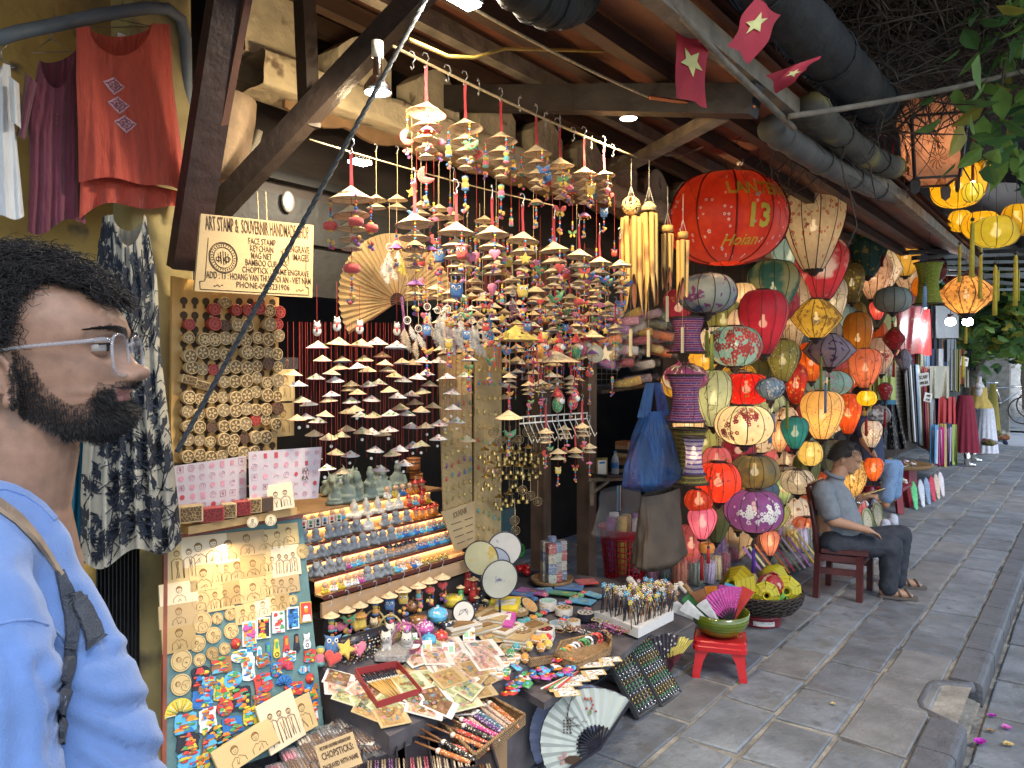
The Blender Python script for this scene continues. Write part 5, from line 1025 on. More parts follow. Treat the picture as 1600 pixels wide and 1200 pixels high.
def spot(u,v,X,r_,label,e,col,hot,aim=(.0,.2,-1),ang=130):
 p=at(u,v,x=X);t=thG('spot_lamp',label,'lamp',p,0,'spot lamps');b=MB();b.lathe([(.3*r_,2.6*r_),(.34*r_,1.3*r_),(.55*r_,1.05*r_),(.95*r_,.45*r_),(r_,.05*r_),(.97*r_,0),(.9*r_,.08*r_)],24);b.bd('housing',m_chrome,t)
 b=MB();b.cyl((0,0,2.5*r_),(0,0,3.6*r_),.42*r_,14);b.bd('socket',m_porc,t);b=MB();b.lathe([(0,-.04*r_),(.6*r_,-.02*r_),(.9*r_,.06*r_)],20);b.bd('lens',hot,t)
 d=Vc(aim).normalized();lamp('lamp_light','SPOT',(0,0,-.12*r_-.01),e,col,t,.03,tuple((-d).to_track_quat('Z','Y').to_euler()),spot=ang);return t
spot(590,146,-1.72,.043,'chrome reflector bulb tied to the slanting beam',24,(1,.80,.52),m_hotc,(-.6,.8,-.75),165);lamp('lamp_light','POINT',at(560,165,x=-2.05),3.5,(1,.78,.46),None,.04)  # point light added off the bulb as upward spill, brightens the ledge
spot(982,186,-1.62,.04,'chrome spot lamp hanging from the cross beam',30,(1,.74,.42),m_hot,(-.35,.1,-1),150)
t=thG('flood_lamp','bright flat lamp glowing under the lintel behind the hats','lamp',at(562,253,x=-2.5));b=MB();b.rbox((0,0,.01),(.07,.1,.02),.01);b.bd('case',m_chrome,t);b=MB();b.box((.0,0,-.004),(.055,.085,.006));b.bd('lens',m_hotc,t);lamp('lamp_light','AREA',(0,0,-.012),8,(1,.82,.58),t,.06)
t=thG('tube_lamp','white lit ceiling lamp cut by the top of the picture','lamp',at(716,-4,x=-1.45));b=MB();b.box((0,0,.012),(.06,.15,.02));b.bd('case',m_porc,t);b=MB();b.box((0,0,-.003),(.05,.14,.008));b.bd('lens',m_hotc,t);lamp('lamp_light','AREA',(0,0,-.012),10,(1,.86,.65),t,.1)
b=MB();b.lathe([(0,0),(.018,.002),(.02,.03),(.014,.045),(.014,.07),(0,.075)],12,at(1156,258,x=-1.7));b.cyl(at(1156,258,x=-1.7)+Vc((0,0,.07)),at(1156,258,x=-1.7)+Vc((0,0,.25)),.003,4);tag(b.bd('bulb_socket',m_porc),'empty porcelain bulb socket hanging above the big red lantern','socket')
# silk lanterns
m_rib=mat('dark lantern rib',(.05,.03,.025),.6);m_cap=mat('black turned wood',(.03,.02,.018),.4);m_bulb=mat('lantern bulb',(1,.8,.5),.3,emit=5,ecol=(1,.78,.45))
PROF={'globe':[(.30,.78),(.55,.74),(.78,.58),(.93,.32),(1,0),(.95,-.32),(.8,-.58),(.56,-.76),(.3,-.84)],'balloon':[(.28,.97),(.62,.92),(.88,.72),(1,.42),(.96,.1),(.82,-.25),(.62,-.6),(.42,-.88),(.30,-1.0)],'diamond':[(.26,.95),(.45,.80),(.75,.45),(.97,.08),(1,0),(.95,-.1),(.72,-.45),(.42,-.8),(.26,-.95)],'drum':[(.95,1),(.84,.85),(.70,.45),(.64,0),(.70,-.5),(.86,-.88),(1.0,-1)],'small':[(.3,.75),(.35,.7),(.8,.5),(1,.1),(.95,-.2),(.7,-.6),(.3,-.85),(.28,-1)]}
def smooth_prof(P,k=4):
 n=len(P);out=[]
 for i in rG(n-1):
  p0,p1,p2,p3=P[max(i-1,0)],P[i],P[i+1],P[min(i+2,n-1)]
  for j in rG(k):
   t=j/k;out.append(tuple(.5*((2*p1[c])+(-p0[c]+p2[c])*t+(2*p0[c]-5*p1[c]+4*p2[c]-p3[c])*t*t+(-p0[c]+3*p1[c]-3*p2[c]+p3[c])*t**3)for c in(0,1)))
 return out+[P[-1]]
SP_={k:smooth_prof(v)for k,v in PROF.items()}
def rad_at(P,z):
 for(r0,z0),(r1,z1)in zip(P[:-1],P[1:]):
  if z1<=z<=z0:t=(z0-z)/max(1e-6,z0-z1);return r0+(r1-r0)*t
 return P[0][0]
def lantern(u,v,w,h,X,shape,shade,label,lit=0,deco=None,dcol=None,tassel=None,ribs=11,rise=.3,capb=True,X_=None,ribm=None,seed=None,grp='silk lanterns of the lantern shop',tl=.16):
 p=at(u,v,x=X);Rr=px(w/2,p);Hh=px(h/2,p);t=thG('silk_lantern',label,'lantern',p,0,grp);P=SP_[shape];seed=seed or int(u*3+v)
 r3=random.Random(seed);ca=atan2(-p.y,-p.x);t.rotation_euler=(0,0,0)
 b=MB();n=ribs if shape!='drum' else 0;sg=max(24,(ribs*4 if n else 32))
 ph=r3 .uniform(0,1)
 fn=(lambda a,z:1-.045*(sin(((a*n/(2*pi)+ph)%1)*pi)))if n else(lambda a,z:1)
 b.lathe([(r*Rr,z*Hh)for r,z in P],sg,None,0,True,fn=fn)
 def S(a,z,o=.002):rr=rad_at(P,z)*Rr*fn(a%(2*pi),z)+o;return Vc((rr*cos(a),rr*sin(a),z*Hh))
 def flower(a,z,s,mi=1):
  for k in rG(5):
   q=k*1.2566+a*3;c=(cos(q)*s,sin(q)*s);b.add([S(a+(c[0]+cos(j)*s*.62)/Rr,z+(c[1]+sin(j)*s*.62)/Hh,.003)for j in(0,1.05,2.1,3.14,4.2,5.24)],[tuple(rG(6))],mi)
 def branch(a0,z0,d,L,th=.0022,mi=2,dep_=0):
  P_=[];a,z=a0,z0
  for k in rG(9):
   P_.append(S(a,max(-.9,min(.9,z)),.002));a+=cos(d)*L/9/Rr;z+=sin(d)*L/9/Hh;d+=r3 .uniform(-.35,.35)
   if k in(3,5,6)and dep_<2:branch(a,z,d+r3 .choice((-1,1))*r3 .uniform(.5,1),L*.5,th*.7,mi,dep_+1)
  b.tube(P_,th*.6,3,mi,False)
  return
 mats_=[shade]
 if deco:
  nF,sF,mF,mB={'blossom':(26,.008,dcol or m_w,m_rib),'sparse':(30,.005,dcol or m_w,m_rib),'butterfly':(46,.007,dcol or m_rd2,m_eng),'big':(34,.017,dcol or mQ,fz[4]),'cluster':(0,.0085,dcol or m_w,m_rib),'ink':(8,.004,dcol or m_rib,m_rib),'lotus':(16,.03,dcol or m_pk,m_gr)}[deco]
  mats_+=[mF,mB];sF*=min(1.3,Rr/.16)
  if deco=='cluster':
   for c_ in rG(3):
    a0,z0=ca+r3 .uniform(-.9,.9),r3 .uniform(-.35,.45)
    for _ in rG(15):flower(a0+r3 .gauss(0,.22),max(-.8,min(.8,z0+r3 .gauss(0,.13))),sF*r3 .uniform(.7,1.2))
   for c_ in rG(20):flower(ca+r3 .uniform(-1.4,1.4),r3 .uniform(-.7,.7),sF*.5)
   branch(ca-.9,-.3,.6,Rr*1.2)
  else:
   for c_ in rG(5):branch(ca+r3 .uniform(-1.5,1.5),r3 .uniform(-.8,.2),r3 .uniform(.7,2.4),Rr*1.1,.002 if deco!='ink' else.004)
   for _ in rG(nF*2):flower(r3 .uniform(0,2*pi),r3 .uniform(-.8,.85),sF*r3 .uniform(.6,1.2))
   for _ in rG(nF//2):a0=ca+r3 .uniform(-1.3,1.3);z0=r3 .uniform(-.6,.6);[flower(a0+r3 .gauss(0,.1),max(-.85,min(.85,z0+r3 .gauss(0,.1))),sF*r3 .uniform(.6,1))for _ in rG(2)]
 b.bd('shade',mats_,t)
 if n:
  b=MB()
  for k in rG(n):a=(k-ph)*2*pi/n;b.tube([(r*Rr*1.004*cos(a),r*Rr*1.004*sin(a),z*Hh)for r,z in P[::2]+[P[-1]]],max(.0018,Rr*.015),4,0,False)
  b.bd('ribs',ribm or m_rib,t)
 else:
  [MB().tube([(P[i][0]*Rr*cos(j*.2618),P[i][0]*Rr*sin(j*.2618),P[i][1]*Hh)for j in rG(25)],.006,5,0,False).bd('rim',ribm or m_rib,t)for i in(0,-1)]
 r0,z0=P[-1];r1,z1=P[0]
 if n and capb:
  b=MB();b.lathe([(r0*Rr*1.05,z0*Hh+.008),(r0*Rr*1.05,z0*Hh-.012),(r0*Rr*.6,z0*Hh-.016),(r0*Rr*.5,z0*Hh-.03),(r0*Rr*.25,z0*Hh-.045),(0,z0*Hh-.05)],14);b.bd('cap',m_cap,t);b=MB();b.lathe([(r1*Rr*1.05,z1*Hh-.006),(r1*Rr*1.05,z1*Hh+.008),(r1*Rr*.8,z1*Hh+.010)],14);b.bd('collar',m_cap,t)
 b=MB();b.cyl((0,0,z1*Hh),(0,0,z1*Hh+rise),.0018,4);b.bd('cord',m_cap,t)
 if tassel is not None:
  b=MB();zb=z0*Hh-.05;b.cyl((0,0,zb),(0,0,zb-.035),.0015,4,1);b.sph((0,0,zb-.045),.011,10,7,1);b.tube([(0,0,zb-.055),(.001,0,zb-.07),(0,0,zb-.055-tl)],[.004,.008,.012],8,0)
  for k in rG(9):a=k*.7;b.tube([(.008*cos(a),.008*sin(a),zb-.07),(.011*cos(a),.011*sin(a),zb-.058-tl)],.0025,4,0)
  b.bd('tassel',[tassel,m_cap],t)
 if lit:
  bz=-.05*Hh;b=MB();b.sph((0,0,bz),min(.028,Rr*.3),12,8);b.cyl((0,0,bz+.02),(0,0,bz+.06),.012,8);b.bd('bulb',m_bulb,t)
  lamp('lantern_light','POINT',(0,0,bz),lit*(Rr/.16)**1.7,(1,.70,.36),t,.035)
 return t
def silk(name,c,c2=None,s=.12,sc=1,lit=0,gold=None,clear=.035):
 pats=[]
 if c2:pats.append(('n',9*sc,.5,.62,c2))
 if gold:pats+=[('e',26*sc,.012,.0,gold)]if False else[('n',26*sc,.60,.63,gold)]
 return mat('silk '+name,c,.42,var=.10,sc=30,bump=.12,bsc=220,pats=pats,tL=.45 if lit else.3,clear=clear if lit else 0,sheen=.15)
T_=lambda n,c:mat('tassel '+n,c,.7,var=.15,sc=30)
tR,tY,tG,tB,tP=T_('red',(.35,.02,.02)),T_('yellow',(.5,.40,.05)),T_('olive',(.2,.22,.03)),T_('blue',(.12,.2,.35)),T_('purple',(.07,.02,.22))
sk=silk('big red',(.50,.035,.012),(.58,.06,.015))
t=lantern(1135,341,186,168,-1.74,'globe',sk,'huge orange red lantern painted with gold shop lettering and blossoms',1.2,'sparse',m_w,None,10,.12,False,ribm=mat('red rib',(.20,.012,.008),.6),seed=5,grp=None)
m_gp=mat('gold paint',(.52,.40,.04),.5)
Rb=px(93,t.location);Hb=px(84,t.location);ca=atan2(-t.location.y,-t.location.x)
def wrap(body,size,a0,z0,mt,sx=1,rot=0,sh=0,bold=.02):
 o=text(body,size,mt,None,Matrix.Rotation(rot,4,'Z'),sx,0,'lettering','CENTER',bold*size*2,sh);me=o.data
 for v_ in me.vertices:
  x,y=v_.co.x,v_.co.y;z=z0+y;zz=max(-.95,min(.95,z/Hb));rr=rad_at(SP_['globe'],max(-.8,min(.75,zz)))*Rb+.006;a=a0+x/rr;v_.co=(rr*cos(a),rr*sin(a),z)
 o.parent=t;return o
wrap('LANTERN',.10,ca+.60,.072,m_gp,.9,bold=.015);wrap('13',.17,ca+.52,-.105,m_gp,.85,bold=.02);wrap('Hoian',.075,ca+.25,-.20,m_gp,1.1,.05,.35,.005)
CR=(.62,.54,.38)
LN=[(1271,352,97,140,-1.75,'balloon',('cream',(.64,.55,.42),None,None),'large cream balloon lantern printed with tiny red butterflies',.8,'butterfly',m_rd2,None),(1218,292,55,50,-2.2,'globe',('steel blue',(.12,.25,.42),None,None),'blue lantern half hidden behind the huge red one',0,None,None,None),(1208,450,80,86,-2.1,'balloon',('bottle green',(.05,.17,.16),(.34,.36,.22),None),'dark green patched balloon lantern under the huge red one',.5,None,None,None),(1105,458,92,74,-1.85,'globe',('blue floral',(.38,.42,.38),(.05,.10,.26),(.25,.06,.2)),'round blue and grey floral lantern below the bamboo chimes',0,None,None,tG),(1192,503,76,102,-1.74,'balloon',('crimson',(.36,.02,.045),None,None),'glossy crimson balloon lantern with a glowing centre',1.6,None,None,None),(1148,540,84,76,-1.82,'globe',('turquoise floral',(.30,.52,.52),None,(.6,.55,.45)),'turquoise round lantern with red and blue flowers',.6,'big',m_rd2,None),(1237,490,56,120,-2.2,'balloon',('ivory',(.62,.52,.38),None,None),'tall ivory lantern behind the crimson balloon',1.6,'butterfly',m_eng,None),(1284,420,82,96,-1.97,'balloon',('red and white',(.50,.04,.07),(.64,.58,.62),None),'red balloon lantern with white lace patches below the cream one',1.0,None,None,None),(1318,358,42,62,-2.15,'globe',('sea green',(.06,.22,.19),None,None),'plain sea green lantern behind the cream balloon',0,None,None,None),(1337,368,66,116,-2.12,'balloon',('amber yellow',(.66,.38,.05),None,(.4,.15,.02)),'tall glowing amber lantern behind the green and cream ones',2.4,None,None,None),(1356,396,58,72,-1.95,'balloon',('pine green',(.05,.17,.14),None,(.5,.45,.12)),'dark green lantern scattered with gold flowers',0,None,None,None),(1379,338,60,80,-1.8,'diamond',('magenta',(.22,.02,.10),(.12,.04,.16),(.45,.2,.1)),'magenta and purple pointed lantern near the ribbed roll',0,None,None,tR),(1408,352,48,66,-2.05,'balloon',('olive gold',(.40,.36,.08),None,None),'olive gold balloon lantern right of the magenta one',.4,None,None,None),(1441,378,46,66,-2.15,'balloon',('navy',(.03,.04,.22),(.4,.46,.46),None),'navy and silver balloon lantern behind the thin black pole',0,None,None,None),(1462,372,34,50,-2.2,'balloon',('dusty rose',(.45,.22,.2),None,None),'dusty rose lantern right of the navy one',.3,None,None,None),(1275,498,76,64,-1.68,'diamond',('mustard',(.56,.40,.07),None,(.30,.17,.03)),'mustard yellow diamond lantern with fine brown vines',1.0,'butterfly',m_eng,None),(1296,548,78,54,-1.78,'diamond',('lilac floral',(.42,.34,.40),None,(.12,.07,.16)),'lilac flowered diamond lantern under the mustard one',0,None,None,tG),(1340,528,44,82,-1.95,'balloon',('amber',(.42,.17,.015),(.36,.13,.01),None),'twisted dark amber balloon lantern',.8,None,None,None),(1223,563,50,66,-1.9,'balloon',('olive',(.22,.21,.06),None,None),'olive balloon lantern with white blossoms right of the turquoise one',1.0,'sparse',m_w,None),(1166,607,76,60,-1.92,'globe',('scarlet',(.60,.015,.01),None,None),'scarlet globe lantern glowing above the cherry blossom one',2.2,'sparse',m_gp,None),(1204,606,44,42,-1.64,'small',('powder blue',(.25,.37,.48),None,None),'small powder blue lantern with white flowers',0,'blossom',m_w,tB),(1163,663,92,74,-1.71,'globe',('warm white',(.64,.56,.38),None,None),'cream globe lantern with dark red cherry blossoms, glowing',2.6,'cluster',mQ,None),(1115,622,58,90,-2.05,'balloon',('pale green',(.46,.52,.36),None,None),'pale green balloon lantern with black ink branches',1.8,'ink',None,None),(1070,590,70,50,-2.1,'globe',('lotus white',(.62,.58,.52),None,None),'white lantern painted with a large pink lotus',.8,'lotus',m_pk,None),(1122,752,72,76,-1.92,'globe',('vermilion',(.62,.045,.015),None,None),'vermilion globe lantern with a bright visible bulb',2.6,'ink',None,None),(1179,736,76,62,-1.84,'globe',('smoky olive',(.16,.14,.08),(.30,.22,.06),None),'smoky grey and olive lantern above the purple one',.7,None,None,None),(1178,797,92,78,-1.70,'globe',('violet',(.17,.055,.23),None,None),'violet globe lantern with white blossoms hanging over the basket',2.0,'cluster',m_w,tP),(1092,782,46,44,-2.0,'globe',('dark red',(.36,.03,.012),None,(.5,.15,.03)),'small dark red globe lantern left of the vermilion one',1.4,None,None,None),(1097,816,46,52,-1.98,'balloon',('pink',(.60,.15,.28),None,None),'pink balloon lantern near the brown bag',1.8,None,None,tR),(1218,682,30,52,-1.95,'diamond',('peach print',(.62,.42,.26),None,(.5,.12,.05)),'small peach printed lantern right of the cherry blossom one',1.0,None,None,None),(1242,676,42,50,-1.8,'balloon',('teal',(.03,.22,.22),(.04,.26,.26),None),'small teal balloon lantern with pale foot',.5,None,None,None),(1284,648,66,76,-1.72,'balloon',('golden cream',(.68,.46,.17),None,None),'golden cream balloon lantern glowing above the seated man',2.6,'sparse',m_pk,None),(1325,646,40,64,-1.86,'balloon',('orange red',(.60,.09,.015),None,(.65,.3,.05)),'orange red balloon lantern right of the golden cream one',2.2,None,None,None),(1292,598,78,48,-1.97,'globe',('aqua',(.24,.44,.46),None,(.5,.28,.3)),'wide aqua globe lantern with pink flowers',.7,'sparse',m_pk,None),(1243,600,36,64,-1.95,'balloon',('red and gold',(.45,.03,.015),None,(.6,.35,.06)),'narrow red and gold patterned lantern',.9,None,None,None),(1268,565,44,62,-2.0,'balloon',('tangerine',(.58,.12,.02),None,(.66,.36,.06)),'tangerine lantern hidden behind the lilac diamond',1.5,None,None,None),(1352,575,50,62,-1.74,'balloon',('salmon',(.60,.20,.11),None,(.35,.1,.06)),'salmon orange balloon lantern with thin dark twigs',1.6,None,None,tY),(1377,556,38,58,-1.82,'balloon',('pale rose',(.58,.44,.38),None,None),'pale rose lantern with a dark red blossom spray',.4,'cluster',mQ,None),(1397,530,33,36,-1.6,'diamond',('brocade red',(.42,.015,.02),None,(.55,.25,.08)),'small shiny red brocade lantern with tassel',0,None,None,tR),(1395,468,56,48,-1.66,'globe',('silver green',(.32,.40,.36),None,None),'silver green globe lantern with a long red tassel',0,None,None,tR),(1420,488,42,62,-1.9,'balloon',('mauve',(.36,.2,.27),None,None),'mauve balloon lantern behind the silver green globe',.5,None,None,None),(1354,622,30,29,-1.62,'globe',('bright yellow',(.70,.46,.01),None,None),'small bright yellow globe lantern with red tassel',.8,None,None,tR),(1383,612,21,27,-1.66,'balloon',('red dotted',(.40,.02,.03),None,(.6,.4,.35)),'tiny red dotted balloon lantern',0,None,None,tR),(1366,648,48,38,-1.8,'globe',('taupe',(.33,.25,.23),None,None),'taupe globe lantern with white blossoms right of the orange red one',0,'cluster',m_w,None),(1362,678,31,42,-1.6,'balloon',('white red sprig',(.62,.55,.50),None,None),'small white lantern with red flower sprigs above the phone',.4,'blossom',m_rd2,None),(1378,735,52,46,-1.85,'globe',('misty green',(.34,.42,.35),None,None),'misty green globe lantern behind the small orange one',.2,'sparse',m_w,None),(1365,733,29,37,-1.62,'balloon',('small orange',(.64,.14,.02),None,None),'small orange glowing lantern right of the seated man',1.0,'sparse',m_w,None),(1332,746,46,62,-1.88,'balloon',('honey',(.66,.47,.18),None,(.35,.18,.06)),'honey coloured lantern behind the chest of the seated man',2.2,'butterfly',m_eng,None),(1266,708,38,46,-1.98,'globe',('lemon',(.62,.50,.18),None,(.35,.28,.05)),'lemon lantern left of the head of the seated man',1.6,None,None,None),(1246,752,52,46,-1.9,'globe',('ink white',(.58,.53,.46),None,None),'off white ink painted lantern left of the shoulder of the man',.4,'ink',None,None),(1224,762,30,52,-2.05,'balloon',('mint',(.36,.50,.30),None,(.5,.3,.2)),'mint green lantern between the violet and ink painted ones',.8,None,None,None),(1203,848,30,40,-1.95,'balloon',('coral',(.60,.25,.18),None,None),'coral lantern low behind the violet one',.5,None,None,None),(1331,442,38,62,-2.05,'balloon',('black gold',(.13,.10,.04),None,(.42,.33,.08)),'blackish gold flowered lantern under the amber one',.4,None,None,None),(1303,470,40,76,-2.08,'balloon',('chalk',(.55,.52,.46),None,None),'chalk white lantern with one green sprig',.8,'ink',m_gr,tY),(1366,432,52,72,-2.08,'balloon',('blush',(.60,.42,.34),None,None),'blush lantern with twig print below the gold flowered green one',1.6,'butterfly',m_eng,None),(1371,485,24,30,-1.9,'balloon',('hot coral',(.62,.1,.1),None,None),'small hot coral lantern left of the silver green globe',.6,None,None,None),(1413,562,26,32,-1.7,'diamond',('silver stripe',(.36,.36,.42),(.1,.1,.16),None),'small silver striped diamond lantern above the scarves',0,None,None,None),(1250,640,30,46,-2.15,'globe',('brick',(.30,.04,.03),None,None),'brick red lantern deep behind the teal one',.5,None,None,None),(1180,575,40,40,-2.2,'globe',('bronze',(.25,.15,.04),None,None),'bronze lantern deep behind the scarlet globe',.6,None,None,None)]
for L_ in LN:
 (u,v,w,h,X,shp,(nm,c,c2,g),lb,lit,de,dc,ta)=L_
 sc_=.16/max(.05,px(w/2,at(u,v,x=X)));lantern(u,v,w,h,X,shp,silk(nm,c,c2,gold=g,lit=lit,sc=.8*min(2.2,sc_)),lb,lit*.95,de,dc,ta,11 if w>40 else 9)
mw1=mat('woven magenta band',(.26,.03,.12),.8,var=.3,sc=60,bump=.3,pats=[('wz',9,.6,.8,(.10,.05,.20),0),('wz',23,.8,.95,(.55,.3,.3),0),('v',60,.3,.2,(.5,.2,.25))],tL=.1);mw2=mat('woven gold band',(.14,.11,.03),.8,var=.3,sc=60,bump=.3,pats=[('wz',12,.6,.8,(.34,.26,.06),0),('v',70,.3,.2,(.45,.35,.1))],tL=.1)
mw3=mat('woven purple band',(.30,.28,.36),.8,var=.2,sc=60,bump=.2,pats=[('wz',12,.6,.75,(.08,.04,.2),0),('v',50,.25,.2,(.6,.5,.5))],tL=.4,clear=.05);mw4=mat('woven green print',(.24,.30,.03),.8,var=.2,sc=60,bump=.2,pats=[('wz',30,.7,.85,(.10,.14,.02),0),('v',90,.3,.2,(.5,.5,.1))],tL=.2)
lantern(1071,622,62,72,-1.9,'drum',mw1,'waisted magenta woven drum lantern beside the blue bag',0);lantern(1074,524,62,54,-1.97,'drum',mw1,'dark magenta woven drum lantern under the blue floral globe',0);lantern(1077,712,60,84,-1.95,'drum',mw2,'black and gold woven drum lantern',0);lantern(1084,712,38,58,-1.82,'drum',mw3,'small purple and white woven drum lantern, lit inside',1.1)
lantern(1451,443,44,64,-1.15,'drum',mw4,'lime green printed drum lantern with a grey tassel over the street',0,tassel=None)
dk=[('sand',(.60,.48,.33)),('rust',(.45,.10,.03)),('moss',(.25,.27,.10)),('shell',(.62,.50,.42)),('gold',(.55,.36,.06)),('rose',(.48,.12,.16)),('sage',(.32,.40,.30)),('wine',(.22,.02,.05)),('sky',(.22,.36,.45)),('pearl',(.6,.56,.5))]
FL=[(1160,465),(1178,520),(1100,560),(1250,540),(1310,500),(1325,580),(1100,690),(1145,705),(1205,640),(1230,720),(1265,760),(1290,700),(1310,620),(1345,480),(1385,420),(1400,505),(1340,690),(1255,450),(1290,470),(1140,780),(1210,800),(1240,800),(1390,590),(1425,430),(1075,660),(1060,480),(1415,400),(1360,520),(1235,400),(1300,540),(1110,730),(1150,840),(1235,680),(1060,600),(1330,600),(1275,620),(1190,700),(1130,500),(1310,660),(1220,500),(1155,600),(1260,800),(1290,760),(1080,850)]
for i,(u,v)in E_(FL):
 nm,c=dk[(i*7+i//10)%10];shp=('globe','balloon','diamond')[i%3]
 lantern(u,v,ru(44,60),ru(50,70),-2.25-.06*(i%4),shp,silk('deep '+nm,c,gold=(.3,.12,.04)if i%2 else None,lit=1),f'{nm} coloured {shp} lantern, {nth(i)} deep behind the front ones',1.9 if i%2==0 else.9,None,None,None,10,grp='lanterns deep inside the lantern shop')
for i in rG(36):
 u=1085+(i*71)%320;v=455+(i*53)%380;nm,c=dk[(i*3)%10];lantern(u,v,ru(40,54),ru(44,64),-2.12,('balloon','globe')[i%2],silk('deep '+nm,c),f'{nm} coloured lantern filling a gap, {nth(i)} of the middle layer',1.2*(i%2),None,None,None,10,grp='middle layer of lanterns')
ys=silk('canary',(.70,.46,.015),lit=1);ys2=silk('lime yellow',(.56,.50,.05),lit=1)
for(u,v,w,h,X,m_,lb,ta,lit)in((1497,288,82,84,-.75,ys,'large yellow globe lantern below the square paper lantern',None,2.4),(1500,345,36,40,-.9,ys,'small yellow lantern hanging below the large yellow globe',tY,.8),(1533,352,56,52,-.65,ys,'yellow lantern behind the greenish one, with black twig print',tY,1.2),(1556,362,70,58,-.5,ys2,'greenish yellow globe lantern with a long yellow tassel',tY,.8),(1588,344,44,62,-.4,ys,'yellow lantern at the right edge of the lantern group',tY,1.2),(1540,268,46,40,-.6,ys,'yellow lantern partly hidden behind the fern',None,1.0),(1520,300,30,36,-.55,ys2,'small yellow lantern tucked under the fern',tY,.5)):
 lantern(u,v,w,h,X,'globe',m_,lb,lit*.9,None,None,ta,10,.5,False,grp='yellow lanterns over the street',tl=.30)
lantern(1510,461,86,62,-.95,'diamond',silk('peach gold',(.62,.36,.12),None,gold=(.30,.14,.04),lit=1),'wide peach gold diamond lantern alone over the street',2.6,'butterfly',m_eng,tY,12,.5,True,grp=None)
lantern(1504,432,56,38,-1.3,'globe',silk('old red',(.20,.015,.015),None,gold=(.4,.2,.05)),'dull red lantern behind the peach gold diamond',0,None,None,None,9,.4);lantern(1462,420,34,46,-1.35,'globe',silk('old red',(.2,.015,.015)),'dull red lantern beside the lime green drum',0,None,None,None,9,.4);lantern(1443,448,36,40,-1.6,'globe',silk('orange globe',(.62,.22,.02),lit=1),'orange globe lantern glowing left of the lime drum',.3,None,None,None,9,.4)
m_pap=mat('amber paper',(.50,.29,.18),.7,var=.25,sc=14,bump=.2,tL=.45,pats=[('n',30,.55,.75,(.40,.17,.08))]);c=at(1455,228,x=-.85);t=thG('paper_lantern','square amber paper lantern with ink drawings in a dark wooden frame','lantern',c)
s0,s1,hh=px(52,c),px(42,c),px(56,c)
rot=R(25)
def cq(k,s,z):a=rot+pi/4+k*pi/2;return Vc((s*cos(a),s*sin(a),z))
for k in rG(4):
 b=MB();b.add([cq(k,s1*1.0,-hh),cq(k+1,s1*1.0,-hh),cq(k+1,s0,hh*.62),cq(k,s0,hh*.62)],[(0,1,2,3)],0);b.add([cq(k,s0*1.12,hh*.66),cq(k+1,s0*1.12,hh*.66),cq(k+1,s0*1.05,hh*1.15),cq(k,s0*1.05,hh*1.15)],[(0,1,2,3)],0)
 r3=random.Random(k);A_,B2=cq(k,s1*1.03,-hh),cq(k+1,s1*1.03,-hh);C2,D2=cq(k+1,s0*1.03,hh*.62),cq(k,s0*1.03,hh*.62)
 def PP(a,q):return A_.lerp(B2,a).lerp(D2 .lerp(C2,a),q)
 for i in rG(13):a=i*.5;b.tube([PP(.5+.04*cos(a),.32+.04*sin(a)),PP(.5+.16*cos(a),.32+.15*sin(a)),PP(.5+.2*cos(a+.2),.33+.2*sin(a+.2))],.0022,3,1)
 for i in rG(7):b.tube([PP(.45+.05*i*.6,.45),PP(.4+.1*sin(i),.6+.03*i),PP(.5+.12*cos(i*2),.55+.04*i)],.002,3,1)
 b.bd('paper_panel',[m_pap,m_ink],t)
 b=MB();b.bar(cq(k,s1*1.04,-hh*1.02),cq(k,s0*1.06,hh*.64),.016,.016);b.bar(cq(k,s1*1.04,-hh),cq(k+1,s1*1.04,-hh),.012,.014);b.bar(cq(k,s0*1.14,hh*.64),cq(k+1,s0*1.14,hh*.64),.014,.014);b.bar(cq(k,s0*1.08,hh*1.15),cq(k+1,s0*1.08,hh*1.15),.014,.014);b.prism([(-.02,0),(.02,0),(.03,-.03),(.025,-.08),(0,-.10),(-.025,-.08),(-.03,-.03)],.01,MT(cq(k,s1*1.0,-hh))@Matrix.Rotation(rot+k*pi/2,4,'Z')@Matrix.Rotation(pi/2,4,'X'));b.bd('frame',m_cap,t)
b=MB();b.cyl((0,0,hh*1.1),(0,0,hh*1.1+.6),.004,5);b.bd('cord',m_cap,t)
for k in(1,3):b=MB();q=cq(k,s0*1.2,hh*.6);b.tube([q,q+Vc((0,0,-.12)),q+Vc((0,0,-.42))],[.004,.006,.01],6);b.bd('tassel',tR,t)
b=MB();b.sph((0,0,0),.02,10,7);b.bd('bulb',m_bulb,t);lamp('lantern_light','POINT',(0,0,0),1.5,(1,.62,.36),t,.04)
rope('black_pole','thin black pole standing between the lanterns and the clothes stall',[at(1437,330,x=-1.6),at(1441,400,x=-1.6)],.018,m_cap,'pole')
for i,(u,v0,v1,m_,lb)in E_(((1112,520,580,tG,'olive'),(1283,555,610,tG,'pale olive'),(1230,625,670,tG,'dark green'),(1209,645,675,tB,'blue'),(1107,855,880,tR,'red'),(1505,555,590,tY,'yellow'),(1445,445,480,tB,'grey blue'),(1360,600,640,tY,'gold'),(1290,600,645,tB,'slate'),(1403,490,530,tR,'crimson'),(1592,420,470,tY,'long yellow'),(1560,420,470,tY,'bright yellow'),(1533,370,430,tY,'pale yellow'))):
 X=-1.62 if u<1420 else-.7;p=at(u,v0,x=X);b=MB();L=px(v1-v0,p);b.sph((0,0,0),.009,8,6,1);b.tube([(0,0,0),(0,0,-.02),(0,0,-L)],[.004,.009,.011],8,0);b.cyl((0,0,0),(0,0,.12),.0015,4,1);o=b.bd('tassel',[m_,m_cap],loc=p);tag(o,f'{lb} hanging tassel among the lanterns','tassel')
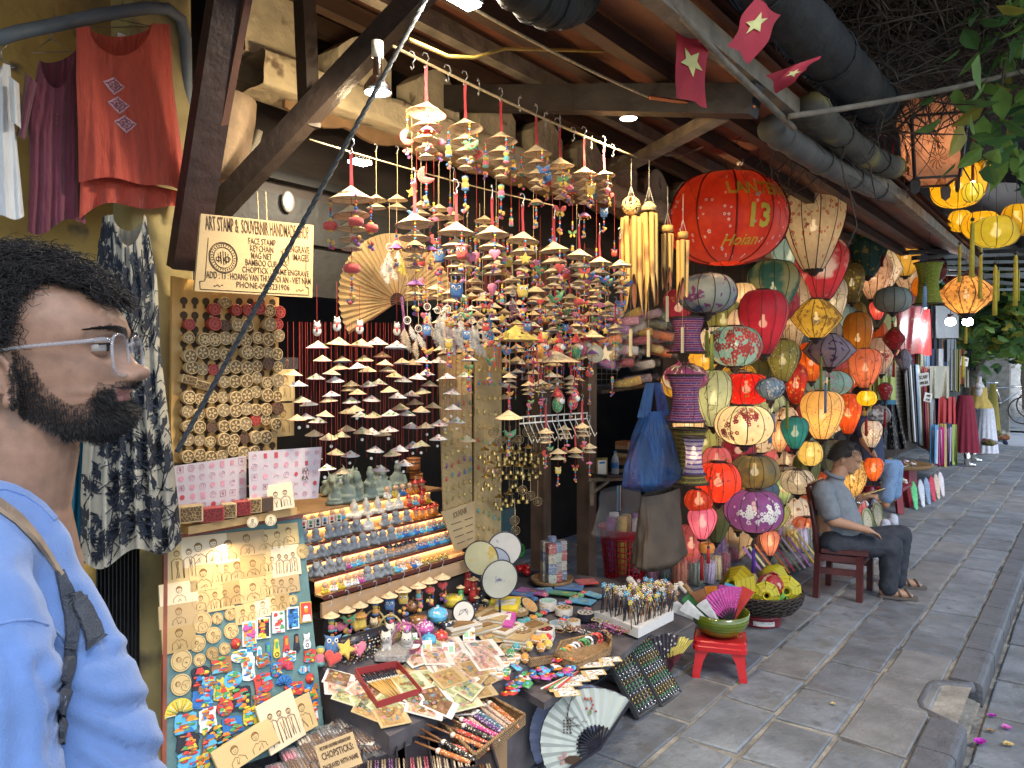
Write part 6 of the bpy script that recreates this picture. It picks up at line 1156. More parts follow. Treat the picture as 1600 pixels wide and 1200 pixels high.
b=MB();b.grid(20,20,lambda s,q:at(1405+48*s+3*q,482+72*q+2*sin(s*9),x=-1.75+.02*sin(s*14+q*3)));tag(b.bd('brocade_cloth',mat('red brocade',(.50,.012,.015),.45,var=.2,sc=12,bump=.2,pats=[('n',16,.62,.66,(.62,.25,.12))],tL=.15)),'bright red gold figured brocade cloth hanging beside the lanterns','cloth')
# figurine steps
m_gst=mat('grey stone figurine',(.24,.26,.28),.75,var=.2,sc=60,bump=.3);m_ggr=mat('green grey resin',(.25,.31,.26),.55,var=.25,sc=50,bump=.2);m_whp=mat('white porcelain',(.62,.58,.5),.35,var=.06);m_hon=mat('orange glaze',(.62,.22,.04),.35,var=.1);m_skin0=mat('painted skin',(.62,.38,.24),.45)
m_shelf=mat('dark red shelf edge',(.09,.022,.018),.4,var=.2,sc=8);m_tread=mat('shelf wood',(.38,.22,.10),.5,var=.2,sc=8)
t=thG('display_steps','stepped dark red display shelf filled with small figurines','shelf',(-2.3,1.7,.75));Y0,Y1=1.70,2.52
def stp(k):return-2.25-.052*k,.80+.053*k
for k in rG(5):
 x,z=stp(k);b=MB();b.box((x-.026,(Y0+Y1)/2,z-.004),(.052,Y1-Y0,.008),mi=1);b.box((x+.001,(Y0+Y1)/2,z-.006),(.004,Y1-Y0,.016),mi=0);b.box((x-.05,(Y0+Y1)/2,z+.02),(.004,Y1-Y0,.045),mi=1);b.bd('step',[m_shelf,m_tread],t,world=True)
 l=lamp('strip_light','AREA',(x-.044,(Y0+Y1)/2,z+.043),.40,(1,.72,.36),None,.012,(0,R(25),0),.84)
x,z=stp(5);b=MB();b.box((x-.16,(Y0+Y1)/2+.03,z-.004),(.34,Y1-Y0+.1,.01),mi=1);b.bd('top_board',[m_shelf,m_tread],t,world=True)
b=MB();b.box((-2.235,(Y0+Y1)/2,.755),(.012,Y1-Y0+.04,.055));b.bd('front_plank',mat('pale plank',(.42,.27,.15),.6,var=.25,sc=5,sX=(1,.2,2)),t,world=True)
b=MB();b.box((-2.4,(Y0+Y1)/2,.36),(.3,Y1-Y0,.7));b.bd('base',m_dark,t,world=True)
def figmesh(fn,vox=.05,mats=None,sm=3):
 b=MB();fn(b);me=lR(b,vox,sm);me.materials.clear();[me.materials.append(m)for m in mats];return me
def f_monk(b):b.sph((0,0,.30),(.34,.38,.32));b.sph((.06,0,.78),(.27,.28,.28));b.sph((.14,.3,.2),(.2,.18,.14));b.sph((.14,-.3,.2),(.2,.18,.14));b.sph((.22,.12,.48),(.1,.14,.09));b.sph((.22,-.12,.48),(.1,.14,.09));b.sph((.06,.28,.76),(.05,.05,.1));b.sph((.06,-.28,.76),(.05,.05,.1));b.sph((.3,0,.76),.05)
def f_buddha(b):b.sph((0,0,.12),(.34,.5,.13));b.sph((0,0,.42),(.2,.26,.34));b.sph((.02,0,.86),(.14,.14,.18));b.sph((0,0,1.06),(.08,.08,.09));b.cyl((0,.25,.58),(.15,.3,.25),.075);b.cyl((0,-.25,.58),(.15,-.3,.25),.075);b.cyl((.15,.3,.25),(.28,0,.28),.06);b.cyl((.15,-.3,.25),(.28,0,.28),.06);b.cyl((0,0,.66),(.01,0,.8),.07);b.sph((.16,0,.84),.035)
def f_pray(b):b.sph((0,0,.12),(.3,.4,.13));b.sph((0,0,.45),(.19,.24,.36));b.sph((.06,0,.92),(.15,.15,.19));b.sph((.02,0,1.1),(.1,.1,.09));b.cyl((0,.22,.62),(.24,.08,.52),.07);b.cyl((0,-.22,.62),(.24,-.08,.52),.07);b.sph((.27,0,.6),(.06,.06,.14))
def f_dragon(b):
 r3=random.Random(4);b.sph((0,0,.3),(.34,.42,.3));b.sph((.15,0,.68),(.25,.22,.2));b.sph((.36,0,.62),(.14,.14,.1));b.cyl((0,.12,.8),(-.12,.2,1.02),.06,8,0,.02);b.cyl((0,-.12,.8),(-.12,-.2,1.02),.06,8,0,.02)
 for i in rG(14):a=i*.9;b.sph((.3*cos(a),.4*sin(a),.1+.5*r3 .random()),.11)
 b.tube([(-.2,.2,.2),(-.4,.3,.4),(-.35,.2,.7),(-.2,.3,.85)],[.14,.12,.09,.05],8)
def f_head(b):b.lathe([(0,0),(.4,.02),(.42,.12),(.3,.25),(.25,.35),(.0,.4)],14);b.sph((0,0,.62),(.26,.25,.32));b.sph((0,0,.95),(.13,.13,.14));b.sph((.25,0,.6),.05);b.sph((0,.25,.55),(.05,.04,.13));b.sph((0,-.25,.55),(.05,.04,.13));[b.sph((.36*cos(i*.785),.36*sin(i*.785),.14),(.14,.14,.14))for i in rG(8)]
fm={'M':[figmesh(f_monk,.045,[m_gst]),m_gst],'B':[figmesh(f_buddha,.04,[m_ggr]),0],'P':[figmesh(f_pray,.04,[m_ggr]),0],'D':[figmesh(f_dragon,.05,[m_gst],1),0],'H':[figmesh(f_head,.045,[m_whp]),0],'W':[figmesh(f_buddha,.045,[m_whp]),0]}
gold_d=figmesh(f_dragon,.06,[m_gold],1)
def babymesh(c,hat=None,k=0):
 b=MB();b.sph((0,0,.3),(.28,.32,.33),12,8,0);b.sph((.04,0,.75),(.24,.25,.25),12,8,1);b.sph((.12,.24,.2),(.18,.14,.12),8,6,0);b.sph((.12,-.24,.2),(.18,.14,.12),8,6,0);b.sph((.22,.1,.45),.09,7,5,1);b.sph((.22,-.1,.45),.09,7,5,1)
 for s in(-1,1):b.sph((.26,s*.09,.78),.03,5,4,3)
 if hat is not None:b.lathe([(0,1.25),(.2,1.02),(.42,.88),(.4,.86),(0,.95)],16,None,2)
 return mO(b,'figurine',[mP[c]if c<10 else m_gst,m_skin0,mP[hat]if hat is not None else m_skin0,mP[8]])
bm={'y':babymesh(2),'u':babymesh(4),'o':babymesh(1),'r':babymesh(0,0),'c':babymesh(1,0),'n':babymesh(10,8),'s':babymesh(5),'w':babymesh(6),'k':babymesh(7),'g':babymesh(3)}
FN={'M':'grey laughing monk','B':'green grey seated buddha','P':'green grey praying buddha','D':'grey dragon','H':'white buddha head on lotus','W':'white seated buddha','G':'small golden dragon','y':'yellow robed child monk','u':'blue robed child monk','o':'orange robed child monk','r':'red hooded child monk','c':'orange child monk in a red hat','n':'grey child monk in a black cone hat','s':'pale blue child monk','w':'white child monk','k':'pink child monk','g':'green child monk'}
FROW=["M:.28 M:.34 D:.40 G:.44 s:.48 w:.515 o:.55 u:.585 w:.62 G:.655 G:.69 G:.725 G:.76 G:.795 G:.83 y:.03 w:.08 y:.12 w:.16 w:.205 k:.24","D:.03 D:.10 D:.16 k:.21 s:.25 s:.29 M:.34 M:.39 M:.43 n:.48 n:.53 n:.57 n:.61 n:.65 u:.70 u:.74 s:.78 u:.82 s:.86 s:.90 u:.94","M:.04 D:.11 D:.18 D:.24 M:.30 M:.36 D:.43 M:.49 M:.55 s:.605 u:.65 s:.69 u:.735 s:.78 s:.83 u:.87 s:.91 s:.95","M:.05 M:.12 M:.20 M:.25 M:.30 D:.37 W:.45 M:.56 M:.64 M:.72 c:.79 c:.84 c:.89 c:.94","w:.05 w:.10 w:.15 w:.20 o:.27 s:.33 H:.41 H:.49 H:.57 W:.65 W:.72 r:.80 s:.85 r:.90 y:.95"]
rown=['lowest','second lowest','middle','second highest','highest']
for k,row in E_(FROW):
 x,z=stp(k);cnt={}
 for s_ in row.split():
  c,q=s_.split(':');q=float(q);y=Y0+(Y1-Y0)*q;cnt[c]=cnt.get(c,0)+1
  me=gold_d if c=='G' else(fm[c][0]if c in fm else bm[c]);s={'M':.058,'D':.066,'H':.074,'W':.062,'G':.03,'P':.08,'B':.08}.get(c,.05)*ru(.92,1.08)*(.8 if c=='M' and k==1 else 1)
  o=inst('figurine',me,None,(x-.022,y,z),-.35+rv(.35),s);tag(o,f'{FN[c]} figurine, {nth(cnt[c]-1)} on the {rown[k]} step','figurine','figurines on the display steps')
x,z=stp(5)
for i,(u,c,s,dx)in E_(((523,'B',.085,-.04),(541,'B',.12,-.03),(557,'P',.115,-.03),(578,'P',.125,-.03),(597,'B',.125,-.03),(621,'B',.13,-.1),(560,'B',.10,-.14),(590,'B',.11,-.16),(600,'P',.09,-.2),(520,'D',.12,-.22),(545,'D',.14,-.2))):
 p=at(u,790,x=x+dx);me=fm[c][0]if c!='D' else figmesh(f_dragon,.05,[m_ggr],1);o=inst('figurine',me,None,(x+dx,p.y,z),-.45+rv(.2),s);tag(o,f'{"seated" if c=="B" else "praying" if c=="P" else "dragon"} green grey statue, {nth(i)} of the tall ones on the top board','statue','tall statues on the top board')
for i,(u,c)in E_(((619,'y'),(630,'u'),(641,'o'),(650,'c'),(606,'w'),(660,'r'))):p=at(u,790,x=x+.02);o=inst('figurine',bm[c],None,(x+.015,p.y,z),-.4,.055);tag(o,f'{FN[c]} on the top board, {nth(i)} of the painted ones','figurine','painted figurines on the top board')
p=at(567,760,x=x-.18);b=MB();b.puff([(cos(a),sin(a))for a in[pi*.6+i*.33 for i in rG(13)]]+[(.3+.75*cos(a),.12+.75*sin(a))for a in[pi*1.8-i*.33 for i in rG(11)]],.16,YZ);o=b.bd('crescent_statue',m_ggr,loc=p);o.scale=(.085,)*3;o.rotation_euler=(0,0,-.6);tag(o,'grey green crescent shaped statue behind the praying buddhas','statue')
for i,(u,v,me_)in E_(((650,762,0),(646,738,1))):
 p=at(u,v,x=x-.13);t=thG('painted_canister','red brown painted cylinder canister, '+('lower' if i==0 else 'upper')+' of the pair behind the figurines','canister',p);b=MB();b.lathe([(0,0),(.035,0),(.034,.06),(.03,.062),(.035,.065),(.035,.072),(0,.075)],22);b.bd('drum',mat('painted drum',(.35,.12,.04),.4,var=.3,sc=40,pats=[('v',90,.35,.25,(.5,.35,.08)),('wz',9,.75,.9,(.08,.03,.02),0)]),t)
for i in rG(6):
 u=474+11*i;p=at(u,812-3*i,x=stp(4)[0]+.005);b=MB();b.rbox((0,0,.018),(.008,.026,.036),.002,0);b.sph((.005,0,.024),(.002,.006,.008),8,5,1+i%4);b.box((.005,0,.010),(.001,.012,.008),mi=3);o=b.bd('tile_block',[m_whp,mP[0],mP[3],mP[8],mP[4]],loc=(p.x,p.y,stp(4)[1]));o.rotation_euler=(0,0,-.3);tag(o,f'small cream block with a painted figure, {nth(i)} from left on the highest step','block','painted cream blocks')
dcol=['doll2','grbird','umb2','doll3','blueowl','yelowl','doll','redlan','redheart']
for i,(x_,y_)in E_(((270,1020),(370,985),(450,955),(545,925),(635,895),(720,860),(815,835),(885,805),(965,780))):
 p=at(x_/4+450,y_/4+700,x=-2.20);t=thG('doll_keyring',f'keyring doll under a straw hat, {nth(i, 9)} of nine hooked below the display steps','keyring',p,0,'doll keyrings below the steps');r_=px(13,p)
 inst('hook',hookM,t,(0,0,.035),1.2,.03);inst('hat',hatA[i%3],t,(0,0,-r_*.62),i,r_);inst('charm',CH[dcol[i]],t,(0,0,-.055),(0,0,-.8),.026);inst('bead_string',beadM[i%5],t,(.0,.02,-.05));inst('pompom_tassel',pomM[i%5],t,(0,0,-.105),i,.02)
nb=PL(at(722,820,x=-2.28),(0,1,0),(0,0,1));P=[nb.hit(*q)for q in((690,800),(742,783),(742,850),(712,862))]
t=thG('wood_notice','pale wooden notice board with engraved writing beside the figurine steps','sign',P[0]);b=MB();b.add(P+[p-nb.N*.006 for p in P],[(3,2,1,0),(4,5,6,7),(0,1,5,4),(1,2,6,5),(2,3,7,6),(3,0,4,7)]);b.bd('board',m_ply,t,world=True)
b=MB();
for i in rG(4):b.tube([P[0].lerp(P[3],.35+.16*i).lerp(P[1].lerp(P[2],.35+.16*i),q)+nb.N*.002 for q in(.15,.5)],.0014,3);b.tube([P[0].lerp(P[3],.35+.16*i).lerp(P[1].lerp(P[2],.35+.16*i),q)+nb.N*.002 for q in(.62,.9)],.0014,3)
b.bd('engraving',m_ink,t,world=True)
text('SOUVENIR',.04,m_ink,t,MT(-t.location)@nb.M(P[0].lerp(P[1],.5).lerp(P[3].lerp(P[2],.5),.22),R(8),.001),.5,.0003)
# the low tables of goods
TZ=.40
def tp(u,v,z=TZ):return at(u,v,z=z)
m_cloth=mat('table cloth',(.09,.08,.085),.8,var=.3,sc=10)
def slab(name,label,cat,Q,z,th,m):
 P=[tp(u,v,z)for u,v in Q];n=len(P);b=MB();b.add(P+[p-Vc((0,0,th))for p in P],[tuple(rG(n-1,-1,-1)),tuple(rG(n,2*n))]+[(i,(i+1)%n,n+(i+1)%n,n+i)for i in rG(n)])
 return tag(b.bd(name,m),label,cat)
slab('low_table','dark low table board carrying tins, coasters and postcards','table',[(505,1000),(620,925),(760,880),(960,905),(1050,950),(975,1020),(850,1098),(700,1010),(560,1140)],.385,.03,m_cloth)
slab('low_table','dark low table board carrying chopsticks at the bottom of the photo','table',[(420,1290),(470,1120),(640,1085),(770,1105),(700,1290)],.36,.03,m_cloth)
pg=at(838,1172,z=0);t=thG('blue_stool','blue plastic stool under the table with cardboard boxes on it','stool',(pg.x-.17,pg.y-.08,0));mblu=mat('blue plastic',(.02,.07,.32),.35)
b=MB();b.rbox((0,0,.15),(.36,.3,.02),.03);b.bd('seat',mblu,t)
for sx,sy in((1,1),(1,-1),(-1,1),(-1,-1)):b=MB();b.bar((sx*.16,sy*.125,0),(sx*.14,sy*.11,.145),.04,.03);b.bd('leg',mblu,t)
m_cb=mat('cardboard',(.33,.20,.10),.8,var=.12,sc=6,bump=.05);m_tape=mat('brown tape',(.24,.13,.05),.4)
for k,(dz,w,h,lb)in E_(((.16,.30,.10,'lower cardboard box with a printed glass symbol on the blue stool'),(.265,.32,.085,'upper cardboard box squeezed under the table edge'))):
 t2=thG('cardboard_box',lb,'box',(pg.x-.19,pg.y-.10,dz));b=MB();b.box((0,0,h/2+.0),(w,.28,h));b.bd('carton',m_cb,t2);b=MB();b.box((0,0,h+.001),(w*.98,.04,.002));b.bd('tape',m_tape,t2)
 if k==0:text('HANDLE WITH CARE',.018,m_ink,t2,MT((w/2+.002,.03,.03))@Matrix(((0,0,1,0),(1,0,0,0),(0,1,0,0),(0,0,0,1))),.8,.0003);b=MB();b.tube([(w/2+.002,-.08+.01*cos(i),.06+.014*sin(i))for i in rG(8)],.001,3);b.bd('glass_symbol',m_ink,t2)
b=MB();b.box((-1.80,1.50,.165),(.3,.4,.33));b.box((-1.80,1.50,.2),(.304,.404,.02),mi=1);tag(b.bd('wooden_crate',[m_ply,m_dark]),'plain wooden crate holding up the chopstick table','crate');t2=thG('cardboard_box','brown carton with red print standing below the braided chopstick tray','box',(-1.86,2.02,0));b=MB();b.box((0,0,.15),(.22,.30,.30));b.bd('carton',m_cb,t2);b=MB();b.box((.112,.05,.18),(.002,.06,.04));b.bd('print',mat('carton print',(.35,.08,.03),.7),t2)
SLP=PL((-2.0,2,.53),(0,1,0),(-.44,0,.17));s_c=[(-2.24,1.62),(-2.24,2.62),(-1.80,2.62),(-1.80,1.62)]
b=MB();vs=[(x,y,.53-(x+2)*.386-.006)for x,y in s_c]+[(x,y,0.02)for x,y in s_c];b.add(vs,[(0,1,2,3)]+[(i,4+i,4+(i+1)%4,(i+1)%4)for i in rG(4)]);tag(b.bd('display_bench',m_cloth),'dark sloping display bench below the figurine steps','bench')
def slo(u,v):p=SLP.hit(u,v);return p if(-2.26<p.x<-1.78 and 1.6<p.y<2.64)else None
def on(u,v,dz=0,z=TZ):
 p=slo(u,v)if z==TZ else None;return(p if p is not None else tp(u,v,z))+Vc((0,0,dz))
def card(u,v,w,h,m,label,rz=0,dz=.002,th=.002,cat='card',nm='postcard',deco=None,grp=None,tilt=0):
 b=MB();b.rbox((0,0,th/2),(w,h,th),.003,0)
 if deco:deco(b,w,h,th)
 o=b.bd(nm,m,loc=on(u,v,dz));s_=slo(u,v);o.rotation_euler=(tilt,0,rz)
 if s_ is not None:o.matrix_world=SLP.M(s_,rz+1.2,dz)
 return tag(o,label,cat,grp)
def dscene(seed):
 def f(b,w,h,th):
  r3=random.Random(seed);b.box((0,h*.05,th+.0006),(w*.86,h*.72,.0006),mi=1)
  for i in rG(13):b.sph((r3 .uniform(-.36,.36)*w,r3 .uniform(-.26,.36)*h,th+.001),(w*r3 .uniform(.02,.12),h*r3 .uniform(.02,.10),.001),7,4,r3 .choice((2,3,4,5,6)))
 return f
cms=[[mat('kraft card',(.45,.33,.17),.6),mat('tan print',(.35,.22,.09),.6,var=.3,sc=60),m_eng,mP[0]],[mat('cream card',(.60,.52,.36),.5),mat('green print',(.34,.36,.18),.5,var=.4,sc=60),mP[3],mP[0]],[mat('white card',(.64,.6,.52),.4),mat('peach print',(.52,.34,.26),.5,var=.4,sc=60),mP[0],mP[3]],[m_w,mat('brown photo',(.20,.11,.06),.4,var=.5,sc=60),m_eng,mP[2]]]
ink_=[mat('ink '+n,c,.6)for n,c in(('rose',(.42,.18,.16)),('sage',(.2,.24,.14)),('ochre',(.45,.30,.10)),('slate',(.16,.2,.25)))];cms=[c[:2]+[m_eng]+ink_ for c in cms]
cnm=['kraft','cream','white','brown']
PC=[(650,1050,0),(662,1062,1),(690,1045,2),(705,1052,2),(725,1040,2),(742,1050,0),(700,1065,0),(715,1075,3),(675,1080,3),(690,1090,3),(655,1092,1),(735,1065,0),(640,1072,1),(760,1040,2),(780,1030,2),(752,1062,0),(730,1018,2),(700,1012,2),(672,1015,1),(680,1030,2),(755,1020,2),(800,1018,0),(745,1080,0),(720,1098,1),(770,995,0),(655,1030,2)]
for i,(u,v,k)in E_(PC):card(u,v,ru(.085,.11),ru(.12,.15),cms[k],f'{cnm[k]} greeting card lying in the overlapping spread, {nth(i)} of twenty-six',ru(-.2,.7),.002+.0025*(i%7),.003,deco=dscene(i),grp='cards spread on the table')
for i,(u,v)in E_(((745,960),(760,968),(778,972),(750,985),(790,990),(812,1003),(830,985),(720,985))):
 b=MB();[b.box((rv(.002),rv(.002),.004+.0075*j),(.10,.15,.006),rv(.06),mi=j%2)for j in rG(3+i%3)];b.box((0,0,.0305 if i%3 else.026),(.06,.10,.002),mi=2);o=b.bd('card_stack',[m_ply,m_whp,m_eng],loc=on(u,v));o.rotation_euler=(0,0,ru(-.3,.6));tag(o,f'stack of thin wooden notebooks and cards, {nth(i)} of eight in the table middle','stack','stacks of wooden cards')
for i in rG(26):k=(3,2,1,0,3)[i%5];card(530+(i*37)%215,1062+(i*23)%62,ru(.07,.10),ru(.10,.14),cms[k],f'{cnm[k]} printed card near the bench front, {nth(i)} of the front heap',ru(-1,.9),.002+.0025*(i%6),.003,deco=dscene(i+200),grp='cards heaped at the bench front')
b=MB();b.box((0,-.06,.012),(.13,.10,.024),mi=0);b.box((0,.06,.012),(.13,.10,.024),mi=1);[b.prism([(-.04,-.012),(.02,-.004),(.045,-.016),(.05,.012),(.02,.005),(-.04,.014)],.002,MT((0,y,.0245))@Matrix.Rotation(.3,4,'Z'),2)for y in(-.07,-.045,.045,.07)]
o=b.bd('magnet_box',[mP[7],mP[2],m_whp],loc=on(785,968,.02));o.rotation_euler=(R(15),0,.5);tag(o,'open box, half magenta half yellow, with white lady figures','box')
b=MB();b.lathe([(0,0),(.045,0),(.05,.006),(.045,.012),(0,.012)],28,None,0);b.lathe([(0,.0125),(.043,.0125)],28,None,1);b.tube([(.02*cos(i),.015*sin(i*1.7),.014)for i in rG(7)],.0012,3,0);o=b.bd('pocket_mirror',[mP[8],m_whp],loc=on(725,975,.05));o.rotation_euler=(R(70),0,R(35));tag(o,'round white pocket mirror with a dragonfly drawing and black rim','mirror')
def jar(u,v,r_,c,label,flat=False,c2=2,cat='jar'):
 p=on(u,v);t=thG('lacquer_jar',label,cat,p,0,'lacquer jars and tins');m_=mat('lacquer %d%d'%(c,c2),PAL[c],.18,var=.15,sc=20,pats=[('v',60,.28,.18,PAL[c2]),('n',40,.62,.66,PAL[6])],coat=.5,bump=0);b=MB()
 if flat:b.lathe([(0,0),(r_,0),(r_,r_*.6),(r_*.97,r_*.62)],26,None,0);b.bd('body',m_,t);b=MB();b.lathe([(r_*1.03,r_*.6),(r_*1.03,r_*.85),(r_*.9,r_*.95),(0,r_*.98)],26,None,0)
 else:b.lathe([(0,0),(r_*.6,0),(r_*.95,r_*.4),(r_,r_*.75)],26,None,0);b.bd('body',m_,t);b=MB();b.lathe([(r_*1.02,r_*.75),(r_*.9,r_*1.2),(r_*.5,r_*1.45),(r_*.14,r_*1.52),(r_*.2,r_*1.6),(r_*.12,r_*1.72),(0,r_*1.75)],26,None,0)
 b.bd('lid',m_,t)
for a in((664,992,.037,7,6,0,'shiny magenta round jar, right of the two magenta ones'),(630,990,.033,7,2,0,'magenta jar behind the white cats'),(684,972,.042,5,0,0,'large teal jar painted with red flowers'),(670,1008,.030,5,4,0,'small sky blue painted jar'),(689,1002,.029,0,2,0,'small red and gold painted jar'),(697,982,.033,8,2,1,'flat black and yellow round tin'),(654,975,.034,9,2,1,'brown cloth round box behind the magenta jar'),(708,945,.042,2,9,1,'straw coloured round box with a wooden lid'),(690,935,.05,2,3,0,'large yellow carved jar behind the row of jars'),(735,960,.034,8,6,1,'black round tin with a white lid'),(645,955,.036,9,8,0,'dark brown jar under the hat dolls')):jar(a[0],a[1],a[2],a[3],a[6],a[5],a[4])
for i,(u,v,c,h)in E_(((730,925,0,.12),(740,938,0,.11),(752,945,8,.085),(765,935,8,.09),(755,922,8,.10),(745,955,8,.07),(775,945,8,.07),(758,958,8,.065),(720,945,3,.09),(706,925,4,.08),(786,930,8,.08),(780,918,8,.09))):
 t=thG('lacquer_doll',f'{"red" if c == 0 else "black" if c == 8 else "green" if c == 3 else "blue"} lady doll in a cone hat, {nth(i)} beside the round fans','doll',on(u,v),0,'lacquer lady dolls');b=MB();b.lathe([(0,0),(h*.24,0),(h*.2,h*.3),(h*.12,h*.62),(h*.15,h*.72),(h*.05,h*.78)],14,None,0);b.sph((0,0,h*.86),h*.09,10,7,1)
 for k in rG(6):b.sph((h*.2*cos(k*1.1),h*.2*sin(k*1.1),h*(.15+.08*k)),h*.035,5,4,2)
 b.bd('body',[mP[c],m_skin0,mP[6]],t);inst('hat',hatA[0],t,(0,0,h*.86),0,h*.22)
def cat_fig(u,v,s,m1,m2,label,rz,basket=None):
 t=thG('cat_figurine',label,'figurine',on(u,v),rz);b=MB();b.sph((0,0,.035),(.032,.024,.03));b.sph((.028,0,.065),(.02,.022,.02));b.sph((.02,.012,.015),(.018,.009,.014));b.sph((.02,-.012,.015),(.018,.009,.014))
 for y in(-.012,.012):b.cyl((.026,y,.078),(.025,y*1.3,.095),.008,6,0,.001)
 b.tube([(-.028,0,.02),(-.045,.01,.03),(-.04,.02,.06)],[.009,.008,.006],7);b.v=[tuple(Vc(p)*s)for p in b.v];meshobj('body',lR(b,.004*s,2),m1,t)
 b=MB();
 for y in(-.008,.008):b.sph((.046*s,y*s,.068*s),.0028*s,6,4)
 b.sph((.048*s,0,.062*s),.002*s,6,4);b.bd('eyes',mP[8],t)
 if m2 is not None:b=MB();b.sph((-.006*s,0,.05*s),(.026*s,.022*s,.018*s),10,6);b.bd('patch',m2,t)
 if basket is not None:
  b=MB();b.lathe([(.03*s,-.001),(.055*s,.03*s),(.06*s,.034*s),(.05*s,.028*s)],18);b.tube([(0,.055*s*cos(a),.03*s+.085*s*sin(a))for a in[i*pi/12 for i in rG(13)]],.005*s,5);b.bd('basket',basket,t)
m_catw=mat('white fur',(.66,.62,.55),.9,var=.1,sc=80,bump=.6,bsc=300);pkb=mat('pink wicker',(.55,.2,.3),.8,var=.4,sc=120,bump=.8);ywb=mat('yellow wicker',(.6,.48,.2),.8,var=.4,sc=120,bump=.8)
cat_fig(636,1020,1.0,m_catw,None,'white cat figurine sitting in a pink wicker basket',-.8,pkb);cat_fig(603,1018,1.0,m_catw,mP[8],'black and white cat figurine on a grey stone slab',-.7);cat_fig(610,1002,.9,m_catw,None,'white cat figurine in a yellow wicker basket',-.8,ywb);cat_fig(585,990,.8,mat('cream fur',(.6,.48,.3),.9,var=.1,sc=80,bump=.6),None,'cream cat figurine behind the yellow basket',-.8,ywb)
b=MB();b.rbox((0,0,.012),(.12,.2,.024),.01);o=b.bd('stone_slab',mat('speckled stone',(.36,.34,.32),.9,var=.4,sc=150,bump=.6),loc=on(618,1018));o.rotation_euler=(0,0,.6);tag(o,'speckled grey stone slab under the cat figurines','slab')
for i,(u,v,k)in E_(((545,1020,'doll2'),(520,1050,'redheart'),(560,1000,'yelowl'),(575,1010,'doll3'),(530,1000,'fish'),(548,985,'orbird'),(565,975,'redfly'),(535,975,'umb2'),(515,985,'doll2'),(592,965,'blueowl'),(612,950,'moon'),(570,955,'redowl'),(515,960,'doll3'),(520,1030,'blueowl'),(507,1068,'redowl'),(500,1040,'doll2'),(560,1035,'pinkheart'),(540,1045,'goldstar'))):
 o=inst('plush_toy',CH[k],None,on(u,v,.03+.02*(i%3)),(rv(.5),-.5,-.8+rv(.5)),.038);tag(o,f'{CHN[k]} shaped soft toy, {nth(i)} in the heap behind the bracelets','toy','soft toys heaped behind the bracelets')
c0=on(530,1035,.06);c1=on(600,1012,.06);t=thG('bracelet_roll','black velvet roll threaded with bead bracelets in front of the toys','stand',c0);b=MB();b.cyl(c0,c1,.026,16);b.cyl(c0 .lerp(c1,.5)-Vc((0,0,.06)),c0 .lerp(c1,.5),.012,8);b.bd('roll',mP[8],t,world=True)
d=(c1-c0);x_,y_,z_=basis(d)
for i in rG(22):
 b=MB();c=c0 .lerp(c1,(i+.6)/23)-Vc((0,0,.012+.012*(i%3)));mi=rnd.choice((0,1,2,3));r_=.033+.004*(i%3)
 for k in rG(20):a=k*pi/10;b.sph(c+(x_*cos(a)+y_*sin(a))*r_+z_*rv(.001),.0035,5,4,mi if k%3 else(mi+1)%4)
 b.bd('bracelet',[m_brass,mP[8],m_whp,mP[9]],t,world=True)
P=[on(u,v,.03)for u,v in((555,1060),(620,1047),(657,1090),(589,1112))];c=sum(P,Vc())/4
t=thG('red_tray','square red box tray holding a fan of bamboo chopsticks','tray',c-Vc((0,0,.03)));mrt=mat('red cardboard',(.27,.03,.03),.5,var=.1,sc=10)
b=MB();q=[p-Vc((0,0,.03))for p in P];b.add([p+Vc((0,0,.001))for p in q],[(3,2,1,0)],1)
for i in rG(4):b.bar((P[i]+q[i])/2,(P[(i+1)%4]+q[(i+1)%4])/2,.004,.04,0)
b.bd('box',[mrt,mat('dark paper',(.06,.04,.03),.6)],t,world=True)
for i in rG(7):
 a=P[0].lerp(P[1],.06+.13*i)*.9+P[3].lerp(P[2],.06+.13*i)*.1-Vc((0,0,.008));e=P[0].lerp(P[1],.38+.06*i)*.12+P[3].lerp(P[2],.38+.06*i)*.88-Vc((0,0,.016));b=MB()
 for s in(-.003,.003):o_=Vc((s,s,0));b.cyl(a+o_,a.lerp(e,.28)+o_,.0035,6,1);b.cyl(a.lerp(e,.28)+o_,a.lerp(e,.34)+o_,.0036,6,2);b.cyl(a.lerp(e,.34)+o_,e+o_,.0034,6,0,.002)
 b.bd('chopsticks',[m_bam,mP[8],m_whp],t,world=True)
for i in rG(6):b=MB();pp=P[2].lerp(P[1]if i<3 else P[3],.12+.22*(i%3))*1.0;pp=pp.lerp(c,.22)-Vc((0,0,.02));b.sph(pp,(.010,.007,.006),8,5);b.bd('chopstick_rest',m_gold,t,world=True)
def standcard(u,v,w,h,label,rz,tilt,mats_,seed):b=MB();b.box((0,0,h/2),(.002,w,h));[b.box((.0015,(-.22+.44*(k%2))*w,h*(.25+.4*(k//2))),(.001,w*.34,h*.3),mi=1+(k+seed)%3)for k in rG(4)];o=b.bd('greeting_card',mats_,loc=on(u,v,-.01));o.rotation_euler=(0,-tilt,rz);tag(o,label,'card')
standcard(512,1112,.10,.15,'cream greeting card with four pictures standing beside the magnet board',-.75,.25,[cms[1][0],mP[0],mP[5],mP[9]],1);standcard(493,1098,.07,.11,'bright painted card of colourful trees beside the cream card',-.75,.3,[mP[6],mP[2],mP[3],mP[1]],2);standcard(487,1130,.07,.06,'small blue landscape card in a white frame',-.75,.3,[m_w,mP[5],mP[4],mP[3]],0)
for k,(u,v)in E_(((653,1000),(668,1012),(645,1018),(688,1015),(712,990))):standcard(u+8*k-10,v+16,.05,.075,f'floral card on a white backing, {nth(k)} of five leaning in the table middle',-.7,.6,[m_w,mP[3],mP[1],mP[0]],k)
